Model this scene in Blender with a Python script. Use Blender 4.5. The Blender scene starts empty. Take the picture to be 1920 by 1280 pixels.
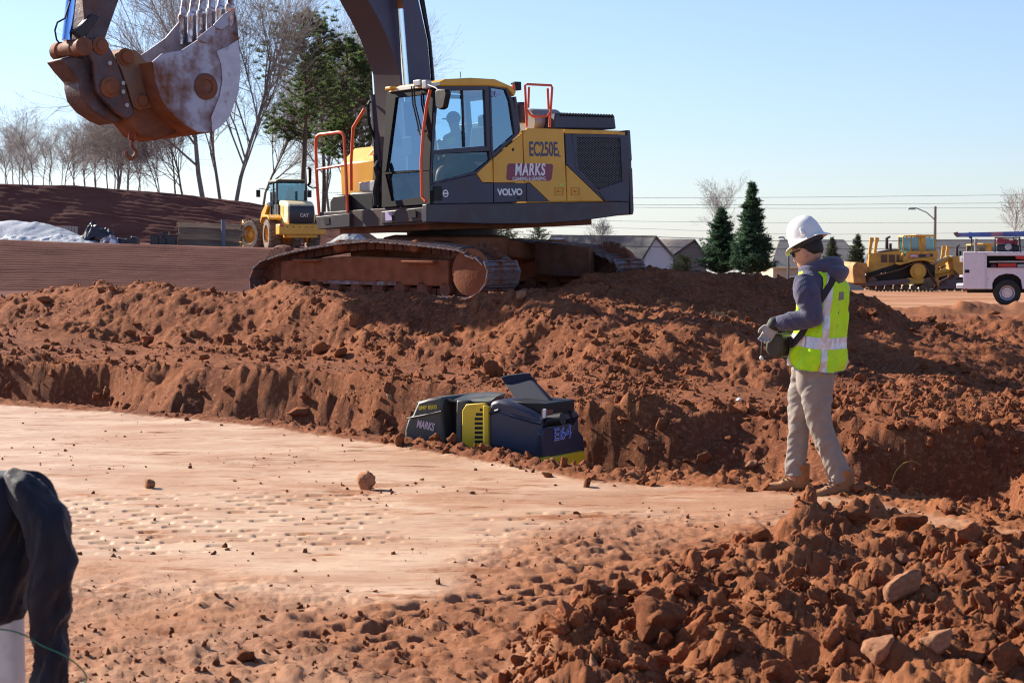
import bpy, bmesh, math, random
import numpy as np
from mathutils import Vector, Matrix, Euler
random.seed(7); rng = np.random.default_rng(7)
sc = bpy.context.scene
C = sc.collection
R = math.radians
# ---------------------------------------------------------------- camera, light, exposure
F = 3500.0; CX, CY = 960.0, 640.0; CAMZ = 1.7
PITCH = math.atan(200/F)
cam = bpy.data.cameras.new('camera'); camo = bpy.data.objects.new('camera', cam); C.objects.link(camo)
cam.sensor_width = 36; cam.lens = 36*F/1920; cam.clip_start = .1; cam.clip_end = 3000
camo.location = (0, 0, CAMZ); camo.rotation_euler = (math.pi/2-PITCH, 0, 0)
cam.dof.use_dof = True; cam.dof.focus_distance = 15.0; cam.dof.aperture_fstop = 9
sc.camera = camo
SUN_EL = 28.0; SUN_AZ = 54.0          # degrees left of straight ahead
sd = Vector((-math.sin(R(SUN_AZ))*math.cos(R(SUN_EL)), math.cos(R(SUN_AZ))*math.cos(R(SUN_EL)), math.sin(R(SUN_EL))))
w = bpy.data.worlds.new('World'); sc.world = w; w.use_nodes = True
wn = w.node_tree; bg = wn.nodes['Background']
sky = wn.nodes.new('ShaderNodeTexSky'); sky.sky_type = 'NISHITA'; sky.sun_disc = False
sky.sun_elevation = R(SUN_EL); sky.sun_rotation = R(-SUN_AZ); sky.air_density = 1.0; sky.dust_density = 0.2; sky.ozone_density = 4.0; sky.altitude = 200
hs = wn.nodes.new('ShaderNodeHueSaturation'); hs.inputs['Saturation'].default_value = .82; tn = wn.nodes.new('ShaderNodeMix'); tn.data_type = 'RGBA'; tn.blend_type = 'MULTIPLY'; tn.inputs[0].default_value = 1; tn.inputs[7].default_value = (.92, .97, 1.15, 1)
wn.links.new(sky.outputs[0], hs.inputs['Color']); wn.links.new(hs.outputs[0], tn.inputs[6]); wn.links.new(tn.outputs[2], bg.inputs[0]); bg.inputs[1].default_value = 0.066
sl = bpy.data.lights.new('sun', 'SUN'); sl.energy = 5.0; sl.angle = R(.53); sl.color = (1, .91, .77)
so = bpy.data.objects.new('sun', sl); C.objects.link(so); so.rotation_euler = sd.to_track_quat('Z', 'Y').to_euler()
sc.view_settings.view_transform = 'Standard'; sc.view_settings.look = 'None'
sc.view_settings.exposure = 1.16; sc.view_settings.gamma = 1; sc.view_settings.use_curve_mapping = False
sc.cycles.filter_width = 1.1; sc.cycles.max_bounces = 6; sc.cycles.transparent_max_bounces = 24
# ---------------------------------------------------------------- photograph geometry -> place geometry (surveying helpers)
cp_, sp_ = math.cos(PITCH), math.sin(PITCH)
def ray(px, py):
    a, b = (px-CX)/F, -(py-CY)/F
    return Vector((a, cp_+b*sp_, -sp_+b*cp_))
CAM = Vector((0, 0, CAMZ))
def atY(px, py, Y):
    d = ray(px, py); return CAM + d*(Y/d.y)
def onz(px, py, z=0.0):
    d = ray(px, py); return CAM + d*((z-CAMZ)/d.z)
def zat(px, py, Y): return atY(px, py, Y).z
# ---------------------------------------------------------------- noise
def _h(ix, iy, s):
    n = (ix.astype(np.int64)*374761393 + iy.astype(np.int64)*668265263 + s*1442695041) & 0xffffffff
    n = ((n ^ (n >> 13))*1274126177) & 0xffffffff
    n = (n ^ (n >> 16))
    n = (n*2246822519) & 0xffffffff
    return ((n ^ (n >> 15)) & 0xffffff)/float(0xffffff)
def vnoise(x, y, s=0):
    ix = np.floor(x); iy = np.floor(y); fx = x-ix; fy = y-iy
    fx = fx*fx*fx*(fx*(fx*6-15)+10); fy = fy*fy*fy*(fy*(fy*6-15)+10)
    a = _h(ix, iy, s); b = _h(ix+1, iy, s); c = _h(ix, iy+1, s); d = _h(ix+1, iy+1, s)
    return (a+(b-a)*fx)*(1-fy) + (c+(d-c)*fx)*fy - .5
def fbm(x, y, s=0, o=4, g=.5):
    r = 0; a = 1.0
    for k in range(o):
        r = r + a*vnoise(x*2**k+17.3*k, y*2**k-9.1*k, s+k); a *= g
    return r
def ridged(x, y, s=0, o=4):
    r = 0; a = 1.0
    for k in range(o):
        r = r + a*(1-np.abs(vnoise(x*2**k+7*k, y*2**k, s+k))*4); a *= .5
    return r*.25
def lumps(x, y, s, keep=.6):
    """domes of jittered cells, 0..1"""
    ix = np.floor(x); iy = np.floor(y); out = np.zeros_like(x)
    for i in (-1, 0, 1):
        for j in (-1, 0, 1):
            cx = ix+i; cy = iy+j
            k = _h(cx, cy, s+3)
            px_ = cx+.5+(_h(cx, cy, s)-.5)*.9; py_ = cy+.5+(_h(cx, cy, s+1)-.5)*.9
            r = .25+.42*_h(cx, cy, s+2)
            q = 1-((x-px_)**2+(y-py_)**2)/(r*r)
            out = np.maximum(out, np.where((q > 0) & (k < keep), np.sqrt(np.maximum(q, 0))*r*1.5, 0))
    return out
def sstep(a, b, x):
    t = np.clip((x-a)/(b-a), 0, 1); return t*t*(3-2*t)
# ---------------------------------------------------------------- materials
MATS = {}
def mat(name, col, rough=.6, metal=0., spec=.5, noise=0., nscale=8., bump=0., bscale=40., dirt=0., dirtcol=(.19, .075, .035), dscale=3., coat=0., emis=None, col2=None, dthr=.5, stretch=(1, 1, 1)):
    if name in MATS: return MATS[name]
    m = bpy.data.materials.new(name); m.use_nodes = True; nt = m.node_tree; N = nt.nodes; L = nt.links
    b = N['Principled BSDF']; b.inputs['Roughness'].default_value = rough; b.inputs['Metallic'].default_value = metal
    b.inputs['Specular IOR Level'].default_value = spec; b.inputs['Coat Weight'].default_value = coat
    b.inputs['Base Color'].default_value = (*col, 1)
    tc = N.new('ShaderNodeTexCoord'); mp = N.new('ShaderNodeMapping'); mp.inputs['Scale'].default_value = stretch
    L.new(tc.outputs['Object'], mp.inputs[0]); src = mp.outputs[0]
    cur = None
    if noise > 0 or col2:
        n = N.new('ShaderNodeTexNoise'); n.inputs['Scale'].default_value = nscale; n.inputs['Detail'].default_value = 5; L.new(src, n.inputs[0])
        mx = N.new('ShaderNodeMix'); mx.data_type = 'RGBA'
        c2 = col2 if col2 else tuple(c*(1-noise) for c in col); c1 = col if col2 else tuple(min(1, c*(1+noise)) for c in col)
        mx.inputs[6].default_value = (*c1, 1); mx.inputs[7].default_value = (*c2, 1)
        rp = N.new('ShaderNodeMapRange'); rp.inputs[1].default_value = .35; rp.inputs[2].default_value = .65
        L.new(n.outputs[0], rp.inputs[0]); L.new(rp.outputs[0], mx.inputs[0]); cur = mx.outputs[2]
    if dirt > 0:
        n = N.new('ShaderNodeTexNoise'); n.inputs['Scale'].default_value = dscale; n.inputs['Detail'].default_value = 8; n.inputs['Roughness'].default_value = .68; L.new(src, n.inputs[0])
        rp = N.new('ShaderNodeMapRange'); rp.inputs[1].default_value = dthr-.06; rp.inputs[2].default_value = dthr+.14; rp.inputs[4].default_value = dirt
        L.new(n.outputs[0], rp.inputs[0])
        mx = N.new('ShaderNodeMix'); mx.data_type = 'RGBA'; mx.inputs[6].default_value = (*col, 1); mx.inputs[7].default_value = (*dirtcol, 1)
        if cur: L.new(cur, mx.inputs[6])
        L.new(rp.outputs[0], mx.inputs[0]); cur = mx.outputs[2]
        rr = N.new('ShaderNodeMapRange'); rr.inputs[3].default_value = rough; rr.inputs[4].default_value = .9; L.new(rp.outputs[0], rr.inputs[0]); L.new(rr.outputs[0], b.inputs['Roughness'])
        if metal > 0:
            r2 = N.new('ShaderNodeMapRange'); r2.inputs[3].default_value = metal; r2.inputs[4].default_value = 0; L.new(rp.outputs[0], r2.inputs[0]); L.new(r2.outputs[0], b.inputs['Metallic'])
    if cur: L.new(cur, b.inputs['Base Color'])
    if bump > 0:
        n = N.new('ShaderNodeTexNoise'); n.inputs['Scale'].default_value = bscale; n.inputs['Detail'].default_value = 6; L.new(src, n.inputs[0])
        bp = N.new('ShaderNodeBump'); bp.inputs['Strength'].default_value = bump; bp.inputs['Distance'].default_value = .02; L.new(n.outputs[0], bp.inputs['Height']); L.new(bp.outputs[0], b.inputs['Normal'])
    if emis:
        b.inputs['Emission Color'].default_value = (*col, 1); b.inputs['Emission Strength'].default_value = emis
    MATS[name] = m; return m
def glassmat(name, tint, op=.35, refl=.0):
    if name in MATS: return MATS[name]
    m = bpy.data.materials.new(name); m.use_nodes = True; nt = m.node_tree; N = nt.nodes; L = nt.links
    N.remove(N['Principled BSDF']); out = N['Material Output']
    tr = N.new('ShaderNodeBsdfTransparent'); tr.inputs[0].default_value = (*tint, 1)
    gl = N.new('ShaderNodeBsdfGlossy'); gl.inputs['Roughness'].default_value = .03; gl.inputs[0].default_value = (.55, .80, 1, 1)
    df = N.new('ShaderNodeBsdfDiffuse'); df.inputs[0].default_value = (.25, .3, .32, 1)
    ge = N.new('ShaderNodeNewGeometry'); dt = N.new('ShaderNodeVectorMath'); dt.operation = 'DOT_PRODUCT'; L.new(ge.outputs['Incoming'], dt.inputs[0]); L.new(ge.outputs['Normal'], dt.inputs[1])
    def mth(op, a, c=None):
        x = N.new('ShaderNodeMath'); x.operation = op; L.new(a, x.inputs[0])
        if c is not None: x.inputs[1].default_value = c
        return x
    ab = mth('ABSOLUTE', dt.outputs['Value']); om = mth('MULTIPLY_ADD', ab.outputs[0], -1); om.inputs[2].default_value = 1
    pw = mth('POWER', om.outputs[0], 4); ad = mth('MULTIPLY_ADD', pw.outputs[0], .9); ad.inputs[2].default_value = .05+refl
    m1 = N.new('ShaderNodeMixShader'); m1.inputs[0].default_value = op
    L.new(tr.outputs[0], m1.inputs[1]); L.new(df.outputs[0], m1.inputs[2])
    m2 = N.new('ShaderNodeMixShader'); L.new(ad.outputs[0], m2.inputs[0]); L.new(m1.outputs[0], m2.inputs[1]); L.new(gl.outputs[0], m2.inputs[2])
    L.new(m2.outputs[0], out.inputs[0]); MATS[name] = m; return m
# ---------------------------------------------------------------- mesh builder
class MB:
    def __init__(s): s.v = []; s.f = []; s.m = []
    def add(s, vs, fs, m=0):
        o = len(s.v); s.v += [Vector(a) for a in vs]; s.f += [[o+i for i in f] for f in fs]; s.m += [m]*len(fs); return s
    def box(s, c, d, rot=None, m=0, taper=1.0):
        x, y, z = d[0]/2, d[1]/2, d[2]/2; t = taper
        vs = [Vector(p) for p in ((-x,-y,-z),(x,-y,-z),(x,y,-z),(-x,y,-z),(-x*t,-y*t,z),(x*t,-y*t,z),(x*t,y*t,z),(-x*t,y*t,z))]
        if rot is not None:
            M = rot if isinstance(rot, Matrix) else Euler(rot).to_matrix(); vs = [M@v for v in vs]
        c = Vector(c); return s.add([v+c for v in vs], [(0,3,2,1),(4,5,6,7),(0,1,5,4),(1,2,6,5),(2,3,7,6),(3,0,4,7)], m)
    def prism(s, a, b, m=0, caps=True, mside=None):
        """a, b: matching rings of points"""
        n = len(a); f = []
        s.add(list(a)+list(b), [(i, (i+1) % n, n+(i+1) % n, n+i) for i in range(n)], m if mside is None else mside)
        if caps: s.add(a, [tuple(range(n))[::-1]], m); s.add(b, [tuple(range(n))], m)
        return s
    def extr(s, poly, d, m=0, mside=None):
        d = Vector(d); a = [Vector(p) for p in poly]; return s.prism(a, [p+d for p in a], m, True, mside)
    def tube(s, pts, r, n=8, m=0, cap=True):
        pts = [Vector(p) for p in pts]; rs = r if isinstance(r, (list, tuple)) else [r]*len(pts)
        rings = []; up = None
        for i, p in enumerate(pts):
            t = (pts[min(i+1, len(pts)-1)]-pts[max(i-1, 0)]).normalized()
            if up is None: up = t.orthogonal().normalized()
            else:
                up = up - t*up.dot(t); up = up.normalized() if up.length > 1e-6 else t.orthogonal().normalized()
            w_ = t.cross(up); rings.append([p+(up*math.cos(2*math.pi*k/n)+w_*math.sin(2*math.pi*k/n))*rs[i] for k in range(n)])
        o = len(s.v)
        for rg in rings: s.v += rg
        for i in range(len(pts)-1):
            for k in range(n):
                s.f.append([o+i*n+k, o+i*n+(k+1) % n, o+(i+1)*n+(k+1) % n, o+(i+1)*n+k]); s.m.append(m)
        if cap and n > 2:
            s.f.append([o+k for k in range(n)][::-1]); s.m.append(m)
            s.f.append([o+(len(pts)-1)*n+k for k in range(n)]); s.m.append(m)
        return s
    def cyl(s, a, b, r, n=16, m=0): return s.tube([a, b], r, n, m)
    def lathe(s, prof, a, ax, n=24, m=0):
        """prof: (radius, along) list round axis ax from point a"""
        a = Vector(a); ax = Vector(ax).normalized(); u = ax.orthogonal().normalized(); w_ = ax.cross(u); o = len(s.v)
        for r, h in prof:
            s.v += [a+ax*h+(u*math.cos(2*math.pi*k/n)+w_*math.sin(2*math.pi*k/n))*r for k in range(n)]
        for i in range(len(prof)-1):
            for k in range(n):
                s.f.append([o+i*n+k, o+i*n+(k+1) % n, o+(i+1)*n+(k+1) % n, o+(i+1)*n+k]); s.m.append(m)
        return s
    def ball(s, c, r, n=12, m=0, sc_=(1, 1, 1)):
        c = Vector(c); o = len(s.v); k2 = n//2
        for i in range(k2+1):
            th = math.pi*i/k2
            for k in range(n):
                ph = 2*math.pi*k/n
                s.v.append(c+Vector((r*math.sin(th)*math.cos(ph)*sc_[0], r*math.sin(th)*math.sin(ph)*sc_[1], r*math.cos(th)*sc_[2])))
        for i in range(k2):
            for k in range(n):
                s.f.append([o+i*n+k, o+(i+1)*n+k, o+(i+1)*n+(k+1) % n, o+i*n+(k+1) % n]); s.m.append(m)
        return s
    def xf(s, M): s.v = [M@v for v in s.v]; return s
    def mesh(s, name, mats, smooth=False, inv=None):
        me = bpy.data.meshes.new(name)
        vs = [inv@v for v in s.v] if inv is not None else s.v
        me.from_pydata([tuple(v) for v in vs], [], s.f)
        for m_ in mats: me.materials.append(m_)
        me.polygons.foreach_set('material_index', s.m)
        bm = bmesh.new(); bm.from_mesh(me); bmesh.ops.remove_doubles(bm, verts=bm.verts, dist=1e-5); bmesh.ops.recalc_face_normals(bm, faces=bm.faces); bm.to_mesh(me); bm.free()
        if smooth: me.shade_smooth(); me.set_sharp_from_angle(angle=R(35))
        return me
    def build(s, name, mats, parent=None, smooth=True, bevel=0., world=False):
        if not isinstance(mats, (list, tuple)): mats = [mats]
        inv = parent_matrix(parent).inverted() if (world and parent is not None) else None
        o = bpy.data.objects.new(name, s.mesh(name, mats, smooth, inv)); C.objects.link(o); o.parent = parent
        if bevel > 0:
            b = o.modifiers.new('bevel', 'BEVEL'); b.width = bevel; b.segments = 2; b.limit_method = 'ANGLE'; b.angle_limit = R(40); b.harden_normals = False
        return o
def parent_matrix(o):
    M = Matrix.Identity(4)
    while o is not None: M = o.matrix_basis@M; o = o.parent
    return M
def tag(o, label, cat, group=None, kind=None):
    o['label'] = label; o['category'] = cat
    if group: o['group'] = group
    o['kind'] = kind or 'thing'
    return o
def thing(name, M, label, cat, group=None):
    o = bpy.data.objects.new(name, None); C.objects.link(o); o.empty_display_size = .3
    o.matrix_basis = M if isinstance(M, Matrix) else Matrix.Translation(M)
    return tag(o, label, cat, group)
def struct(o): o['kind'] = 'structure'; return o
def copy_tree(o, parent=None):
    c = o.copy(); C.objects.link(c); c.parent = parent
    for ch in [x for x in C.objects if x.parent == o]: copy_tree(ch, c)
    return c
def text(name, body, M, size, m, parent=None, depth=.002, xs=1., sp=1., shear=0., weight=0.):
    cu = bpy.data.curves.new(name, 'FONT'); cu.body = body; cu.size = size; cu.extrude = depth; cu.align_x = 'CENTER'; cu.align_y = 'CENTER'
    cu.space_character = sp; cu.shear = shear; cu.offset = weight
    tmp = bpy.data.objects.new('tmp', cu); me_ = bpy.data.meshes.new_from_object(tmp); bpy.data.objects.remove(tmp); bpy.data.curves.remove(cu)
    me_.name = name; me_.materials.clear(); me_.materials.append(m); o = bpy.data.objects.new(name, me_); C.objects.link(o); o.parent = parent
    o.matrix_basis = M@Matrix.Diagonal((xs, 1, 1, 1)); return o
# ---------------------------------------------------------------- ground: one height function of the place
U = np.array([-900, -300, 0, 130, 190, 250, 300, 380, 440, 465, 540, 625, 700, 790, 860, 930, 1000, 1100, 1200, 1300, 1380, 1430, 1500, 1600, 1650, 1700, 1800, 1920, 2100, 2900.])
def tab(*kv):
    a = np.array(kv, float).reshape(-1, 2); return np.interp(U, a[:, 0], a[:, 1])
lipY = tab(-900,715, -300,738, 0,757, 250,774, 500,797, 700,824, 790,838, 950,862, 1100,893, 1300,902, 1450,909, 1600,925, 1750,948, 1920,980, 2100,1020, 2900,1150)
A_d = np.array([onz(u, p, 0).y for u, p in zip(U, lipY)])
Wt = tab(-900,2.6, 0,2.3, 600,2.2, 1000,2.4, 1400,2.5, 2900,2.6)
D_d = A_d+Wt
Dp = tab(-900,650, 0,668, 200,682, 400,694, 600,703, 800,722, 1000,752, 1200,775, 1400,786, 1600,790, 1800,803, 1920,820, 2100,850, 2900,930)
D_z = np.array([zat(u, p, d) for u, p, d in zip(U, Dp, D_d)])
E_d = D_d+tab(-900,2.4, 600,2.2, 1000,1.9, 1300,1.7, 1500,1.6, 2900,1.5)
Ep = tab(-900,600, 0,622, 200,640, 400,652, 600,664, 800,688, 1000,697, 1200,706, 1400,722, 1500,735, 1600,742, 1800,757, 1920,775, 2900,850)
E_z = np.array([zat(u, p, d) for u, p, d in zip(U, Ep, E_d)])
F_d = E_d+tab(-900,2.4, 400,2.2, 900,1.9, 1100,1.8, 1400,1.4, 1500,1.2, 2900,1.2)
Fp = tab(-900,585, -300,575, 0,560, 130,541, 190,524, 250,535, 300,541, 380,541, 440,546, 465,543, 540,533, 625,541, 700,549, 790,556, 860,560, 930,556, 1000,551, 1100,573, 1200,590, 1300,598, 1380,614, 1430,642, 1500,690, 1600,700, 1700,712, 1920,735, 2900,800)
F_z = np.array([zat(u, p, d) for u, p, d in zip(U, Fp, F_d)])
G_d = F_d+1.3
Gz = tab(-900,.3, 0,.55, 400,.78, 1000,.80, 1200,.72, 1400,.6, 1430,.55, 2900,.3)
H_dn = tab(-900,30, 950,28.5, 1100,27.2, 1200,26.8, 1330,26.4, 1500,26, 1600,25.6, 1700,25, 1800,24.5, 1920,24, 2100,23.5, 2900,22)
wg = sstep(1060, 1250, U); G_d = G_d*(1-wg)+np.maximum(G_d, H_dn-3.2)*wg
G_z = np.minimum(Gz, F_z-.02)
wr = sstep(1420, 1560, U)
G_z = G_z*(1-wr) + np.minimum(F_z+.12, tab(-900,.5, 1400,.4, 1500,.26, 1600,.12, 1700,.0, 1800,-.1, 1920,-.2, 2900,-.4))*wr
H_d = tab(-900,30, 950,28.5, 1100,27.2, 1200,26.8, 1330,26.4, 1500,26, 1600,25.6, 1700,25, 1800,24.5, 1920,24, 2100,23.5, 2900,22)
Hp = tab(1000,520, 1130,500, 1200,494, 1330,502, 1500,524, 1600,538, 1650,556, 1700,590, 1800,611, 1920,648, 2100,695, 2900,800)
H_z = np.array([zat(u, p, d) for u, p, d in zip(U, Hp, H_d)])
Hp = Hp+8
H_z = np.array([zat(u, p, d) for u, p, d in zip(U, Hp, H_d)])
we = sstep(960, 1120, U)
H_z = H_z*we + .78*(1-we); H_z[:3] = .3
I_d = H_d+tab(-900,4, 900,4, 1200,5, 1600,4, 2900,3)
KD = [0*A_d+2.5, A_d-.02, A_d+.28, D_d-1.0, D_d-.34, D_d+.04, E_d, F_d-.25, F_d+.2, G_d, H_d-.25, H_d+.25, I_d]
def plainz(Y): return np.interp(Y, [0, 22, 34, 55, 80, 120, 200, 400, 2500], [0, .05, 0, -.42, -.9, -1.95, -4.2, -9, -70])
KZ = [0*A_d, 0*A_d+.02, 0*A_d-.85, 0*A_d-.95, D_z-.62, D_z, E_z, F_z-.05, F_z-.02, G_z, H_z-.03, H_z-.03, plainz(I_d)]
# left terrace and red hill, in picture columns
hb_u = [-1500, -900, 0, 500, 620, 900]; bench_p = [435, 440, 450, 467, 468, 468]
crest_u = [-1500, -900, -300, 0, 150, 300, 470, 600, 730, 830, 1000]; crest_p = [345, 342, 343, 345, 348, 360, 379, 404, 432, 450, 470]
def Zcol(u, p, Y):
    b = -(p-CY)/F; return CAMZ+Y*(-sp_+b*cp_)/(cp_+b*sp_)
U2 = np.arange(-900, 2901, 10.)
def _sm(a, w=9):
    f = np.interp(U2, U, a); k = np.hanning(w+2)[1:-1]; k /= k.sum(); return np.convolve(np.pad(f, w//2, mode='edge'), k, 'valid')
KD = [_sm(k) for k in KD]; KZ = [_sm(k, 3) for k in KZ]
def base_height(X, Y):
    u = CX+X*F*(cp_)/np.maximum(Y, .5)*1.0
    uu = np.clip(u, -900, 2900)
    kd = [np.interp(uu, U2, k) for k in KD]; kz = [np.interp(uu, U2, k) for k in KZ]
    # irregular line of the trench walls
    slump = sstep(.02, .30, vnoise(X*.62+Y*.10+3.3, Y*.05, 71))
    kd[4] = kd[4]-.75*slump; kd[3] = kd[3]-.55*slump
    wob = fbm(X*.7, Y*.7, 31, 2)*.9
    Yw = Y+np.where((Y > kd[1]+.25) & (Y < kd[6]), 1, 0)*0
    z = kz[0].copy()
    Yq = Y - wob*sstep(0, .6, Y-kd[3])*(1-sstep(0, 1.2, Y-kd[6]))
    for i in range(len(kd)-1):
        t = np.clip((Yq-kd[i])/np.maximum(kd[i+1]-kd[i], .01), 0, 1)
        if i >= 5: t = t*t*(3-2*t)*.5+t*.5
        z = np.where(Yq >= kd[i], kz[i]+(kz[i+1]-kz[i])*t, z)
    far = Y > kd[-1]; z = np.where(far, plainz(Y), z)
    # far mound behind the ridge
    z = z+np.where(Y > 30, 1, 0)*np.exp(-((Y-36)/1.7)**2)*sstep(1130, 1230, u)*(1-sstep(1560, 1640, u))*.35*(1+.25*fbm(X*.4, Y*.4, 9))
    # low spoil humps on the plain at the right
    hr = sstep(1560, 1640, u)*np.where(Y > 24, 1, 0)
    z = z+hr*(np.exp(-((Y-45-1.5*fbm(X*.3, 0*X, 5))/.8)**2)*.24+np.exp(-((Y-31-1.2*fbm(X*.4, 0*X, 6))/.6)**2)*.22+np.exp(-((Y-37)/.7)**2)*.12)*(1+fbm(X*1.2, Y*1.2, 8))
    # left terrace
    tl = 1-sstep(640, 900, u); tl = tl*np.where(Y > 40, 1, 0)
    bz = Zcol(u, np.interp(u, hb_u, bench_p), 82.0)
    fz = Zcol(u, 546.0, 77.5)
    tz = np.where(Y < 82, fz+(bz-fz)*np.clip((Y-77.5)/4.5, 0, 1), bz)
    tz = np.where(Y < 77.5, z+(fz-z)*sstep(45, 75, Y), tz)
    cz = Zcol(u, np.interp(u, crest_u, crest_p), 102.6)
    hz = bz+(np.maximum(cz, bz-.3)-bz)*np.clip((Y-99)/3.6, 0, 1)
    tz = np.where(Y > 99, hz, tz); tz = np.where(Y > 104, hz-(Y-104)*.035, tz)
    z = np.where(Y > 40, z*(1-tl)+np.maximum(tz, z-50)*tl, z)
    return z, u, kd
def pile_mask(u, X, Y, z):
    """clod pile, front right"""
    pu = np.array([-300, 300, 700, 880, 1000, 1120, 1250, 1400, 1520, 1640, 1800, 1920, 2300, 3200.])
    pp = np.array([1500, 1440, 1390, 1290, 1195, 1130, 1085, 1045, 1012, 1004, 1034, 1045, 1075, 1110.])
    foot = CAMZ*F/np.maximum(np.interp(u, pu, pp)-440, 1)           # depth of the pile's far foot on z = 0
    return foot
def height(X, Y, full=True):
    z, u, kd = base_height(X, Y)
    foot = pile_mask(u, X, Y, z); foot = foot+fbm(X*1.3, Y*1.3, 77, 3)*.35
    pm = sstep(0, .55, foot-Y)                                      # 1 inside the pile
    ph = sstep(0, 1.5, foot-Y)*(.17+.08*fbm(X*.7, Y*.7, 41, 3)) + sstep(1100, 1700, u)*pm*.03
    ph = ph+np.exp(-(((u-1620)/150)**2+((Y-(foot-.6))/.4)**2))*.03
    ph = ph*sstep(700, 1150, u)*(1-.45*sstep(1, 4.5, foot-Y)*(1-sstep(1100, 1500, u)))
    pm = pm*sstep(850, 1100, u)
    z = z+ph*np.where(Y < 13, 1, 0)
    # zones
    pad = (Y < kd[1]+.05)
    padm = np.where(pad, 1., 0.)*(1-pm)
    edge = np.exp(-((Y-kd[1]+.12)/.30)**2)*np.where(Y < kd[1]+.3, 1, 0)
    edge = edge*(.55+.45*sstep(200, 1000, u))
    farz = sstep(32, 50, Y)
    track = sstep(0, 1, (CX+640-u)/200)*np.where(Y > 60, 1, 0)
    loose = (1-padm)*(1-farz)
    # churned ground at the bottom of the picture
    b1 = 8.0+.5*np.clip((800-u)/800, 0, 1)+2.2*sstep(700, 1150, u)
    churn = padm*(1-sstep(b1, b1+1.2+fbm(X*.8, Y*.8, 12, 3)*1.6, Y))
    if not full: return z, u, kd, pad, pm, edge, loose, churn
    f1 = fbm(X*1.1, Y*1.1, 1, 5, .55); f2 = fbm(X*5, Y*5, 2, 6, .62)
    L1 = lumps(X*2.2, Y*2.2, 50, .55); L2 = lumps(X*5.5, Y*5.5, 60, .6); L3 = lumps(X*13, Y*13, 70, .65); L4 = lumps(X*27, Y*27, 80, .7)
    shelf = np.where((Y > kd[5]) & (Y < kd[6]), 1, 0)
    wz = np.exp(-((Y-kd[4]+.1)/.45)**2)
    a = loose*(1-.72*shelf)*(1-.45*wz)*(1-.7*pm*np.where(Y < 13, 1, 0))
    rg_ = 1-.6*np.exp(-((Y-kd[10]-.2)/1.6)**2)
    rill = fbm(X*3.2+Y*.9, Y*.9-X*.3, 25, 4, .6)
    z = z+a*(.11*f1*rg_+.040*f2+.05*rill+.030*L1+.040*L2*sstep(-.1, .4, f2+.4*f1)+.022*L3+.010*L4)
    wall = np.where((Y > kd[3]-.2) & (Y < kd[5]+.3), 1, 0)
    z = z+wall*(.10*fbm(X*1.3, Y*1.3, 21, 3)+.04*L2)
    z = z+np.where(Y < 13.5, 1, 0)*pm*sstep(-.1, .9, foot-Y)*(.05*f1+.040*f2+.07*L1+.055*L2+.022*L3+.008*L4)
    z = z+edge*(.03+.03*L2+.035*L3+.02*L4)*(1-.6*pm)
    z = z+churn*(.02*f1*1.5+.022*f2+.018*L3*sstep(-.2, .2, f1)+.012*fbm(X*14, Y*14, 90, 3))
    z = z+padm*(1-churn)*(.010*f1+.0035*fbm(X*3, Y*9, 91, 4)+.0015*fbm(X*22, Y*22, 97, 2))
    # cleat rows pressed into the pad
    ca, sa = math.cos(.20), math.sin(.20)
    def dashes(x0, y0, w_, d_, px_, py_, lx, ly, amp, rot):
        ca, sa = math.cos(rot), math.sin(rot)
        a_ = (X-x0)*ca+(Y-y0)*sa; b_ = -(X-x0)*sa+(Y-y0)*ca
        inside = sstep(0, .25, w_-np.abs(a_))*sstep(0, .3, d_-np.abs(b_))
        row = np.floor(b_/py_); aa = a_+row*px_*.37
        ca_ = np.abs(aa/px_-np.floor(aa/px_)-.5)*px_; cb = np.abs(b_/py_-row-.5)*py_
        keep = _h(np.floor(aa/px_), row, 5) > .25
        return -amp*inside*keep*(1-sstep(lx*.7, lx, ca_))*(1-sstep(ly*.55, ly, cb))
    pd = padm*(1-.5*churn)
    z = z+pd*dashes(-1.85, 11.0, 1.25, 1.25, .19, .17, .066, .032, .020, .12)
    z = z+pd*dashes(.55, 10.6, .9, .9, .21, .19, .060, .032, .018, .10)
    z = z+pd*dashes(1.0, 9.9, .95, .7, .17, .15, .058, .045, .030, .05)
    z = z+padm*dashes(.40, 9.05, 1.9, .42, .155, .15, .062, .055, .036, .89)+padm*dashes(.95, 8.75, 1.5, .28, .15, .15, .062, .055, .038, .89)
    # farther ground: ruts and cleat ribs on the graded slopes
    fz_ = farz*(.05*fbm(X*.35, Y*.35, 14, 4)+.03*fbm(X*.2, Y*1.5, 15, 3))
    z = z+fz_*np.where(Y < 180, 1, 0)
    slope = track*np.where(((Y > 77.5) & (Y < 81.8)), 1, 0)
    z = z+slope*(.034*(np.abs(((Y+.12*fbm(X*.5, Y*.5, 4, 3))/.21) % 1-.5)*2)*(.85+.5*vnoise(X*1.3, Y*3.3, 3)))
    hs = np.where((Y > 99.1) & (Y < 102.6), 1, 0)*track
    q = (Y+X*.10+.2*fbm(X*.4, Y*.4, 44, 3))/.26
    z = z+hs*(.05*(np.abs(q % 1-.5)*2)*(.5+vnoise(X*.9, Y*2, 6))+.05*fbm(X*.8, Y*2, 46, 4))
    return z, u, kd, padm, pm, edge, loose, churn
def rows():
    r = []; y = 2.2
    while y < 2400:
        r.append(y)
        if y < 5.5: y += .12
        elif y < 12.5: y += .032
        elif y < 30: y += .046
        elif y < 34: y += .1
        elif y < 77: y += .28
        elif y < 82.3: y += .045
        elif y < 98.8: y += .5
        elif y < 104: y += .045
        elif y < 200: y += 3
        else: y *= 1.15
    return np.array(r)
ry = rows()
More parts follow.
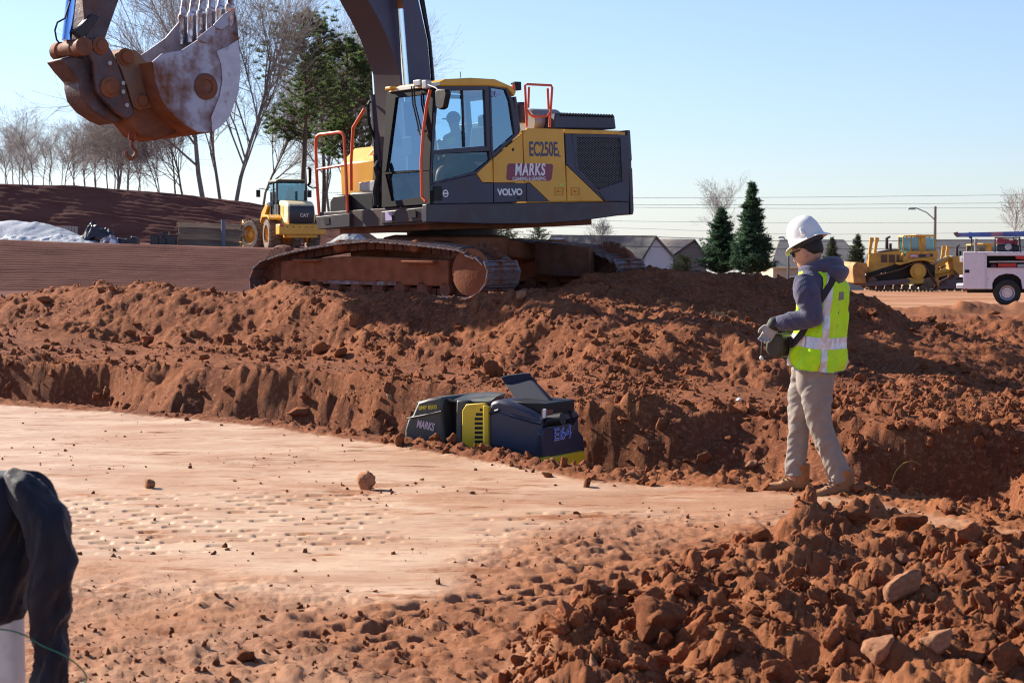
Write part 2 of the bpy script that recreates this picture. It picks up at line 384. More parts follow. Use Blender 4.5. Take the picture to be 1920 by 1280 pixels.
cu = np.concatenate([np.array([-6500, -4200, -3000, -2200, -1700]), np.arange(-1400, -120, 14), np.arange(-120, 2060, 3.6), np.arange(2060, 3300, 14), np.array([3600, 4200, 5200, 7500.])])
GX = (cu[None, :]-CX)/(F*cp_)*ry[:, None]; GY = np.repeat(ry[:, None], len(cu), 1)
GZ, gu, gkd, gpad, gpm, gedge, gloose, gchurn = height(GX, GY)
nr, nc = GX.shape
print('terrain', nr, nc)
_ca, _sa = math.cos(.89), math.sin(.89); _a = (GX-.6)*_ca+(GY-8.95)*_sa; _b = -(GX-.6)*_sa+(GY-8.95)*_ca
gtread = 1-.62*sstep(0, .4, .75-np.abs(_b)+.3*fbm(GX*1.5, GY*1.5, 61, 3))*sstep(0, .5, 2.3-np.abs(_a))
for _x, _y, _rx, _ry, _k in ((-.95, 12.3, .75, .55, .8), (-1.75, 13.9, .55, .7, .6), (-.3, 11.6, .6, .3, .6), (-2.9, 12.2, .5, .25, .5), (1.1, 12.0, .9, .35, .5), (-2.3, 9.4, .9, .3, .5)):
    gtread = gtread*(1-_k*np.exp(-((GX-_x)/_rx)**2-((GY-_y)/_ry)**2)*sstep(-.25, .2, fbm(GX*3, GY*6, 62, 4)))
me = bpy.data.meshes.new('ground'); me.vertices.add(nr*nc)
me.vertices.foreach_set('co', np.stack([GX, GY, GZ], -1).astype(np.float32).ravel())
ii = np.arange(nr*nc).reshape(nr, nc)
q = np.stack([ii[:-1, :-1], ii[:-1, 1:], ii[1:, 1:], ii[1:, :-1]], -1).reshape(-1, 4)
me.loops.add(q.size); me.loops.foreach_set('vertex_index', q.ravel().astype(np.int32))
me.polygons.add(len(q)); me.polygons.foreach_set('loop_start', np.arange(0, q.size, 4, dtype=np.int32))
me.polygons.foreach_set('use_smooth', np.ones(len(q), bool)); me.update(); me.validate()
for nm, a in (('paler', 1-sstep(12, 13.8, GY)), ('pad', gtread*gpad*(1-gchurn*.72)*(1-sstep(.10, .35, gedge))*(1-.35*sstep(700, 1350, gu)*(1-gpm))), ('far', sstep(38, 60, GY)), ('slope', (1-sstep(560, 900, gu))*sstep(60, 72, GY))):  # first mask: paler soil on the near ground, darker soil farther off
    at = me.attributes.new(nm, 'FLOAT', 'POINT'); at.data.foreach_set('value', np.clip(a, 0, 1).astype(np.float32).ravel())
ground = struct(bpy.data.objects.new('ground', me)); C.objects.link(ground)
def soil_mat():
    m = bpy.data.materials.new('red_clay'); m.use_nodes = True; nt = m.node_tree; N = nt.nodes; L = nt.links; b = N['Principled BSDF']
    tc = N.new('ShaderNodeTexCoord')
    def noise(s, d=5, r=.6, st=None):
        n = N.new('ShaderNodeTexNoise'); n.inputs['Scale'].default_value = s; n.inputs['Detail'].default_value = d; n.inputs['Roughness'].default_value = r
        if st:
            mp = N.new('ShaderNodeMapping'); mp.inputs['Scale'].default_value = st; mp.inputs['Rotation'].default_value = (0, 0, .25); L.new(tc.outputs['Object'], mp.inputs[0]); L.new(mp.outputs[0], n.inputs[0])
        else: L.new(tc.outputs['Object'], n.inputs[0])
        return n.outputs[0]
    def rng_(v, a, c, lo=0., hi=1.):
        r_ = N.new('ShaderNodeMapRange'); r_.inputs[1].default_value = a; r_.inputs[2].default_value = c; r_.inputs[3].default_value = lo; r_.inputs[4].default_value = hi; L.new(v, r_.inputs[0]); return r_.outputs[0]
    def mix(f, a, c):
        x = N.new('ShaderNodeMix'); x.data_type = 'RGBA'
        for k, v in ((6, a), (7, c)):
            if isinstance(v, tuple): x.inputs[k].default_value = (*v, 1)
            else: L.new(v, x.inputs[k])
        L.new(f, x.inputs[0]); return x.outputs[2]
    def mul(a, c):
        x = N.new('ShaderNodeMath'); x.operation = 'MULTIPLY'; L.new(a, x.inputs[0])
        if isinstance(c, (int, float)): x.inputs[1].default_value = c
        else: L.new(c, x.inputs[1])
        return x.outputs[0]
    def att(n):
        x = N.new('ShaderNodeAttribute'); x.attribute_name = n; return x.outputs['Fac']
    loose = mix(att('paler'), mix(rng_(noise(1.3, 8), .35, .65), (.265, .091, .039), (.160, .052, .026)), mix(rng_(noise(1.3, 8), .35, .65), (.38, .142, .060), (.25, .085, .037)))
    loose = mix(rng_(noise(23, 6, .7), .5, .75), loose, (.45, .20, .10))
    padc = mix(rng_(noise(.9, 9, .65, (1, 2.2, 1)), .40, .62), (.57, .385, .245), (.42, .225, .115))
    padc = mix(rng_(noise(5, 8, .75, (.6, 2.6, 1)), .53, .68), padc, (.36, .15, .068))
    pm = mul(att('pad'), rng_(noise(2.2, 9, .7, (.7, 2.0, 1)), .34, .46))
    col = mix(pm, loose, padc)
    farc = mix(rng_(noise(.12, 9, .65, (.5, 2, 1)), .38, .6), (.50, .28, .165), (.30, .125, .06))
    col = mix(att('far'), col, farc)
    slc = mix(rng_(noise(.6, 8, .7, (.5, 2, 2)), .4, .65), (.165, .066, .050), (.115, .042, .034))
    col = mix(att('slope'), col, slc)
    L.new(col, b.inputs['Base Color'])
    ro = rng_(pm, 0, 1, .92, .50); L.new(ro, b.inputs['Roughness']); L.new(rng_(pm, 0, 1, .1, .5), b.inputs['Specular IOR Level'])
    bp = N.new('ShaderNodeBump'); bp.inputs['Distance'].default_value = .024; L.new(noise(34, 9, .80), bp.inputs['Height']); L.new(rng_(pm, 0, 1, 1., .12), bp.inputs['Strength'])
    bp2 = N.new('ShaderNodeBump'); bp2.inputs['Distance'].default_value = .012; L.new(noise(9, 8, .7, (.6, 2.4, 1)), bp2.inputs['Height']); bp2.inputs['Strength'].default_value = .5; L.new(bp.outputs[0], bp2.inputs['Normal'])
    L.new(bp2.outputs[0], b.inputs['Normal'])
    return m
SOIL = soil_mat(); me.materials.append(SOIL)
def hz(x, y):
    r = height(np.array([[float(x)]]), np.array([[float(y)]])); return float(r[0][0, 0])
def clodmat(name, c1, c2, pale):
    m = mat(name, c1, .93, spec=.1, col2=c2, nscale=5, dirt=.6, dirtcol=pale, dscale=14, dthr=.60, bump=.7, bscale=30); return m
CLOD = clodmat('clay_clod', (.36, .130, .055), (.235, .078, .036), (.44, .195, .095))
PALE = clodmat('pale_clay_clod', (.44, .225, .125), (.33, .14, .075), (.50, .30, .19))
for m_ in (CLOD, PALE):                                             # every clod its own tone
    nt_ = m_.node_tree; bs = nt_.nodes['Principled BSDF']; src_ = bs.inputs['Base Color'].links[0].from_socket; oi = nt_.nodes.new('ShaderNodeObjectInfo'); mr_ = nt_.nodes.new('ShaderNodeMapRange'); mr_.inputs[3].default_value = .68; mr_.inputs[4].default_value = 1.22
    nt_.links.new(oi.outputs['Random'], mr_.inputs[0]); hv = nt_.nodes.new('ShaderNodeHueSaturation'); nt_.links.new(src_, hv.inputs['Color']); nt_.links.new(mr_.outputs[0], hv.inputs['Value']); nt_.links.new(hv.outputs[0], bs.inputs['Base Color'])
# clod shapes
def clod_mesh(name, seed, sub=3, flat=.75, rough=.3, mt=None, ang=.0):
    bm = bmesh.new(); bmesh.ops.create_icosphere(bm, subdivisions=sub, radius=1)
    r = random.Random(seed); off = [r.uniform(0, 99) for _ in range(3)]
    from mathutils import noise as mn
    cuts = [(Vector((r.gauss(0, 1), r.gauss(0, 1), r.gauss(0, 1))).normalized(), r.uniform(.50, .82)) for _ in range(13)]
    for v in bm.verts:
        p = v.co.copy()
        for n_, d in cuts:
            k = p.dot(n_)
            if k > d: p -= n_*(k-d)*.92
        q_ = Vector((p.x+off[0], p.y+off[1], p.z+off[2]))
        p *= 1+rough*(mn.noise(q_*1.3)+.5*mn.noise(q_*3.1)+.28*mn.noise(q_*7)+.12*mn.noise(q_*15))
        v.co = Vector((p.x, p.y*(.75+.2*ang), p.z*flat))
    me_ = bpy.data.meshes.new(name); bm.to_mesh(me_); bm.free(); me_.shade_smooth(); me_.materials.append(mt or CLOD); return me_
CM = [clod_mesh('clod', 100+i, 4, random.uniform(.5, .85), .40) for i in range(9)]
CMP = [clod_mesh('pale_clod', 200+i, 3, .42, .25, PALE) for i in range(2)]
src_col = bpy.data.collections.new('clod_sources')
for i, m_ in enumerate(CM+CMP):
    o = bpy.data.objects.new('clod_source_%02d' % i, m_); src_col.objects.link(o)
def gn_scatter():
    ng = bpy.data.node_groups.new('scatter_clods', 'GeometryNodeTree')
    ng.interface.new_socket('Geometry', in_out='INPUT', socket_type='NodeSocketGeometry'); ng.interface.new_socket('Geometry', in_out='OUTPUT', socket_type='NodeSocketGeometry')
    N = ng.nodes; L = ng.links; gi = N.new('NodeGroupInput'); go = N.new('NodeGroupOutput')
    ip = N.new('GeometryNodeInstanceOnPoints'); ci = N.new('GeometryNodeCollectionInfo'); ci.inputs['Collection'].default_value = src_col
    ci.inputs['Separate Children'].default_value = True; ci.inputs['Reset Children'].default_value = True
    def na(n, t):
        x = N.new('GeometryNodeInputNamedAttribute'); x.data_type = t; x.inputs['Name'].default_value = n; return x.outputs['Attribute']
    L.new(gi.outputs[0], ip.inputs['Points']); L.new(ci.outputs[0], ip.inputs['Instance']); ip.inputs['Pick Instance'].default_value = True
    L.new(na('idx', 'INT'), ip.inputs['Instance Index']); L.new(na('scl', 'FLOAT_VECTOR'), ip.inputs['Scale'])
    er = N.new('FunctionNodeEulerToRotation'); L.new(na('rot', 'FLOAT_VECTOR'), er.inputs[0]); L.new(er.outputs[0], ip.inputs['Rotation'])
    L.new(ip.outputs[0], go.inputs[0]); return ng
NG = gn_scatter()
def scatter(name, label, pts, scl, idx, cat='clods'):
    me_ = bpy.data.meshes.new(name); me_.vertices.add(len(pts)); me_.vertices.foreach_set('co', pts.astype(np.float32).ravel())
    a = me_.attributes.new('scl', 'FLOAT_VECTOR', 'POINT'); a.data.foreach_set('vector', scl.astype(np.float32).ravel())
    a = me_.attributes.new('rot', 'FLOAT_VECTOR', 'POINT'); a.data.foreach_set('vector', rng.uniform(0, 6.28, (len(pts), 3)).astype(np.float32).ravel())
    a = me_.attributes.new('idx', 'INT', 'POINT'); a.data.foreach_set('value', idx.astype(np.int32))
    o = bpy.data.objects.new(name, me_); C.objects.link(o); md = o.modifiers.new('scatter', 'NODES'); md.node_group = NG
    tag(o, label, cat, kind='stuff'); return o
def sample(n, u0, u1, y0, y1, dens, rmin, rmax, power=3.0):
    u = rng.uniform(u0, u1, n); Y = 1/rng.uniform(1/y1, 1/y0, n) if y1/y0 > 1.3 else rng.uniform(y0, y1, n)
    X = (u-CX)/(F*cp_)*Y
    Z, uu, kd, padm, pm, edge, loose, churn = height(X[None, :], Y[None, :])
    k = dens(X, Y, u, [q_[0] for q_ in kd], padm[0], pm[0], edge[0], loose[0], churn[0])
    keep = rng.uniform(0, 1, n) < k
    r = rmin*(rmax/rmin)**(rng.uniform(0, 1, n)**power)
    X, Y, Z, r = X[keep], Y[keep], Z[0][keep], r[keep]
    s = np.stack([r*rng.uniform(.8, 1.3, len(r)), r*rng.uniform(.7, 1.1, len(r)), r*rng.uniform(.7, 1.1, len(r))], -1)
    idx = np.where(rng.uniform(0, 1, len(r)) < .012, rng.integers(9, 11, len(r)), rng.integers(0, 9, len(r)))
    return np.stack([X, Y, Z+r*.15], -1), s, idx
def cl_noise(X, Y, s): return sstep(-.25, .3, fbm(X*.9, Y*.9, s, 3))
P = sample(36000, 750, 2250, 6.4, 12.0, lambda X, Y, u, kd, pad, pm, ed, lo, ch: pm*(.14+.60*cl_noise(X, Y, 5)), .006, .085, 4.8)
scatter('dirt_clods', 'crumbly red clay clods covering the foreground spoil heap', *P)
P = sample(80000, -250, 2200, 11.0, 30.0, lambda X, Y, u, kd, pad, pm, ed, lo, ch: lo*np.where(Y > kd[4], 1, .5)*(.12+.88*cl_noise(X, Y, 6))*np.where((Y > kd[5]) & (Y < kd[6]+.3), 1, .55), .010, .070, 3.8)
scatter('berm_clods', 'small clay clods scattered over the berm and trench banks', *P)
P = sample(9000, -250, 2200, 10.5, 19.8, lambda X, Y, u, kd, pad, pm, ed, lo, ch: ed*.9, .010, .065, 2.4)
scatter('edge_clods', 'rubbly clay clods lining the near lip of the trench', *P)
P = sample(20000, -250, 2100, 6.4, 18.5, lambda X, Y, u, kd, pad, pm, ed, lo, ch: pad*(1-pm)*(.06+.22*ch+.22*sstep(.12, .35, fbm(X*.8, Y*.8, 88, 3))+.9*np.exp(-((X+.95)/.6)**2-((Y-12.3)/.4)**2)+.7*np.exp(-((X+1.75)/.45)**2-((Y-13.9)/.5)**2)), .003, .022, 3.0)
scatter('pad_crumbs', 'fine clay crumbs lying on the smooth pale pad', *P)
# ---------------------------------------------------------------- excavator
YEL = mat('machine_yellow', (.74, .36, .018), .38, spec=.5, noise=.05, nscale=3, dirt=.30, dirtcol=(.30, .14, .06), dscale=2.5, dthr=.60, bump=.05, bscale=6)
DRK = mat('machine_graphite', (.036, .038, .070), .42, spec=.4, noise=.10, nscale=4, dirt=.35, dirtcol=(.14, .075, .055), dscale=2.2, dthr=.56)
DECK = mat('deck_dark_steel', (.032, .028, .036), .5, spec=.3, dirt=.6, dirtcol=(.12, .06, .045), dscale=2.6, dthr=.52)
BLK = mat('black_rubber', (.012, .012, .015), .5, spec=.25, dirt=.2, dthr=.6)
ORG = mat('safety_orange', (.72, .10, .03), .4, dirt=.2, dirtcol=(.25, .08, .05), dthr=.62)
CHR = mat('chrome_rod', (.75, .77, .82), .12, metal=1.)
MUD = mat('muddy_steel', (.15, .062, .038), .85, spec=.2, noise=.25, nscale=6, dirt=.75, dirtcol=(.07, .045, .045), dscale=5, dthr=.56, bump=.5, bscale=30)
MUD2 = mat('red_mud_caked_steel', (.24, .088, .045), .9, spec=.15, noise=.2, nscale=5, dirt=.5, dirtcol=(.10, .06, .06), dscale=3, dthr=.6, bump=.2, bscale=22)
SHOE = mat('worn_shoe_steel', (.20, .20, .24), .34, metal=.85, dirt=1., dirtcol=(.16, .066, .042), dscale=7, dthr=.42, bump=.3, bscale=20)
WHT = mat('white_lettering', (.80, .80, .82), .5)
MAROON = mat('maroon_decal', (.22, .015, .055), .4)
DBL = mat('dark_blue_lettering', (.05, .06, .13), .5)
LBL = mat('light_blue_print', (.35, .42, .72), .5)
RED = mat('red_paint', (.5, .03, .02), .4)
GRY = mat('grey_galvanised', (.38, .37, .37), .5, metal=.4, noise=.1)
STEEL = mat('worn_grey_steel', (.33, .31, .37), .45, metal=.45, noise=.12, nscale=2, dirt=1., dirtcol=(.16, .055, .022), dscale=2.1, dthr=.51, bump=.15, bscale=10)
RUST = mat('rusty_steel', (.16, .062, .035), .7, spec=.3, noise=.3, nscale=5, dirt=.7, dirtcol=(.30, .10, .03), dscale=2.4, dthr=.55, bump=.2, bscale=18)
LINKM = mat('brown_link_steel', (.085, .055, .062), .5, metal=.4, noise=.3, nscale=5, dirt=.8, dirtcol=(.16, .06, .03), dscale=3.5, dthr=.53, bump=.4, bscale=20)
CREAM = mat('pale_visor', (.72, .70, .55), .4)
GLS = glassmat('cab_glass', (.30, .52, .68), .0, .20)
GLS2 = glassmat('cab_glass_dark', (.22, .30, .32), .05, .02)
SKIN = mat('skin', (.50, .26, .17), .5, spec=.4, noise=.08, nscale=20)
SKIN.node_tree.nodes['Principled BSDF'].inputs['Subsurface Weight'].default_value = .05
HIVIS = mat('hivis_yellow_cloth', (.50, .86, .02), .75, spec=.2, noise=.06, nscale=9, bump=.3, bscale=60)
HIVIS.node_tree.nodes['Principled BSDF'].inputs['Sheen Weight'].default_value = .1
ROT222 = Matrix.Rotation(R(222), 4, 'Z')@Matrix.Rotation(R(1.45), 4, 'Y')@Matrix.Rotation(R(1.7), 4, 'X')
_P = atY(803, 386, 25.4); EXO = _P-(ROT222@Vector((1.55, 1.42, 1.29)))
MU = Matrix.Translation(EXO)@ROT222
MT = Matrix.Translation(EXO)@Matrix.Rotation(R(-42), 4, 'Z')
def onpl(M, ax, val, px, py):
    Mi = M.inverted(); p = Mi@CAM; d = Mi.to_3x3()@ray(px, py); t = (val-p[ax])/d[ax]; return p+d*t
def conv(ox, oy, s): return lambda a: (ox+a[0]/s, oy+a[1]/s)
c3 = conv(700, 140, 3.84); c5 = conv(600, 0, 6.4); c7 = conv(560, 120, 3.765); c2 = conv(80, 0, 4.0); c4 = conv(440, 380, 2.4); cR = conv(730, 680, 4.8)
def side(pts, y=1.42, cv=c3, M=MU): return [onpl(M, 1, y, *cv(p)) for p in pts]
def front(pts, x=1.55, cv=c7, M=MU): return [onpl(M, 0, x, *cv(p)) for p in pts]
Y_ = Vector((0, 1, 0))
ex = thing('excavator', MU, 'yellow and graphite tracked excavator with raised boom standing on the dirt berm', 'excavator')
def ring(mb, outer, inner, d, m=0):
    d = Vector(d); n = len(outer); o2 = [p+d for p in outer]; i2 = [p+d for p in inner]
    for k in range(n):
        j = (k+1) % n
        mb.add([outer[k], outer[j], inner[j], inner[k]], [(0, 1, 2, 3)], m); mb.add([o2[k], o2[j], i2[j], i2[k]], [(3, 2, 1, 0)], m)
        mb.add([outer[k], outer[j], o2[j], o2[k]], [(3, 2, 1, 0)], m); mb.add([inner[k], inner[j], i2[j], i2[k]], [(0, 1, 2, 3)], m)
    return mb
# deck
MB().extr([(1.50, 1.40, 1.05), (-2.35, 1.40, 1.12), (-2.35, 1.40, 1.30), (1.50, 1.40, 1.30)], (0, -2.55, 0)).build('deck', DECK, ex, bevel=.01)
sk = side([(385, 932), (850, 927), (1390, 919), (1843, 914), (1843, 1004), (1500, 1052), (1180, 1074), (850, 1076), (385, 1062)], 1.425)
MB().extr(sk, (0, -.10, 0)).build('skirt', mat('skirt_paint', (.040, .035, .050), .38, spec=.4, dirt=.5, dirtcol=(.12, .065, .055), dscale=1.8, dthr=.5), ex, bevel=.012)
fs = front([(582, 1040), (905, 1008), (905, 1110), (582, 1130)], 1.53)
MB().extr(fs, (-.25, 0, 0)).build('front_sill', DECK, ex, bevel=.015)
MB().box((-.35, 0, 1.02), (3.2, 2.0, .10)).build('belly_plate', RUST, ex)
# counterweight
cwp = [(-2.36, 1.425), (-2.44, 1.41), (-2.50, 1.34), (-2.62, 1.1), (-2.80, .6), (-2.86, 0), (-2.80, -.6), (-2.62, -1.1), (-2.44, -1.4), (-2.36, -1.42)]
mb = MB(); lev = [(1.10, .93), (1.16, 1.0), (1.78, 1.0), (1.80, .985), (1.90, .985), (1.92, 1.0), (2.28, .995), (2.36, .96)]
rg = [[Vector((-2.36+(x+2.36)*k, y*(.99 if k < 1 else 1), z)) for x, y in cwp] for z, k in lev]
for a, b_ in zip(rg[:-1], rg[1:]): mb.prism(a, b_, caps=False)
mb.add(rg[0], [tuple(range(10))]); mb.add(rg[-1], [tuple(range(10))]); mb.build('counterweight', DRK, ex, bevel=.01)
# engine bay body and doors
MB().extr([(-2.35, 1.385, 1.30), (-.30, 1.385, 1.30), (-.30, 1.385, 2.335), (-2.35, 1.385, 2.335)], (0, -2.77, 0)).build('engine_bay', YEL, ex, bevel=.01)
dn = {}
def panel(name, polys, th=.035, y=1.425, lab=None):
    mb = MB()
    for m_, pl in polys: mb.extr(side(pl, y), (0, -th, 0), m_)
    o = mb.build(name, [YEL, DRK, BLK], ex, bevel=0.004)
    if lab: o['label'] = lab
    return o
d1 = panel('side_door', [(0, [(866, 603), (1072, 428), (1084, 775), (1097, 775), (1097, 777), (868, 777)]), (1, [(868, 780), (1098, 780), (1100, 914), (870, 919)])], lab='yellow and graphite side door behind the cab')
d2 = panel('side_door', [(0, [(1079, 424), (1112, 386), (1370, 392), (1392, 911), (1268, 912), (1128, 777), (1103, 777), (1092, 777)]), (1, [(1104, 780), (1127, 780), (1262, 912), (1106, 914)])], lab='middle side door carrying the model number')
d3 = panel('side_door', [(0, [(1377, 393), (1776, 404), (1764, 432), (1380, 424)]), (0, [(1390, 652), (1658, 910), (1397, 911)]), (1, [(1381, 427), (1425, 428), (1470, 675), (1615, 832), (1664, 910), (1390, 647)]), (1, [(1427, 428), (1788, 434), (1842, 440), (1842, 912), (1667, 910), (1618, 832), (1797, 772), (1780, 454), (1462, 447), (1430, 440)])], lab='rear side door with the radiator grille')
MB().extr(side([(1425, 430), (1800, 436), (1805, 780), (1620, 838), (1465, 680)], 1.392), (0, -.005, 0)).build('screen_backing', BLK, d3)
gp = side([(1464, 449), (1778, 456), (1794, 770), (1618, 830), (1472, 672)], 1.415)
g2 = [(p.x, p.z) for p in gp]
def clipline(poly, p, d):
    lo, hi = -9., 9.; n = len(poly); area = sum(poly[i][0]*poly[(i+1) % n][1]-poly[(i+1) % n][0]*poly[i][1] for i in range(n)); sg = 1 if area > 0 else -1
    for i in range(n):
        a = poly[i]; b = poly[(i+1) % n]; nx, nz = -(b[1]-a[1])*sg, (b[0]-a[0])*sg
        num = nx*(p[0]-a[0])+nz*(p[1]-a[1]); den = nx*d[0]+nz*d[1]
        if abs(den) < 1e-9:
            if num < 0: return None
            continue
        t = -num/den
        if den > 0: lo = max(lo, t)
        else: hi = min(hi, t)
    return (lo, hi) if hi > lo else None
mb = MB(); cx_ = sum(p[0] for p in g2)/5; cz_ = sum(p[1] for p in g2)/5
for an in (30, -30):
    d = (math.cos(R(an)), math.sin(R(an)))
    for k in range(-34, 35):
        p = (cx_-d[1]*k*.030, cz_+d[0]*k*.030); r = clipline(g2, p, d)
        if r:
            a = Vector((p[0]+d[0]*r[0], 1.412, p[1]+d[1]*r[0])); b_ = Vector((p[0]+d[0]*r[1], 1.412, p[1]+d[1]*r[1])); mb.tube([a, b_], .0042, 4)
mb.build('grille', mat('grille_steel', (.11, .10, .11), .5), d3, smooth=False)
ringm = MB(); inn = side([(1464, 449), (1778, 456), (1794, 770), (1618, 830), (1472, 672)], 1.428); out_ = side([(1430, 440), (1795, 447), (1812, 782), (1620, 850), (1462, 690)], 1.428)
ring(ringm, out_, inn, (0, -.05, 0)).build('grille_frame', DRK, d3)
for a in ((1307, 812), (1424, 812)):
    q4 = side([a, (a[0]+62, a[1]), (a[0]+62, a[1]+55), (a[0], a[1]+55)], 1.426)
    h_ = MB(); q5 = side([(a[0]+6, a[1]+6), (a[0]+56, a[1]+6), (a[0]+56, a[1]+49), (a[0]+6, a[1]+49)], 1.426); ring(h_, q4, q5, (0, .006, 0)); h_.box(side([(a[0]+31, a[1]+27)], 1.43)[0], (.05, .02, .03)); h_.build('door_latch', mat('latch_orange', (.60, .22, .02), .5), d2 if a[0] < 1400 else d3)
for a in ((1005, 540), (1045, 887)):
    MB().cyl(side([a], 1.424)[0], side([a], 1.424)[0]+Y_*.006, .022, 10).build('door_lock', BLK, d1)
TM = lambda p: Matrix.Translation(p)@Matrix(((-1, 0, 0, 0), (0, 0, 1, 0), (0, 1, 0, 0), (0, 0, 0, 1)))
def stext(name, body, c, size, m_, par, xs=1., y=1.427, **k): return text(name, body, TM(side([c], y)[0]), size, m_, par, xs=xs, **k)
stext('lettering', 'EC250E', (1225, 541), .285, DBL, d2, xs=.62, weight=.006)
stext('lettering', 'L', (1340, 572), .13, DBL, d2, xs=.75, weight=.003)
mq = [(975, 640), (1285, 643), (1294, 655), (1284, 750), (1270, 765), (968, 760), (957, 748), (964, 655)]
MB().extr(side(mq, 1.4265), (0, .0015, 0)).build('company_decal', MAROON, d1)
stext('lettering', 'MARKS', (1126, 688), .235, WHT, d1, xs=.72, y=1.430, shear=.18, weight=.007, sp=1.14)
stext('lettering', 'CLEARING & GRADING', (1122, 750), .066, WHT, d1, xs=.93, y=1.430, weight=.0008)
stext('lettering', 'VOLVO', (984, 848), .125, WHT, d1, xs=1.12, weight=.005)
MB().extr(side([(1340, 785), (1368, 786), (1368, 804), (1340, 803)], 1.427), (0, .001, 0)).build('sticker', mat('lime_sticker', (.5, .6, .05), .5), d2)
# top box, muffler, guard rail
tb = side([(1312, 276), (1738, 291), (1750, 392), (1300, 388)], 1.15)
MB().extr(tb, (0, -2.2, 0)).build('engine_cover', DRK, ex, bevel=.02)
mb = MB()
for k in range(19):
    f = (k+.5)/19; p = side([(1345+f*385, 281+f*13)], 1.16)[0]; mb.box(p-Vector((0, 0, .01)), (.016, .03, .05))
mb.build('louvre', BLK, ex)
p0 = side([(1215, 345)], .75)[0]
MB().lathe([(.0, .30), (.17, .30), (.20, .24), (.20, -.24), (.17, -.30), (0, -.30)], p0, (1, 0, 0), 20).build('muffler', mat('dull_heat_shield', (.30, .27, .24), .45, metal=.5), ex)
gr = thing_part = MB()
def stube(pts, y, r, n=8, cv=c3): return [q for q in side(pts, y, cv)], r
for pl in ([(1105, 378), (1092, 78), (1110, 70), (1280, 78), (1288, 95), (1268, 378)], [(1105, 250), (1125, 285), (1150, 303), (1250, 300), (1272, 275)], [(1120, 90), (1115, 240)], [(1255, 100), (1262, 250)]):
    gr.tube(side(pl, 1.28), .018, 8)
gr.build('roof_guard_rail', ORG, ex)
MB().lathe([(0, 0), (.10, 0), (.11, .05), (.11, .26), (.08, .30), (0, .30)], side([(1062, 350)], .9)[0], (0, 0, 1), 14).build('air_pre_cleaner', DRK, ex)
# cab
cab = MB()
sideY = 1.42
ring(cab, side([(440, 84), (832, 80), (845, 556), (420, 566)]), side([(470, 118), (803, 110), (817, 512), (436, 545)]), (0, -.05, 0))
ring(cab, side([(420, 566), (845, 556), (858, 604), (742, 712), (410, 792)]), side([(430, 572), (834, 545), (842, 612), (738, 697), (420, 780)]), (0, -.05, 0))
ring(cab, side([(835, 80), (965, 96), (1010, 190), (1048, 428), (862, 600), (848, 556)]), side([(848, 92), (955, 110), (985, 190), (1020, 428), (870, 560), (862, 540)]), (0, -.05, 0))
cab.extr(side([(410, 795), (742, 716), (784, 778), (862, 781), (864, 922), (407, 930)]), (0, -.05, 0))
cab.extr(side([(745, 713), (858, 607), (862, 777), (786, 775)]), (0, -.05, 0), 1)
cab.extr(side([(1014, 160), (1030, 158), (1060, 400), (1050, 426), (1022, 300)]), (0, -.08, 0))
cabo = cab.build('cab_door', [DRK, YEL], ex, bevel=.006)
MF = MU@Matrix.Translation((1.53, 0, 1.31))@Matrix.Rotation(-math.atan(.15/1.62), 4, 'Y'); MFi = MU.inverted()@MF
def cf(pts, off=0.): return [MFi@onpl(MF, 0, off, *c3(p)) for p in pts]
fr = MB(); fx = (MFi.to_3x3()@Vector((-.06, 0, 0)))
TLo, TRo, BLo, BRo = (98, 130), (432, 88), (60, 955), (408, 930)
ring(fr, cf([(62, 700), TLo, TRo, (404, 690)]), cf([(90, 703), (160, 165), (388, 140), (352, 685)]), fx)
ring(fr, cf([BLo, (62, 703), (404, 693), BRo]), cf([(130, 912), (86, 716), (350, 694), (352, 880)]), fx)
fr.build('windscreen_frame', mat('cab_black_paint', (.010, .009, .011), .6, spec=.12, dirt=.25, dirtcol=(.10, .05, .035), dthr=.6), ex, bevel=.008)
def glass(name, pts, m_, th): return MB().extr(pts, th).build(name, m_, ex)
g_ = MB(); q_ = cf([(90, 703), (160, 165), (388, 140), (352, 685)], -.03); g_.add(q_, [(0, 1, 2, 3)]); g_.build('windscreen', GLS, ex)
g_ = MB(); q_ = cf([(130, 912), (86, 716), (350, 694), (352, 880)], -.03); g_.add(q_, [(0, 1, 2, 3)]); g_.build('lower_windscreen', GLS2, ex)
for nm, pl, m_ in (('side_window', [(470, 118), (803, 110), (817, 512), (436, 545)], GLS), ('lower_side_window', [(430, 572), (834, 545), (842, 612), (738, 697), (420, 780)], GLS2), ('quarter_window', [(848, 92), (955, 110), (985, 190), (1020, 428), (870, 560), (862, 540)], GLS)):
    g_ = MB(); q_ = side(pl, 1.39); g_.add(q_, [tuple(range(len(q_)))]); g_.build(nm, m_, ex)
g_ = MB(); g_.box(side([(645, 312)], 1.40)[0], (.03, .02, .80)); g_.build('window_divider', BLK, ex)
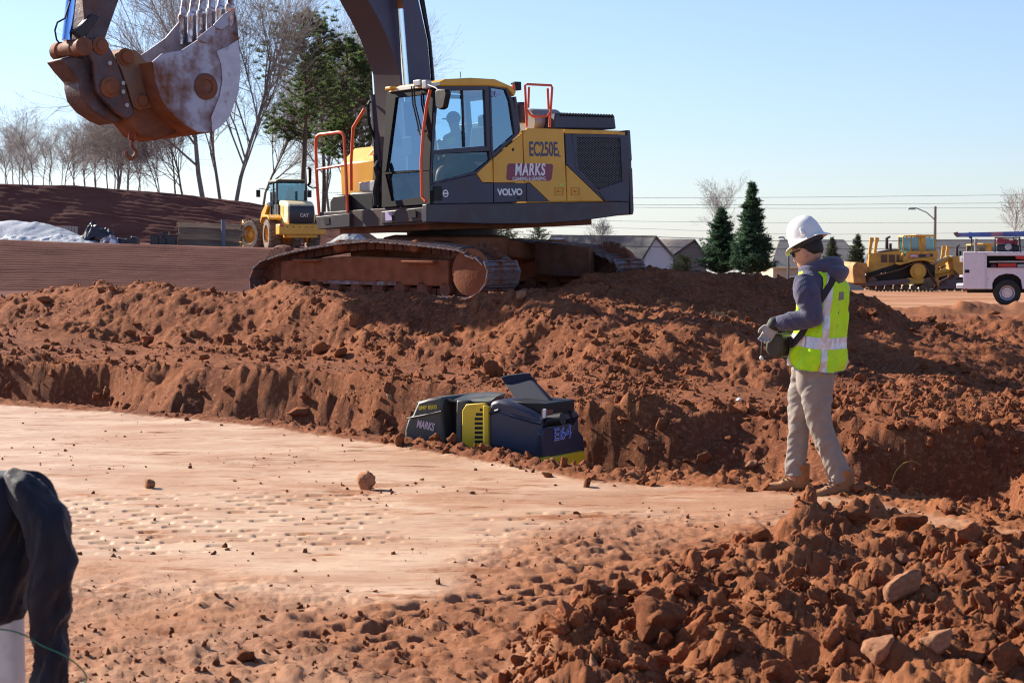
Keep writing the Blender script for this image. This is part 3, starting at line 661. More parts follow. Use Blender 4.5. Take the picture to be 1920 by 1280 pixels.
# cab roof, right side, rear wall, floor
roofp = side([(436, 82), (452, 66), (520, 33), (700, 23), (880, 33), (1000, 86), (1028, 130), (1016, 158), (965, 98), (832, 82)], 1.43)
MB().extr(roofp, (0, -1.02, 0)).build('cab_roof', YEL, ex, bevel=.02)
vis = cf([(105, 128), (190, 84), (430, 60), (434, 86)], .02)
MB().extr(vis, (-.12, 0, .02)).build('roof_visor', CREAM, ex, bevel=.01)
rs = MB(); y0 = .42
ring(rs, [Vector(p) for p in ((1.50, y0, 1.31), (1.36, y0, 2.93), (-.05, y0, 2.9), (-.12, y0, 1.31))], [Vector(p) for p in ((1.40, y0, 1.75), (1.28, y0, 2.85), (.0, y0, 2.85), (-.04, y0, 2.1))], (0, .05, 0))
rs.build('cab_right_wall', DECK, ex)
rw = MB(); ring(rw, [Vector(p) for p in ((-.12, .47, 1.31), (-.05, .47, 2.9), (-.05, 1.37, 2.9), (-.12, 1.37, 1.31))], [Vector(p) for p in ((-.10, .50, 2.25), (-.07, .50, 2.85), (-.07, .95, 2.85), (-.10, .95, 2.25))], (.04, 0, 0)); rw.build('cab_rear_wall', DECK, ex)
MB().box((.68, .9, 1.33), (1.55, .94, .04)).build('cab_floor', DECK, ex)
st = MB().box((.33, .92, 1.78), (.5, .5, .14)).box((.08, .92, 2.12), (.14, .48, .62), (0, -.15, 0)).box((.02, .92, 2.50), (.10, .26, .18)); so_ = st.build('seat', mat('seat_cloth', (.03, .03, .035), .9), ex, bevel=.04)
MB().box((.4, 1.22, 1.95), (.42, .12, .10)).box((.4, .62, 1.95), (.42, .12, .10)).box((.35, .62, 1.7), (.4, .14, .4)).tube([(.62, 1.22, 2.0), (.64, 1.22, 2.2)], .02).ball((.64, 1.22, 2.22), .035).tube([(.62, .62, 2.0), (.64, .62, 2.2)], .02).ball((.64, .62, 2.22), .035).build('control_console', BLK, ex, bevel=.01)
MB().box((1.2, .62, 2.15), (.06, .20, .26)).tube([(1.25, .62, 1.35), (1.2, .62, 2.1)], .02).tube([(1.15, .85, 1.33), (1.12, .85, 1.75)], .015).tube([(1.15, .98, 1.33), (1.12, .98, 1.75)], .015).build('monitor_and_pedals', BLK, ex, bevel=.01)
# wipers, mirrors, grab rail, lamps, antenna
mb = MB(); mb.tube(cf([(275, 85), (285, 210), (330, 405)], .05), .012, 6); mb.tube(cf([(292, 85), (300, 210), (345, 395)], .05), .012, 6); mb.tube(cf([(320, 395), (335, 430), (380, 405)], .05), .015, 6); mb.build('wiper', BLK, ex)
MB().tube(cf([(410, 110), (385, 215), (360, 400), (345, 620), (350, 880), (378, 912)], .07), .022, 8).build('grab_rail', ORG, ex)
m_ = MB().extr(cf([(440, 120), (460, 103), (515, 103), (528, 130), (505, 240), (480, 255), (445, 235)], .22), (-.09, .0, 0)); m_.build('mirror', BLK, ex, bevel=.02)
MB().tube(cf([(395, 75), (450, 95), (470, 115)], .18), .012, 6).build('mirror_arm', GRY, ex)
MB().box(cf([(385, 72)], .05)[0], (.10, .10, .12)).build('work_lamp', GRY, ex, bevel=.015); MB().box(cf([(330, 62)], .05)[0], (.09, .16, .09)).build('work_lamp', GRY, ex, bevel=.015); MB().box(cf([(125, 100)], .05)[0], (.1, .14, .05)).build('lamp_bracket', YEL, ex, bevel=.015)
MB().box(side([(1028, 84)], 1.3)[0], (.12, .10, .12)).box(side([(1008, 105)], 1.34)[0], (.05, .05, .12), m=1).build('rear_lamp', [BLK, ORG], ex, bevel=.01)
MB().tube([side([(628, 24)], 1.0)[0], side([(627, -20)], 1.0)[0]], .005, 5).build('antenna', BLK, ex)
bx = MB().box(side([(464, 855)], 1.425)[0], (.15, .01, .20)); bx.build('door_handle_recess', BLK, ex)
em = MB(); pc = side([(519, 856)], 1.424)[0]
for k in range(20):
    a, b_ = 2*math.pi*k/20, 2*math.pi*(k+1)/20
    em.add([pc+Vector((math.cos(a)*.052, 0.003, math.sin(a)*.052)), pc+Vector((math.cos(b_)*.052, 0.003, math.sin(b_)*.052)), pc+Vector((math.cos(b_)*.036, .003, math.sin(b_)*.036)), pc+Vector((math.cos(a)*.036, .003, math.sin(a)*.036))], [(0, 1, 2, 3)])
em.box(pc+Vector((0, .003, 0)), (.085, .002, .02)); em.build('ring_emblem', WHT, ex)
stext('lettering', 'E30', (882, 140), .115, LBL, ex, xs=1.0, weight=.0015)
nb = MB().extr(cf([(85, 990), (132, 988), (134, 1048), (88, 1052)], .01), (.002, 0, 0)); nb.build('serial_sticker', mat('violet_sticker', (.35, .28, .50), .5), ex)
for a in ((280, 1000),): MB().box(cf([a], .0)[0]+Vector((0.005, 0, 0)), (.01, .17, .11)).build('tie_down_slot', BLK, ex)
# right front: platform, boxes, rails
MB().extr(front([(118, 1078), (360, 1052), (360, 1150), (135, 1168)]), (-.55, 0, 0)).extr(front([(364, 1050), (575, 1035), (575, 1150), (364, 1150)], 1.45), (-.6, 0, 0), 1).build('front_platform', [DECK, BLK], ex, bevel=.01)
MB().box(front([(200, 1108)], 1.552)[0], (.01, .12, .09)).build('tie_down_slot', BLK, ex)
MB().extr(front([(218, 1058), (216, 968), (242, 925), (328, 920), (350, 1050)], 1.35), (-.35, 0, 0)).extr(front([(358, 1045), (356, 910), (385, 905), (530, 900), (530, 1045)], 1.25), (-.5, 0, 0)).build('battery_box', [BLK], ex, bevel=.03)
MB().extr(front([(425, 900), (425, 838), (535, 822), (535, 900)], .95), (-.3, 0, 0)).build('step_box', GRY, ex, bevel=.01)
MB().extr([(.55, -.55, 1.3), (.55, -.55, 2.25), (.62, -.55, 2.25), (.90, -.55, 2.02), (.90, -.55, 1.3)], (0, -.85, 0)).build('fuel_tank', YEL, ex, bevel=.02)
MB().extr(front([(405, 898), (405, 742), (520, 600), (545, 590), (545, 900)], .80), (-.6, 0, 0)).build('tool_box', YEL, ex, bevel=.015)
mb = MB(); mb.tube(front([(145, 1068), (133, 900), (125, 740), (120, 545), (128, 515), (145, 500), (285, 482), (308, 488), (320, 510), (333, 740), (345, 1055)], 1.5), .024, 8); mb.tube(front([(126, 745), (330, 712)], 1.5), .02, 8); mb.build('handrail', ORG, ex)
mb = MB(); mb.tube(front([(372, 895), (370, 700), (385, 450), (465, 318)], 1.0), .024, 8); mb.build('handrail', ORG, ex)
mb = MB(); mb.tube(front([(612, 385), (606, 230), (596, 175), (565, 165)], .6), .022, 8); mb.build('handrail', ORG, ex)
mb = MB().extr(front([(45, 735), (60, 725), (75, 740), (72, 840), (60, 860), (40, 850)], 1.75), (-.05, 0, 0)); mi = mb.build('mirror', BLK, ex, bevel=.015)
g_ = MB().extr(front([(55, 740), (70, 745), (72, 835), (62, 850)], 1.756), (.003, 0, 0)); g_.build('mirror_glass', CHR, mi)
MB().tube(front([(68, 860), (95, 875), (122, 875)], 1.72), .012, 6).build('mirror_arm', BLK, ex)
# boom
lf = side([(575, 0), (700, 220), (800, 430), (880, 650), (950, 850), (990, 1010)], .30, c5)
bk = side([(1330, 950), (1290, 500), (1180, 0)], .30, c5)
XZ = lambda p: Vector((p[0], .30, p[1]))
boom_poly = [XZ((.75, 1.45)), XZ((.95, 1.7)), XZ((1.0, 2.4))]+lf[::-1][1:]+[XZ((1.86, 4.75)), XZ((2.3, 5.35)), XZ((3.0, 5.85)), XZ((3.9, 6.1)), XZ((4.85, 6.05)), XZ((5.0, 6.25)), XZ((4.85, 6.45)), XZ((3.8, 6.75)), XZ((2.7, 6.75)), XZ((1.8, 6.35)), XZ((1.15, 5.5))]+[bk[2], bk[1], bk[0], XZ((.42, 2.2)), XZ((.40, 1.6)), XZ((.55, 1.42))]
BOOM = mat('boom_graphite', (.050, .048, .095), .5, noise=.06, nscale=2)
BOOMU = mat('boom_underside_dirty', (.045, .032, .040), .6, dirt=.5, dirtcol=(.09, .05, .045), dthr=.5)
def strip(poly, off, m1, m2):
    mb = MB(); mb.extr([Vector(p) for p in poly], off, 0, 1); return mb
strip(boom_poly, (0, -.60, 0), 0, 1).build('boom', [BOOM, BOOMU], ex, bevel=.0)
for s_ in (1, -1):
    yb = .40*s_
    top = onpl(MU, 1, yb, *c5((955, -60))) if s_ == 1 else onpl(MU, 1, yb, 700, -30)
    bot = Vector((1.25, yb, 1.35))
    if s_ == 1:
        a = onpl(MU, 1, yb, *c5((1030, 1010))); b_ = onpl(MU, 1, yb, *c5((960, 110))); d = (b_-a).normalized(); bot = a-d*1.5; top = b_+d*.1
        cyl = MB().cyl(bot, a-d*.25, .085, 16); co = cyl.build('boom_cylinder', DRK, ex)
        MB().cyl(a-d*.25, b_+d*.0, .048, 14).build('cylinder_rod', CHR, co); MB().tube([b_, b_+d*.3], .055, 12).build('rod_end', RUST, co)
    else:
        a = onpl(MU, 1, yb, 705, 178); b_ = onpl(MU, 1, yb, 699, 60); d = (b_-a).normalized()
        lo = onpl(MU, 1, yb, 712, 300); bot = onpl(MU, 1, yb, 718, 400)
        cyl = MB().tube([bot, lo, a-d*.05, a], [.055, .085, .088, .10], 16); co = cyl.build('boom_cylinder', DRK, ex)
        MB().cyl(a-d*.1, b_+d*.55, .042, 14).build('cylinder_rod', CHR, co)
        MB().tube([onpl(MU, 1, yb, *q) for q in ((694, 190), (690, 196), (692, 232), (703, 262), (706, 330))], .022, 6).build('hose', BLK, co)
MB().tube([Vector((.50, .2, 2.2))]+side([(1350, 950), (1312, 500), (1200, -40)], .2, c5)+[Vector((1.0, .2, 5.5)), Vector((1.7, .2, 6.45))], .025, 6).tube([Vector((.46, .1, 2.2))]+side([(1362, 950), (1322, 500), (1232, -40)], .1, c5)+[Vector((.95, .1, 5.5)), Vector((1.65, .1, 6.45))], .02, 6).build('hydraulic_hose', BLK, ex)
MB().tube([onpl(MU, 1, .35, *c7(q)) for q in ((560, 690), (540, 730), (555, 800), (535, 900), (545, 1000))], .03, 8).tube([onpl(MU, 1, .2, *c7(q)) for q in ((540, 640), (545, 700), (575, 760), (560, 900), (570, 1010))], .03, 8).build('hydraulic_hose', BLK, ex)
# stick
mb = MB()
sl_ = onpl(MU, 1, .2, *c2((300, 0))); sr_ = onpl(MU, 1, .2, *c2((572, 0))); sb = onpl(MU, 1, .2, *c2((465, 300))); sb2 = onpl(MU, 1, .2, *c2((330, 330)))
mb.extr([sb, sr_, Vector((4.85, .2, 5.3)), Vector((4.62, .2, 6.1)), Vector((4.4, .2, 6.9)), Vector((4.6, .2, 7.2)), Vector((4.95, .2, 6.9)), Vector((5.3, .2, 6.1)), Vector((5.55, .2, 5.3)), sl_, sb2], (0, -.4, 0)).build('stick', [LINKM], ex, bevel=.01)
MB().extr([onpl(MU, 1, .26, *c2(q)) for q in ((290, 190), (370, 105), (430, 125), (350, 250), (290, 290), (240, 230))], (0, -.12, 0)).build('stick_bracket', DECK, ex, bevel=.01)
a = onpl(MU, 1, .1, *c2((180, 305))); b_ = onpl(MU, 1, .1, *c2((215, -20))); d = (b_-a).normalized()
bc = MB().cyl(b_+d*.9, b_+d*2.2, .11, 16).build('bucket_cylinder', DRK, ex); MB().cyl(a, b_+d*.9, .062, 16).build('cylinder_rod', mat('painted_sky_sheen_rod', (.30, .48, .85), .18, metal=1.), bc)  # chrome rod: blue of the reflected sky is put into its base colour
MB().tube([onpl(MU, 1, .15, *c2(q)) for q in ((215, -20), (165, 140), (110, 170), (92, 230), (105, 300), (125, 325))], .012, 6).build('grease_hose', BLK, ex)
# linkage
a = onpl(MU, 1, .36, *c2((330, 340))); a2 = a+Vector((0, -.72, 0))
mb = MB().lathe([(0, 0), (.10, 0), (.115, .02), (.115, .14), (.095, .15), (.095, .26), (.11, .27), (.11, .5), (.095, .51), (.115, .6), (.115, .7), (0, .72)], onpl(MU, 1, -.33, *c2((105, 392))), (0, 1, 0), 20); mb.build('link_pin', RUST, ex)
pl1 = [onpl(MU, 1, .30, *c2(q)) for q in ((335, 330), (355, 295), (395, 278), (445, 285), (485, 330), (520, 385), (560, 470), (605, 600), (650, 740), (690, 850), (640, 895), (560, 850), (470, 760), (410, 680), (395, 590), (385, 470), (345, 400))]
mb = MB().extr(pl1, (0, -.07, 0)).extr([p+Vector((0, -.46, 0)) for p in pl1], (0, -.07, 0)); cp = mb.build('quick_coupler', [LINKM], ex, bevel=.012)
for q, r in (((430, 345), .075), ((503, 657), .09)):
    c_ = onpl(MU, 1, .30, *c2(q)); MB().lathe([(r*1.5, 0), (r*1.5, .02), (r, .035), (r*.9, .06), (0, .06)], c_, (0, 1, 0), 18).build('pin', [RUST], cp)
for q in ((500, 475), (600, 625), (628, 790), (600, 690)):
    c_ = onpl(MU, 1, .30, *c2(q)); MB().cyl(c_, c_+Y_*.02, .028, 8).build('bolt', [GRY], cp)
pl2 = [onpl(MU, 1, .16, *c2(q)) for q in ((140, 440), (230, 415), (330, 425), (390, 520), (430, 650), (520, 800), (600, 905), (540, 925), (460, 890), (370, 830), (300, 745), (278, 650), (280, 610), (200, 520))]
MB().extr(pl2, (0, -.42, 0)).build('tipping_link', [LINKM], ex, bevel=.03)
# bucket
near0 = [(1440, 62), (1462, 180), (1477, 330), (1483, 500), (1465, 700), (1395, 885), (1330, 955), (1250, 998), (1160, 990), (1060, 930), (950, 830), (885, 720), (850, 600), (830, 462), (900, 402), (1050, 376), (1150, 312), (1290, 210), (1390, 90)]
near = near0
np_ = [onpl(MU, 1, .60, *c2(q)) for q in near]
bk_ = thing_ = bpy.data.objects.new('bucket', None); C.objects.link(bk_); bk_.parent = ex; bk_.location = np_[13]
BL = Matrix.Translation(-np_[13])
def L_(pts): return [Vector(p)-np_[13] for p in pts]
W_ = Vector((0, -1.22, 0))
MB().extr(L_(np_), (0, -.045, 0)).build('side_plate', STEEL, bk_, bevel=.006)
MB().extr(L_([p+W_ for p in np_]), (0, .045, 0)).build('side_plate', STEEL, bk_, bevel=.006)
sh = MB(); cc = sum(np_, Vector())/len(np_)
for i in range(0, 13):
    a, b_ = np_[i], np_[i+1]; ai, bi = a+(cc-a)*.04, b_+(cc-b_)*.04
    q = L_([a, b_, bi, ai]); sh.extr([p+Vector((0, -.02, 0)) for p in q], (0, -1.18, 0))
sh.build('shell', RUST, bk_)
wear = [(1300, 385), (1360, 360), (1400, 340), (1463, 300), (1483, 500), (1465, 700), (1395, 885), (1330, 955), (1268, 990), (1262, 880), (1325, 720), (1345, 600), (1335, 480)]
MB().extr(L_([onpl(MU, 1, .605, *c2(q)) for q in wear]), (0, .012, 0)).build('wear_plate', mat('bright_wear_plate', (.42, .39, .45), .4, metal=.35, noise=.08, dirt=.9, dirtcol=(.16, .05, .03), dscale=5, dthr=.62), bk_)
c_ = onpl(MU, 1, .61, *c2((1225, 650))); MB().lathe([(.17, 0), (.17, .012), (.12, .03), (.09, .03), (.085, .01), (0, .01)], c_-np_[13], (0, 1, 0), 22).build('boss', RUST, bk_)
for q6 in ([(1150, 290), (1270, 195), (1288, 215), (1285, 270), (1225, 328), (1165, 305)], [(1275, 190), (1350, 110), (1385, 90), (1400, 110), (1395, 190), (1335, 228), (1290, 215)]):
    MB().extr(L_([onpl(MU, 1, .62, *c2(q)) for q in q6]), (0, .03, 0)).build('side_cutter', STEEL, bk_, bevel=.008)
tip = np_[0]; ldir = (np_[0]-np_[3]).normalized(); 
MB().extr(L_([np_[0], np_[0]-ldir*.35, np_[0]-ldir*.35+Vector((.06, 0, .0)), np_[0]+Vector((.06, 0, 0))]), (0, -1.2, 0)).build('lip_plate', mat('grey_lip', (.14, .15, .20), .5, metal=.4), bk_)
tz0, tz1 = onpl(MU, 1, .55, *c2((1415, 60))), onpl(MU, 1, .55, *c2((1420, -20)))
for k in range(6):
    o_ = Vector((.02, -k*1.14/5, 0)); a = tz0+o_-ldir*.02; d = (tz1-tz0).normalized()
    L0 = MB(); prof = [(-.34, .035), (-.20, .055), (-.02, .062), (.0, .074), (.05, .07), (.07, .052), (.20, .040), (.33, .022), (.34, .004)]
    L0.lathe([(r, h) for h, r in prof], a-np_[13], d, 10); L0.build('tooth', mat('polished_tooth', (.55, .52, .58), .28, metal=.9, dirt=1., dirtcol=(.15, .06, .05), dscale=9, dthr=.52), bk_)
ear = [(560, 405), (590, 378), (650, 366), (715, 378), (752, 415), (830, 520), (880, 600), (925, 700), (900, 770), (840, 800), (740, 828), (690, 800), (650, 660), (600, 520), (560, 440)]
for yy in (.27, -.27):
    e_ = [onpl(MU, 1, .30, *c2(q)) for q in ear]; e_ = [Vector((p.x, yy, p.z)) for p in e_]
    MB().extr(L_(e_), (0, -.06, 0)).build('ear', mat('stained_ear_steel', (.15, .09, .07), .55, metal=.2, noise=.3, nscale=3, dirt=.8, dirtcol=(.30, .15, .04), dthr=.5), bk_, bevel=.012)
for q, r in (((625, 430), .085), ((740, 757), .075)):
    c_ = onpl(MU, 1, .28, *c2(q)); MB().lathe([(r*1.35, -.62), (r*1.35, 0), (r, .015), (r*.9, .05), (0, .05)], c_-np_[13], (0, 1, 0), 18).build('pin', RUST, bk_)
fill = [Vector((onpl(MU, 1, .2, *c2(q)).x, .22, onpl(MU, 1, .2, *c2(q)).z)) for q in ((640, 640), (860, 520), (900, 700), (930, 830), (1000, 1000), (860, 1050), (730, 1010), (640, 900), (620, 780))]
MB().extr(L_(fill), (0, -.44, 0)).build('top_web', RUST, bk_, bevel=.02)
# lifting hook hanging from the coupler
hp = onpl(MU, 1, .1, *c2((680, 925))); hw = MU@hp
hk = thing('lifting_hook', Matrix.Translation(hw), 'rusty crane hook on a short chain hanging under the bucket', 'hook')
sc_h = hw.y/F/4
def hl(q): return Vector(((q[0]-680)*sc_h, 0, -(q[1]-925)*sc_h))
mb = MB()
def oring(c, rx, rz, r, flat=0, mb=mb):
    pts = [c+(Vector((math.cos(a)*rx, 0, math.sin(a)*rz)) if not flat else Vector((0, math.cos(a)*rx, math.sin(a)*rz))) for a in [2*math.pi*k/14 for k in range(15)]]; mb.tube(pts, r, 6)
oring(hl((690, 950)), .035, .06, .011, 1); oring(hl((672, 1020)), .042, .07, .014); oring(hl((668, 1075)), .03, .045, .014, 1); mb.build('chain', mat('red_brown_chain', (.24, .045, .03), .5, metal=.3), hk)
MB().tube([hl(q) for q in ((668, 1085), (672, 1110), (695, 1130), (698, 1155), (680, 1180), (650, 1185), (628, 1165), (622, 1135), (640, 1128))], [.02, .02, .022, .028, .032, .032, .028, .02, .008], 10).build('hook', RUST, hk)
# operator
def skin_fig(name, verts, edges, m_, parent, root=0, sub=2):
    me_ = bpy.data.meshes.new(name); me_.from_pydata([v[0] for v in verts], edges, []); o = bpy.data.objects.new(name, me_); C.objects.link(o); o.parent = parent
    s_ = o.modifiers.new('skin', 'SKIN'); s_.use_smooth_shade = True
    for i, v in enumerate(verts):
        r = v[1] if isinstance(v[1], tuple) else (v[1], v[1]); me_.skin_vertices[0].data[i].radius = r; me_.skin_vertices[0].data[i].use_root = (i == root)
    b = o.modifiers.new('sub', 'SUBSURF'); b.levels = sub; b.render_levels = sub
    me_.materials.append(m_); return o
hx = side([(572, 345)], .92)[0]
op = thing('person', MU@Matrix.Translation((hx.x-.05, .92, hx.z-.62)), 'operator in a lime hi-vis vest and dark cap seated inside the excavator cab', 'person')
skin_fig('body', [((0, 0, 0), .12), ((-.02, 0, .2), (.12, .16)), ((0, 0, .42), (.11, .19)), ((.01, 0, .5), .05), ((.03, 0, .60), .085), ((.04, 0, .68), .085), ((.0, .2, .42), .06), ((.08, .24, .2), .05), ((.3, .2, .18), .04), ((0, -.2, .42), .06), ((.08, -.24, .2), .05), ((.3, -.2, .18), .04), ((.25, .1, -.02), .085), ((.42, .12, -.08), .07), ((.48, .12, -.4), .05), ((.25, -.1, -.02), .085), ((.42, -.12, -.08), .07), ((.48, -.12, -.4), .05)],
         [(0, 1), (1, 2), (2, 3), (3, 4), (4, 5), (2, 6), (6, 7), (7, 8), (2, 9), (9, 10), (10, 11), (0, 12), (12, 13), (13, 14), (0, 15), (15, 16), (16, 17)], SKIN, op)
skin_fig('hivis_vest', [((-.02, 0, -.02), (.14, .17)), ((-.02, 0, .2), (.135, .175)), ((0, 0, .38), (.125, .20)), ((0, 0, .44), (.10, .17))], [(0, 1), (1, 2), (2, 3)], HIVIS, op)
MB().ball((.035, 0, .68), .105, 16, sc_=(1.05, .9, .95)).box((.13, 0, .67), (.12, .13, .015)).build('cap', mat('dark_cap', (.02, .02, .025), .8), op)
# undercarriage
uc = bpy.data.objects.new('undercarriage', None); C.objects.link(uc); uc.parent = ex; uc.matrix_basis = MU.inverted()@MT
def top(q): 
    p = onpl(MT, 1, -1.72, *c4(q)); return (p.x, p.z)
path = [top(q) for q in ((62, 372), (66, 320), (82, 282), (112, 255), (200, 226), (290, 205), (370, 190), (480, 173), (590, 164), (720, 172), (860, 186), (960, 198), (1030, 212), (1068, 244))]
path += [(2.27, .55), (2.33, .40), (2.27, .22), (2.12, .08), (1.9, .025), (-2.2, .02), (-2.42, .08)]
def resample(P_, step):
    P_ = [Vector((a, b_)) for a, b_ in P_]; P_.append(P_[0]); out = []; ds = [0]
    for i in range(len(P_)-1): ds.append(ds[-1]+(P_[i+1]-P_[i]).length)
    n = int(round(ds[-1]/step)); 
    for k in range(n):
        s_ = ds[-1]*k/n; i = max(j for j in range(len(ds)) if ds[j] <= s_); i = min(i, len(P_)-2); t = (s_-ds[i])/(ds[i+1]-ds[i]); out.append((P_[i].lerp(P_[i+1], t), (P_[i+1]-P_[i]).normalized()))
    return out
rs_ = resample(path, .185); sw = .66
shm = MB().box((0, 0, -.012), (.172, sw, .02))
for dx in (-.066, 0, .066): shm.box((dx, 0, .012), (.016, sw, .03), taper=.7)
sh_me = shm.mesh('track_shoe', [SHOE])
smooth_dirs = []
for k in range(len(rs_)):
    t = rs_[k-1][1]+rs_[k][1]+rs_[(k+1) % len(rs_)][1]; smooth_dirs.append(t.normalized())
for yc in (-1.39, 1.08):
    tr = bpy.data.objects.new('track', None); C.objects.link(tr); tr.parent = uc; tr.location = (0 if yc < 0 else .22, yc, 0)
    for (p, _), t in zip(rs_, smooth_dirs):
        o = bpy.data.objects.new('track_shoe', sh_me); C.objects.link(o); o.parent = tr
        nrm = Vector((-t.y, t.x)); o.location = (p.x-nrm.x*.02+random.gauss(0, .003), random.gauss(0, .002), p.y-nrm.y*.02)
        o.rotation_euler = (0, -math.atan2(t.y, t.x)+random.gauss(0, .02), 0)
    cb = MB(); n = len(rs_); off = [Vector((p.x, 0, p.y))-Vector((-t.y, 0, t.x))*.05 for (p, _), t in zip(rs_, smooth_dirs)]; off2 = [Vector((p.x, 0, p.y))-Vector((-t.y, 0, t.x))*.14 for (p, _), t in zip(rs_, smooth_dirs)]
    for yy in (-.11, .07):
        for k in range(n):
            j = (k+1) % n; q = [off[k], off[j].lerp(off[k], .12), off2[j].lerp(off2[k], .12), off2[k]]; cb.extr([v+Vector((0, yy, 0)) for v in q], (0, .045, 0))
    cb.build('track_chain', MUD, tr)
    s_ = -1 if yc < 0 else 1
    fm = MB().extr([(-2.0, 0, .22), (1.45, 0, .20), (1.45, 0, .56), (-.4, 0, .60), (-2.0, 0, .52)], (0, .30, 0)).xf(Matrix.Translation((0, -.15+s_*.04, 0))); fm.box((0, -s_*.16, .72), (2.6, .12, .10)); fo = fm.build('track_frame', MUD2, tr, bevel=.02)
    for sx_, sl3 in ((.95, .62), (-1.35, .5)): MB().box((sx_, s_*.235, .53), (sl3, .12, .035)).build('frame_step', MUD2, fo, bevel=.008)
    MB().box((-.3, s_*.20, .22), (1.5, .012, .05)).build('guard_plate', SHOE, fo)
    MB().lathe([(0, -.02), (.30, -.02), (.32, .0), (.32, .06), (.28, .07), (0, .085)], (1.90, s_*.19, .40), (0, s_, 0), 28).build('final_drive', MUD2, tr)
    sp = MB(); 
    for k in range(21):
        a = 2*math.pi*k/21; sp.box((1.90+math.cos(a)*.36, 0, .40+math.sin(a)*.36), (.09, .07, .05), (0, -a, 0))
    sp.cyl((1.9, -.04, .40), (1.9, .04, .40), .34, 28); sp.build('sprocket', MUD, tr)
    MB().lathe([(0, -.1), (.30, -.1), (.33, -.05), (.33, .05), (.30, .1), (0, .1)], (-2.16, 0, .42), (0, 1, 0), 24).build('idler', MUD, tr)
    for px_ in (-.72, .83): MB().lathe([(0, .24), (.075, .24), (.09, .21), (.09, -.12), (0, -.12)], (px_, 0, .74), (0, s_, 0), 14).build('carrier_roller', MUD2, tr)
    for k in range(8): MB().lathe([(0, .19), (.10, .19), (.12, .15), (.12, .06), (.09, .06), (.09, -.06), (.12, -.06), (.12, -.15), (0, -.15)], (-1.7+k*.44, 0, .16), (0, s_, 0), 14).build('track_roller', MUD, tr)
mb = MB()
for sx in (1, -1):
    for sy in (1, -1):
        mb.extr([(sx*.55, sy*.25, .62), (sx*.55, sy*.25, .86), (sx*.2, sy*.25, .92), (sx*.2, sy*.25, .55)], (sx*.35, sy*.95, -.12))
mb.lathe([(0, .50), (.85, .50), (.92, .60), (.92, .86), (.75, .90), (0, .90)], (0, -.12, 0), (0, 0, 1), 32); mb.build('car_body', MUD2, uc, bevel=.02)
MB().lathe([(0, .88), (.66, .88), (.66, 1.02), (0, 1.02)], (0, 0, 0), (0, 0, 1), 36).build('swing_ring', BLK, uc)
MB().extr([(1.0, 1.20-.5, .30), (2.05, .7, .30), (2.05, .7, .72), (1.0, .7, .80)], (0, .12, 0)).build('travel_motor_guard', MUD, uc, bevel=.02)
# ---------------------------------------------------------------- trench roller sunk in the trench
def catmull(P_, n):
    P_ = [np.array(p, float) for p in P_]; out = []; m = len(P_)-1
    for k in range(n+1):
        s_ = m*k/n; i = min(int(s_), m-1); t = s_-i
        p0, p1, p2, p3 = P_[max(i-1, 0)], P_[i], P_[i+1], P_[min(i+2, m)]
        out.append(.5*((2*p1)+(-p0+p2)*t+(2*p0-5*p1+4*p2-p3)*t*t+(-p0+3*p1-3*p2+p3)*t**3))
    return out
PSI = 30
RP = atY(730+1375/4.8, 680+850/4.8, 14.45)
MR = Matrix.Translation(RP)@Matrix.Rotation(R(-PSI), 4, 'Z')@Matrix.Rotation(R(2), 4, 'Y')
rl = thing('trench_roller', MR, 'dark blue and yellow trench roller with its engine lid open, half sunk in the trench', 'roller')
def rs2(pts, y=0.): return [onpl(MR, 1, y, *cR(p)) for p in pts]
def re2(pts, x=0.): return [onpl(MR, 0, x, *cR(p)) for p in pts]
NAVY = mat('roller_navy', (.028, .034, .068), .38, noise=.1, nscale=3, dirt=.55, dirtcol=(.12, .07, .06), dscale=3, dthr=.57)
RGRY = mat('roller_dark_plastic', (.040, .047, .046), .45, dirt=.6, dirtcol=(.12, .10, .09), dscale=4, dthr=.52)
RYEL = mat('roller_yellow', (.72, .50, .02), .42, dirt=.35, dirtcol=(.25, .13, .05), dscale=6, dthr=.6)
W = .62
b2 = rs2([(880, 480), (905, 350), (985, 330), (1110, 362), (1250, 425), (1372, 492), (1385, 850), (1375, 1000), (880, 1000)])
MB().extr(b2, (0, W, 0)).build('rear_hood', NAVY, rl, bevel=.03)
ep = re2([(1375, 640), (1400, 580), (1640, 548), (1700, 600), (1748, 660), (1762, 800), (1380, 852)], .012)
MB().extr(ep, (-.05, 0, 0)).build('end_panel', NAVY, rl, bevel=.01)
for a, b_, c_ in (((895, 455), (985, 425), 0), ((1085, 470), (1365, 545), 0)):
    p, q = rs2([a, b_], -.008); MB().tube([p, q], .012, 6).build('body_rib', NAVY, rl)
MB().extr(rs2([(892, 470), (985, 445), (1085, 480), (1368, 560), (1372, 835), (1060, 770), (890, 735)], -.012), (0, .02, 0)).build('side_cover', NAVY, rl, bevel=.008)
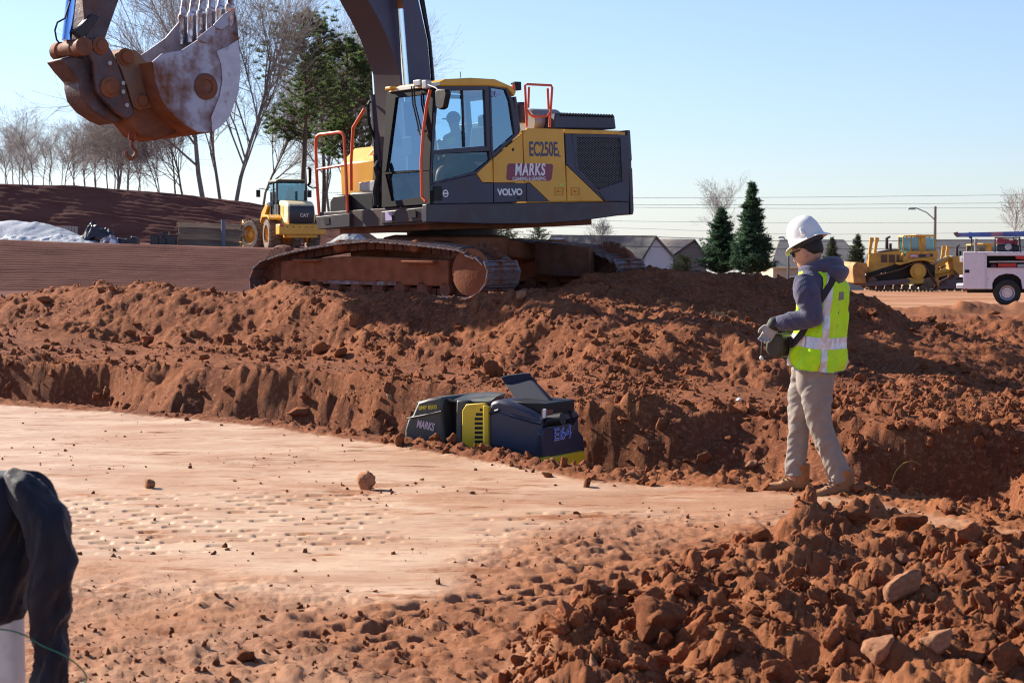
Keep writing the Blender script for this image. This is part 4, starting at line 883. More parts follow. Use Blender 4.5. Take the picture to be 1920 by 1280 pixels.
# open engine compartment
tcomp = [Vector((-.03, .06, 0)), Vector((-.03, W-.05, 0)), Vector((-.34, W-.05, 0)), Vector((-.36, .06, 0))]
ztop = onpl(MR, 1, .05, *cR((1372, 500))).z
comp = MB(); comp.box((-.19, W/2, ztop+.045), (.34, W-.14, .14)); comp.build('engine_opening', BLK, rl, bevel=.01)
er = MB().extr(re2([(1385, 575), (1655, 548), (1712, 475), (1640, 430), (1655, 560), (1392, 590)], .0), (-.05, 0, 0)); er.build('end_lip', NAVY, rl)
MB().lathe([(0, 0), (.05, 0), (.05, .12), (0, .12)], re2([(1440, 520)], .02)[0], (1, 0, .2), 14).build('engine_filter', BLK, rl)
MB().box(re2([(1420, 455)], -.02)[0], (.05, .10, .06), m=0).build('engine_part', mat('red_brown_part', (.18, .05, .03), .6), rl); MB().box(re2([(1395, 455)], 0)[0], (.02, .02, .07)).build('white_cap', WHT, rl)
MB().tube([onpl(MR, 1, .28, *cR(q)) for q in ((1170, 375), (1230, 395), (1300, 390), (1370, 375), (1420, 360))], .012, 6).tube([onpl(MR, 1, .2, *cR(q)) for q in ((1190, 400), (1260, 420), (1350, 405), (1400, 385))], .01, 6).build('engine_hose', BLK, rl)
LIDM = mat('roller_lid_navy', (.018, .022, .046), .75, spec=.2)
ld = [onpl(MR, 1, yy, *cR(q)) for q, yy in (((1038, 195), .42), ((1262, 140), .42), ((1455, 345), .30), ((1175, 385), .30))]
MB().extr(ld, (.01, .03, .01)).build('engine_lid', LIDM, rl, bevel=.008)
l2 = [onpl(MR, 1, .42, *cR(q)) for q in ((1000, 130), (1060, 110), (1215, 92), (1262, 95), (1268, 142), (1042, 196))]
MB().extr(l2, (-.01, .04, .0)).build('lid_flange', LIDM, rl, bevel=.006)
b1 = rs2([(136, 600), (168, 500), (205, 470), (255, 350), (350, 322), (482, 308), (470, 430), (490, 690), (492, 1000), (136, 1000)], .02)
MB().extr(b1, (0, W-.04, 0)).build('front_hood', RGRY, rl, bevel=.02)
MB().tube(rs2([(160, 502), (320, 470), (470, 436)], .01), .008, 6).build('body_rib', RGRY, rl)
MB().extr(rs2([(470, 320), (610, 335), (640, 690), (640, 1000), (470, 1000)], .16), (0, W-.32, 0)).build('centre_joint', BLK, rl, bevel=.01)
MB().extr(rs2([(604, 345), (612, 335), (692, 342), (690, 368), (655, 430), (650, 720), (648, 1000), (596, 1000), (600, 440)], .0), (0, W, 0)).build('centre_panel', RGRY, rl, bevel=.012)
MB().extr(rs2([(245, 350), (480, 318), (610, 340), (700, 362), (870, 350), (905, 345), (960, 305)], .08)+rs2([(1045, 272), (900, 258), (480, 296)], .5)[::1], (0, 0, -.02)).build('top_cover', RGRY, rl, bevel=.006)
yp = rs2([(655, 430), (690, 372), (848, 362), (882, 400), (882, 740), (870, 1000), (650, 1000)], -.015)
yo = MB().extr(yp, (0, .04, 0)).extr(rs2([(845, 380), (885, 400), (885, 1000), (850, 1000)], -.04), (0, .05, 0)).build('yellow_frame_plate', RYEL, rl, bevel=.006)
for k in range(8):
    cy = 410+k*41; x0 = 815-max(0, 45-k*18)*-1 if k < 0 else 0
    w0 = (815 if k == 0 else 778 if k == 1 else 768)
    q = rs2([(w0, cy), (838, cy), (838, cy+24), (w0, cy+24)], -.018)
    MB().extr(q, (0, .004, 0)).build('vent_slot', BLK, yo)
MB().extr(re2([(1480, 848), (1762, 792), (1768, 935), (1640, 1000), (1440, 1000), (1385, 870)], .05), (-.3, 0, 0)).build('yellow_base', RYEL, rl, bevel=.008)
MB().extr(rs2([(1300, 840), (1385, 850), (1380, 1000), (1300, 1000)], .0), (0, .1, 0)).build('base_frame', RYEL, rl)
for x_ in (-.25, -1.05):
    dr = MB().lathe([(0, 0), (.24, 0), (.26, .03), (.26, W-.03), (.24, W), (0, W)], (x_, 0, -.62), (0, 1, 0), 24)
    for a in range(10):
        for j in range(4): dr.box((x_+math.cos(a*.628+j*.3)*.27, .08+j*.15, -.62+math.sin(a*.628+j*.3)*.27), (.06, .09, .04), (0, -(a*.628+j*.3)+math.pi/2, 0))
    dr.build('padfoot_drum', MUD, rl)
TR = lambda p: Matrix.Translation(p)@Matrix(((1, 0, 0, 0), (0, 0, -1, 0), (0, 1, 0, 0), (0, 0, 0, 1)))
text('lettering', 'MARKS', TR(rs2([(325, 565)], .016)[0])@Matrix.Rotation(R(-6), 4, 'Z'), .085, mat('worn_lettering', (.55, .45, .52), .5), rl, xs=.62, shear=.15, weight=.003)
text('lettering', 'BMP 8500', TR(rs2([(345, 403)], .016)[0])@Matrix.Rotation(R(8), 4, 'Z'), .045, mat('yellow_lettering', (.62, .52, .05), .5), rl, xs=.95, weight=.001)
ET = lambda p: Matrix.Translation(p)@Matrix(((0, 0, 1, 0), (1, 0, 0, 0), (0, 1, 0, 0), (0, 0, 0, 1)))
for dy_, dz2 in ((.004, .004), (-.004, .004), (.004, -.004), (-.004, -.004)): text('lettering', 'E64', ET(re2([(1557, 640)], .014)[0]+Vector((0, dy_, dz2))), .130, mat('pale_blue_lettering', (.60, .66, .85), .5), rl, xs=1.55, depth=.001+dy_*.02+dz2*.05)
text('lettering', 'E64', ET(re2([(1557, 640)], .0175)[0]), .130, mat('blue_lettering', (.05, .10, .50), .5), rl, xs=1.55, depth=.001)
# ---------------------------------------------------------------- worker
WD = 12.06
WPX, WPY = 1530, 935
WO = atY(WPX, WPY, WD); KPX = (atY(WPX+1, WPY, WD)-WO).x
wk = thing('person', Matrix.Translation(WO), 'worker in white hard hat and lime hi-vis vest standing beside the trench', 'person')
def wp(px, py, y=0.):
    p = atY(px, py, WD+y)-WO; return Vector((p.x, y, p.z))
FV = Vector((-.84, .54, 0)); LV = Vector((-.54, -.84, 0))         # forward, his left
def loft(secs, n=36, m=40, fold=0., ff=(9, 3), seed=0, cap=True, power=2.0):
    """secs: (center Vector, radius along A, radius along B, A dir, B dir)"""
    arr = [list(c)+[ra, rb]+list(A)+list(B) for c, ra, rb, A, B in secs]
    s_ = catmull(arr, m); vs = []; fs = []
    L_ = 0; prev = None; ts = []
    for q in s_:
        c = q[:3]; L_ += 0 if prev is None else float(np.linalg.norm(c-prev)); prev = c; ts.append(L_)
    for i, q in enumerate(s_):
        for k in range(n):
            a = 2*math.pi*k/n; ca, sa = math.cos(a), math.sin(a)
            e = (abs(ca)**power+abs(sa)**power)**(-1/power)
            v = q[:3]+(q[5:8]*q[3]*ca+q[8:11]*q[4]*sa)*e; vs.append(v)
    V = np.array(vs)
    if fold:
        th = np.tile(np.arange(n)*2*math.pi/n, m+1); tt = np.repeat(np.array(ts), n)
        f_ = ridged(np.cos(th)*ff[1]*.35+tt*ff[0]+seed*7, np.sin(th)*ff[1]*.35+tt*ff[0]*.6, seed, 3)+ .5*vnoise(np.cos(th)*2+tt*ff[0]*.5, np.sin(th)*2+tt*3, seed+9)
        cen = np.repeat(np.array([q[:3] for q in s_]), n, 0); d = V-cen; d /= np.maximum(np.linalg.norm(d, axis=1, keepdims=True), 1e-6)
        V = V+d*(f_*fold)[:, None]
    mb = MB(); mb.v = [Vector(v) for v in V]
    for i in range(m):
        for k in range(n): mb.f.append([i*n+k, i*n+(k+1) % n, (i+1)*n+(k+1) % n, (i+1)*n+k]); mb.m.append(0)
    if cap: mb.f += [[k for k in range(n)][::-1], [m*n+k for k in range(n)]]; mb.m += [0, 0]
    return mb
def join(*mbs):
    o = MB()
    for b_ in mbs: k = len(o.v); o.v += b_.v; o.f += [[k+i for i in f] for f in b_.f]; o.m += b_.m
    return o
def remesh(o, vox, smooth=2):
    r = o.modifiers.new('remesh', 'REMESH'); r.mode = 'VOXEL'; r.voxel_size = vox; r.use_smooth_shade = True
    if smooth: s_ = o.modifiers.new('smooth', 'SMOOTH'); s_.iterations = smooth; s_.factor = .5
    return o
X_ = Vector((1, 0, 0)); Z_ = Vector((0, 0, 1)); YY = Vector((0, 1, 0))
def limb(pts, rs_, **k):
    secs = []
    for i, p in enumerate(pts):
        t = (pts[min(i+1, len(pts)-1)]-pts[max(i-1, 0)]).normalized(); A = t.cross(YY).normalized(); B = t.cross(A).normalized()
        r = rs_[i] if isinstance(rs_[i], tuple) else (rs_[i], rs_[i]); secs.append((p, r[0], r[1], A, B))
    return loft(secs, **k)
lY, rY = -.085, .10
Lleg = [wp(1534, 705, lY), wp(1532, 745, lY), wp(1538, 795, lY), wp(1558, 850, lY), wp(1579, 902, lY)]
Rleg = [wp(1512, 705, rY), wp(1505, 745, rY), wp(1498, 790, rY), wp(1495, 840, rY), wp(1490, 892, rY)]
TC = [(1531, 702), (1533, 672), (1535, 640), (1536, 600), (1538, 565), (1540, 535), (1536, 512), (1530, 500)]
def torso(rA, rB, tc=TC, y=0.0):
    return [(wp(x, yy, y), a, b_, LV, FV) for (x, yy), a, b_ in zip(tc, rA, rB)]
hd = wp(1514, 470, .01); hdir = Vector((-.78, .50, -.36)).normalized(); hup = (Z_-hdir*Z_.dot(hdir)).normalized(); hl_ = hup.cross(hdir).normalized()
HM = Matrix(((hdir.x, hl_.x, hup.x, hd.x), (hdir.y, hl_.y, hup.y, hd.y), (hdir.z, hl_.z, hup.z, hd.z), (0, 0, 0, 1)))
head = loft([(Vector((.01, 0, -.118)), .02, .02, X_, YY), (Vector((.030, 0, -.105)), .058, .042, X_, YY), (Vector((.012, 0, -.07)), .080, .062, X_, YY), (Vector((.0, 0, -.02)), .094, .074, X_, YY), (Vector((-.006, 0, .04)), .100, .078, X_, YY), (Vector((-.01, 0, .09)), .082, .066, X_, YY), (Vector((-.01, 0, .118)), .03, .03, X_, YY)], n=24, m=24)
head = join(head, MB().ball((.098, 0, -.028), .018, 10, sc_=(1, .8, 1.2)), MB().ball((.090, 0, -.008), .012, 8, sc_=(1, .8, 2)), MB().ball((.086, 0, -.066), .020, 10, sc_=(.7, 1.2, .5)), MB().ball((.078, 0, -.095), .022, 10), MB().ball((-.005, .078, -.015), .028, 10, sc_=(.7, .28, 1.15)), MB().ball((-.005, -.078, -.015), .028, 10, sc_=(.7, .28, 1.15)), MB().ball((.072, 0, .02), .04, 10, sc_=(.6, 1.3, .5)), MB().ball((.055, .034, -.045), .026, 8), MB().ball((.055, -.034, -.045), .026, 8))
head.xf(HM)
neck = limb([wp(1517, 480, .01), wp(1527, 512, .01)], [.062, .07], n=18, m=6)
sh_l = wp(1533, 530, 0)+LV*.19; sh_r = wp(1540, 530, 0)-LV*.19
el_l = wp(1521, 596, -.20); wr_l = wp(1452, 607, -.10)
el_r = wp(1528, 590, .20); wr_r = wp(1456, 615, .14)
def hand(wr, dirv, side_, curl=.9, s=1.0):
    """palm, four fingers, thumb; dirv = palm direction, side_ = thumb side"""
    d = dirv.normalized(); t = side_.normalized(); n_ = d.cross(t).normalized(); out = []
    out.append(loft([(wr-d*.02, .030, .022, t, n_), (wr+d*.03, .040, .018, t, n_), (wr+d*.085, .043, .016, t, n_)], n=14, m=8))
    for i, L_ in enumerate((.070, .078, .072, .058)):
        b_ = wr+d*.085+t*(.031-.021*i); p1 = b_+d*L_*.42-n_*L_*.12*curl; p2 = p1+d*L_*.22*(1-curl*.6)-n_*L_*.32*curl; p3 = p2-d*L_*.10*curl-n_*L_*.22*curl+d*L_*.2*(1-curl)
        out.append(MB().tube([b_-d*.015, b_, p1, p2, p3], [.010, .0098, .0092, .0085, .006], 8))
    b_ = wr+d*.025+t*.030; out.append(MB().tube([b_-t*.01, b_+t*.018+d*.015, b_+t*.028+d*.042-n_*.012, b_+t*.022+d*.062-n_*.028], [.013, .012, .010, .006], 8))
    return join(*out)
hdl = Vector((-.45, .25, -.85)); hdr = Vector((-.5, -.25, -.8))
bodyp = join(head, neck, loft(torso((.15, .155, .15, .155, .17, .18, .15, .08), (.11, .11, .105, .11, .12, .12, .09, .06)), n=28, m=24),
             limb([Lleg[0]+Z_*.03]+Lleg[1:], [.08, .078, .055, .048, .04], n=16, m=16), limb([Rleg[0]+Z_*.03]+Rleg[1:], [.08, .078, .055, .048, .04], n=16, m=16),
             limb([sh_l, el_l, wr_l], [.05, .04, .028], n=14, m=14), limb([sh_r, el_r, wr_r], [.05, .04, .028], n=14, m=14), MB().ball(Lleg[-1]+Z_*-.02, .04, 8), MB().ball(Rleg[-1]+Z_*-.02, .04, 8))
remesh(bodyp.build('body', SKIN, wk), .0065)
HOOD = mat('purple_grey_fleece', (.072, .070, .120), .9, spec=.1, noise=.12, nscale=25, bump=.3, bscale=90)
HOOD.node_tree.nodes['Principled BSDF'].inputs['Sheen Weight'].default_value = .25
KHA = mat('khaki_trouser_cloth', (.27, .235, .21), .85, spec=.15, noise=.08, nscale=10, bump=.25, bscale=150, dirt=.4, dirtcol=(.30, .17, .11), dscale=4, dthr=.58)
# trousers
tr_ = join(limb([Lleg[0]+Z_*.05, Lleg[1], Lleg[2], Lleg[3], Lleg[4]], [.096, .094, .074, .070, .072], n=36, m=70, fold=.026, ff=(22, 4), seed=3),
           limb([Rleg[0]+Z_*.05, Rleg[1], Rleg[2], Rleg[3], Rleg[4]], [.096, .092, .070, .062, .062], n=36, m=70, fold=.026, ff=(22, 4), seed=5),
           loft([(wp(1526, 745, 0), .10, .07, LV, FV), (wp(1528, 725, 0), .165, .105, LV, FV), (wp(1530, 690, 0), .172, .12, LV, FV), (wp(1532, 655, 0), .165, .115, LV, FV)], n=36, m=20, fold=.006, seed=8))
remesh(tr_.build('trousers', KHA, wk), .0075, 2)
# hoodie: body, sleeves, hood
hoo = join(loft(torso((.170, .172, .17, .178, .195, .205, .165, .10), (.125, .13, .125, .13, .135, .135, .105, .08)), n=36, m=30),
           limb([sh_l+Vector((.01, .05, .02)), sh_l+Z_*-.05, (sh_l+el_l)/2, el_l, (el_l*.6+wr_l*.4), (el_l*.25+wr_l*.75), wr_l+Vector((.012, 0, 0))], [.075, .084, .080, .070, .064, .055, .043], n=36, m=90, fold=.015, ff=(15, 2), seed=11),
           limb([sh_r+Vector((0, -.05, .02)), sh_r+Z_*-.05, (sh_r+el_r)/2, el_r, (el_r*.5+wr_r*.5), wr_r+Vector((.012, 0, 0))], [.07, .08, .075, .068, .055, .043], n=30, m=60, fold=.012, ff=(15, 2), seed=12))
hb = []
c0 = wp(1530, 505, .01)
for k in range(25):
    a = 2*math.pi*k/24; back = .5-.5*math.cos(a)
    dirv = FV*math.cos(a)+LV*math.sin(a)
    hb.append(c0+dirv*(.105-.0*back)-FV*.02+Z_*(.028*back-.012*(1-back)))
hoo = join(hoo, MB().tube(hb, [.030+.030*(.5-.5*math.cos(2*math.pi*k/24))**1.5 for k in range(25)], 14))
hoo = join(hoo, loft([(c0-FV*.12+Z_*.035, .10, .03, LV, FV), (c0-FV*.155+Z_*.005, .115, .055, LV, FV), (c0-FV*.15-Z_*.05, .10, .05, LV, FV), (c0-FV*.13-Z_*.10, .04, .03, LV, FV)], n=24, m=16, fold=.01, seed=2))
remesh(hoo.build('hoodie', HOOD, wk), .0065, 2)
# vest as a surface function
vsecs = catmull([list(c)+[a, b_] for c, a, b_, _, _ in torso((.196, .194, .188, .188, .200, .206, .162, .115), (.150, .150, .142, .142, .148, .146, .124, .095), tc=[(1528, 690), (1530, 668), (1533, 640), (1536, 600), (1538, 565), (1540, 535), (1538, 514), (1534, 503)])], 60)
VS_ = np.array(vsecs)
def vestA(th, t, off=0.):
    q = VS_[(np.clip(t, 0, 1)*60).astype(int)]; ca, sa = np.cos(th), np.sin(th)
    n1 = fbm(ca*1.6+3, sa*1.6+t*3., 5, 3)*.075*(1-t)+ridged(ca*3+t*2, sa*3+t*6., 6, 3)*.026+ridged(ca*2+t*5, sa*2-t*3., 16, 3)*.020
    fl = 1+.06*(1-t)**2; A = (ca*(q[:, 3]*fl+n1+off))[:, None]*np.array(LV)+(sa*(q[:, 4]*fl+n1+off))[:, None]*np.array(FV)
    A[:, 2] += .0245*(1-t)*sa
    return q[:, :3]+A
def vest(th, t, off=0.): return Vector(vestA(np.array([th], float), np.array([t], float), off)[0])
def patch(th0, th1, t0, t1, off, n=40, m=40, th=.004, fth=None):
    mb = MB(); G = []
    for o_ in (off, off-th):
        ts_ = np.linspace(t0, t1, m+1); ab_ = np.array([(th0, th1) if fth is None else fth(t) for t in ts_], float); f_ = np.linspace(0, 1, n+1)
        TH = (ab_[:, :1]+(ab_[:, 1:]-ab_[:, :1])*f_[None]).ravel(); G += [Vector(v) for v in vestA(TH, np.repeat(ts_, n+1), o_)]
    mb.v = G; N_ = (n+1)*(m+1)
    for i in range(m):
        for k in range(n):
            a = i*(n+1)+k; mb.f.append([a, a+1, a+n+2, a+n+1]); mb.f.append([N_+a, N_+a+n+1, N_+a+n+2, N_+a+1])
    for i in range(m):
        for k in (0, n): a = i*(n+1)+k; mb.f.append([a, a+n+1, N_+a+n+1, N_+a])
    for k in range(n):
        for i in (0, m): a = i*(n+1)+k; mb.f.append([a, a+1, N_+a+1, N_+a])
    mb.m = [0]*len(mb.f); return mb
# armhole on each side: vest panels leave the shoulders open above t=.55
front_gap = .10
def ang_back(t):   # angle span of the back panel; armholes centred on 0 (his left) and pi (his right)
    h = .62*float(sstep(.50, .66, np.array(t)))*(1-.45*float(sstep(.8, .97, np.array(t))))
    return (math.pi+h, 2*math.pi-h)
def ang_front(t):
    h = .62*float(sstep(.50, .66, np.array(t)))*(1-.45*float(sstep(.8, .97, np.array(t)))); return (h, math.pi-h)
vb = join(patch(0, 0, 0, 1, 0, 70, 60, fth=ang_back), patch(0, 0, 0, 1, 0, 70, 60, fth=ang_front))
vo = vb.build('hivis_vest', HIVIS, wk)
SIL = mat('reflective_silver_tape', (.62, .60, .64), .35, metal=.25, noise=.06, nscale=30)
REDG = mat('grey_hem_binding', (.25, .24, .22), .7)
patch(0, 2*math.pi, .255, .345, .0045, 110, 8).build('reflective_band', SIL, wk)
patch(0, 2*math.pi, .0, .018, .004, 110, 3, th=.010).build('hem_binding', REDG, wk)
def stripe(th_c, w_): return lambda t: (th_c-w_-.02*t+.30*float(sstep(.55, 1, np.array(t)))*(1 if th_c < 5 else -.0), th_c+w_+.30*float(sstep(.55, 1, np.array(t)))*(1 if th_c < 5 else -.0))
patch(0, 0, .02, .255, .004, 8, 24, fth=lambda t: (5.52-.13, 5.52+.13)).build('reflective_stripe', SIL, wk)
patch(0, 0, .345, .985, .004, 8, 50, fth=lambda t: (5.52-.13-.45*max(0, t-.5), 5.52+.13-.45*max(0, t-.5))).build('reflective_stripe', SIL, wk)
patch(0, 0, .02, .985, .003, 8, 50, fth=lambda t: (3.90-.13, 3.90+.13)).build('reflective_stripe', SIL, wk)
patch(0, 0, .02, .25, .004, 8, 24, fth=lambda t: (.85-.10, .85+.10)).build('reflective_stripe', SIL, wk)
patch(0, 0, .60, .68, .004, 10, 6, fth=lambda t: (4.55, 4.95)).build('back_print', mat('grey_print', (.18, .18, .2), .6), wk)
# boots
LEA = mat('tan_boot_leather', (.30, .13, .045), .62, noise=.2, nscale=9, dirt=.35, dirtcol=(.30, .14, .07), dscale=9, dthr=.6, bump=.4, bscale=50)
SOLE = mat('grey_boot_sole', (.10, .085, .075), .8, dirt=.7, dirtcol=(.25, .12, .07), dthr=.5)
def boot(ank, toe, zs):
    d = Vector((toe.x-ank.x, toe.y-ank.y, 0)); L_ = d.length; d.normalize(); s_ = Vector((-d.y, d.x, 0)); h0 = Vector((ank.x, ank.y, zs))-d*.075
    sec = []
    for f_, w_, hgt in ((0, .030, .05), (.04, .040, .095), (.13, .043, .10), (.19, .043, .082), (.24, .048, .062), (.285, .048, .055), (.315, .040, .045), (.332, .022, .025)):
        sec.append((h0+d*f_*(L_+.075)/.33+Z_*(.022+hgt/2), w_, hgt/2, s_, Z_))
    up = loft(sec, n=24, m=30, fold=.004, ff=(20, 3), seed=4, power=2.4)
    an = Vector((ank.x, ank.y, 0)); sh = loft([(an+Z_*(zs+.05)-d*.01, .045, .062, s_, d), (an+Z_*(zs+.13)-d*.015, .05, .058, s_, d), (an+Z_*(zs+.21)-d*.01, .056, .062, s_, d)], n=24, m=14, fold=.006, ff=(25, 3), seed=6)
    so_ = []
    for dz in (0, .024): so_.append([h0+d*f_*(L_+.075)/.33+s_*w_+Z_*(dz) for f_, w_ in ((-.008, .0), (.0, .03), (.04, .043), (.12, .042), (.24, .052), (.29, .050), (.33, .026), (.34, 0), (.33, -.026), (.29, -.050), (.24, -.052), (.12, -.042), (.04, -.043), (0, -.03))])
    lac = MB(); 
    for k in range(4): c_ = h0+d*(.20-.012*k)*(L_+.075)/.33+Z_*(.10+.018*k); lac.tube([c_-s_*.028, c_+Z_*.004, c_+s_*.028], .004, 5)
    o = remesh(join(up, sh).build('boot', LEA, wk), .005, 2); MB().prism(so_[0], so_[1]).build('sole', SOLE, o, bevel=.004); lac.build('laces', SOLE, o)
lb = wp(1581, 930, lY-.02); lt = wp(1513, 938, lY-.05); boot(lb, lt, min(lb.z, lt.z)-.012)
rb = wp(1497, 915, rY); rt = wp(1436, 920, rY+.04); boot(rb, rt, min(rb.z, rt.z)-.022)
# hard hat, glasses, hair
HH = mat('white_hard_hat', (.78, .76, .74), .35, spec=.5, coat=.2, dirt=.25, dirtcol=(.5, .4, .3), dscale=7, dthr=.68)
hat_c = hd+hup*.035; 
tq = Vector((-.80, .42, -.44)).normalized(); hu = (Z_-tq*Z_.dot(tq)).normalized(); hs_ = hu.cross(tq)
HatM = Matrix(((tq.x, hs_.x, hu.x, 0), (tq.y, hs_.y, hu.y, 0), (tq.z, hs_.z, hu.z, 0), (0, 0, 0, 1))); HatM.translation = wp(1513, 450, .01)
hb_ = MB(); pr = [(0, .150), (.035, .148), (.07, .137), (.098, .112), (.116, .075), (.124, .035), (.127, .008), (.135, 0), (.162, -.007), (.170, -.012), (.168, -.016), (.135, -.008), (.118, .0), (.105, .07), (.06, .12), (0, .135)]
hb_.lathe(pr, (0, 0, 0), (0, 0, 1), 48)
hb_.v = [Vector((v.x*(.94+(.05 if v.x > .125 else 0)), v.y*.82, v.z+(.012*math.exp(-(v.y/.022)**2) if v.z > .05 else 0)-(.02*max(0, abs(v.x)-.12)/.05))) for v in hb_.v]
hb_.xf(HatM); hb_.build('hard_hat', HH, wk)
rb_ = MB().box((-.03, .113, .045), (.02, .03, .05), (.2, 0, 0)).box((-.03, -.113, .045), (.02, .03, .05), (-.2, 0, 0)); rb_.xf(HatM); rb_.build('hat_slot', HH, wk, bevel=.006)
bd = MB().lathe([(.098, .01), (.103, .0), (.101, -.032), (.094, -.034)], (0, 0, 0), (0, 0, 1), 32); bd.v = [Vector((v.x*1.04, v.y*.86, v.z)) for v in bd.v]; bd.xf(HatM); bd.build('hat_suspension', mat('dark_grey_headband', (.035, .035, .05), .6), wk)
hair = loft([(Vector((-.060, 0, -.045)), .030, .050, X_, YY), (Vector((-.048, 0, -.02)), .056, .070, X_, YY), (Vector((-.02, 0, .02)), .088, .082, X_, YY), (Vector((-.015, 0, .07)), .085, .078, X_, YY)], n=24, m=10, fold=.002, seed=3); hair.xf(HM); hair.build('hair', mat('black_hair', (.012, .009, .008), .7), wk)
sg = MB().box((.088, .034, .006), (.012, .052, .036), (0, 0, .25)).box((.088, -.034, .006), (.012, .052, .036), (0, 0, -.25)).box((.045, .077, .012), (.09, .006, .012), (0, 0, .08)).box((.045, -.077, .012), (.09, .006, .012), (0, 0, -.08)); sg.xf(HM); sg.build('sunglasses', mat('black_lens', (.01, .01, .012), .15), wk, bevel=.004)
GLV = mat('black_glove', (.02, .02, .022), .7); GLW = mat('grey_white_glove_back', (.36, .345, .33), .8, noise=.1)
for wr, dv, sd_ in ((wr_l, hdl, Vector((-.7, .3, .3))), (wr_r, hdr, Vector((-.7, -.3, .3)))):
    h_ = hand(wr, dv, sd_, .85); h_.v = [wr+(v-wr)*1.04 for v in h_.v]
    g = remesh(h_.build('glove', GLW, wk), .0045, 1)
    d = dv.normalized(); cuff = limb([wr-d*-.012+Vector((.03, 0, .015)), wr, wr+d*.03], [.047, .046, .042], n=20, m=10, fold=.003, seed=1); cuff.build('glove_cuff', GLV, g)
# remote control unit on a neck strap
rc = wp(1468, 648, -.0)
ru = thing('remote_control', Matrix.Translation(WO+rc)@Matrix.Rotation(R(-33), 4, 'Z'), 'black radio remote control box held at the waist by the worker in the vest', 'remote control')
RB = mat('black_moulded_box', (.022, .020, .012), .45, dirt=.4, dirtcol=(.10, .07, .03), dthr=.55)
MB().extr([(-.075, -.12, -.03), (-.065, -.12, .05), (-.03, -.12, .085), (.045, -.12, .08), (.055, -.12, -.02), (.03, -.12, -.075), (-.03, -.12, -.08)], (0, .24, 0)).build('case', RB, ru, bevel=.018)
MB().tube([(-.05, -.125, .06), (-.085, -.128, .03), (-.09, -.128, -.06), (-.04, -.128, -.095)], .009, 8).tube([(-.05, .125, .06), (-.085, .128, .03), (-.09, .128, -.06), (-.04, .128, -.095)], .009, 8).build('guard_bar', RB, ru)
MB().cyl((0.0, -.07, .08), (0.0, -.07, .13), .008, 8).ball((0, -.07, .135), .014, 8).build('joystick', GLV, ru); MB().cyl((0.0, .07, .08), (0.0, .07, .13), .008, 8).ball((0, .07, .135), .014, 8).build('joystick', GLV, ru)
MB().ball((-.088, -.13, -.075), .016, 10).build('stop_button', mat('pale_button', (.6, .55, .5), .4), ru)
strap = [vest(5.05+.0, .93, .012), vest(5.25, .80, .010), vest(5.62, .66, .010), vest(6.0, .52, .010), vest(6.2, .44, .012), vest(6.45, .36, .012), vest(6.9, .26, .02), rc+Vector((.03, -.1, .06))]
strap = [Vector(p) for p in catmull([list(p) for p in strap], 40)]
sm = MB(); rings = []
for i, p in enumerate(strap):
    t = (strap[min(i+1, 40)]-strap[max(i-1, 0)]).normalized(); outv = (p-wp(1536, 600, 0)); outv.z = 0; outv = (outv-t*outv.dot(t)).normalized(); wv = t.cross(outv).normalized()
    rings.append([p+wv*.021+outv*.004, p-wv*.021+outv*.004, p-wv*.021-outv*.003, p+wv*.021-outv*.003])
for a, b_ in zip(rings[:-1], rings[1:]): sm.prism(a, b_, caps=False)
inv = ru.matrix_basis.inverted(); sm.v = [inv@(v+WO) for v in sm.v]; so3 = sm.build('shoulder_strap', mat('black_webbing', (.018, .016, .020), .8), ru)
bk2 = vest(5.0, .86, .016); bq = MB().box(bk2, (.05, .03, .06), (0, 0, .6)); bq.v = [inv@(v+WO) for v in bq.v]; bq.build('strap_pad', GLV, ru, bevel=.008)
# ---------------------------------------------------------------- foreground post, jacket, wire
JD = 5.0
def jp(px, py, y=0.): return atY(px, py, JD+y)
po = jp(8, 1200); gz0 = hz(po.x, po.y)
PVC = mat('white_pvc', (.72, .66, .62), .4, noise=.05, nscale=6, dirt=.4, dirtcol=(.45, .30, .22), dscale=9, dthr=.55)
pst = thing('pipe_post', Matrix.Translation((po.x, po.y, gz0-.1)), 'white plastic pipe post standing at the near corner with a dark jacket over it', 'post')
MB().lathe([(.0, 0), (.054, 0), (.054, .98), (.050, .99), (.046, .98), (.046, .5), (0, .5)], (0, 0, 0), (0, 0, 1), 32).build('pipe', PVC, pst)
JK = mat('dark_navy_jacket_cloth', (.008, .008, .017), .7, spec=.3, noise=.15, nscale=30, bump=.15, bscale=120)
JK.node_tree.nodes['Principled BSDF'].inputs['Sheen Weight'].default_value = .15
jk = thing('jacket', Matrix.Translation(jp(20, 1000)), 'dark navy jacket draped over the white pipe post in the near corner', 'jacket')
jo = jk.location.copy()
def js(px, py, y, a, b_, rot=0.): return (jp(px, py, y)-jo, a, b_, Vector((math.cos(rot), math.sin(rot), 0)), Vector((-math.sin(rot), math.cos(rot), 0)))
body_ = loft([js(-10, 884, 0, .015, .02), js(-8, 890, 0, .07, .06), js(-5, 915, 0, .105, .085), js(-12, 960, 0, .118, .10), js(-20, 1030, 0, .115, .11), js(-22, 1100, 0, .10, .11), js(-25, 1150, 0, .09, .10), js(-30, 1166, 0, .07, .08)], n=64, m=90, fold=.040, ff=(5, 4), seed=21)
slv = [jp(20, 903, -.02)-jo, jp(55, 935, -.06)-jo, jp(88, 985, -.10)-jo, jp(98, 1050, -.10)-jo, jp(96, 1120, -.09)-jo, jp(92, 1180, -.08)-jo, jp(98, 1235, -.08)-jo, jp(92, 1300, -.08)-jo]
sleeve = limb(slv, [.035, .055, .058, .058, .052, .042, .040, .046], n=40, m=90, fold=.036, ff=(9, 3), seed=23)
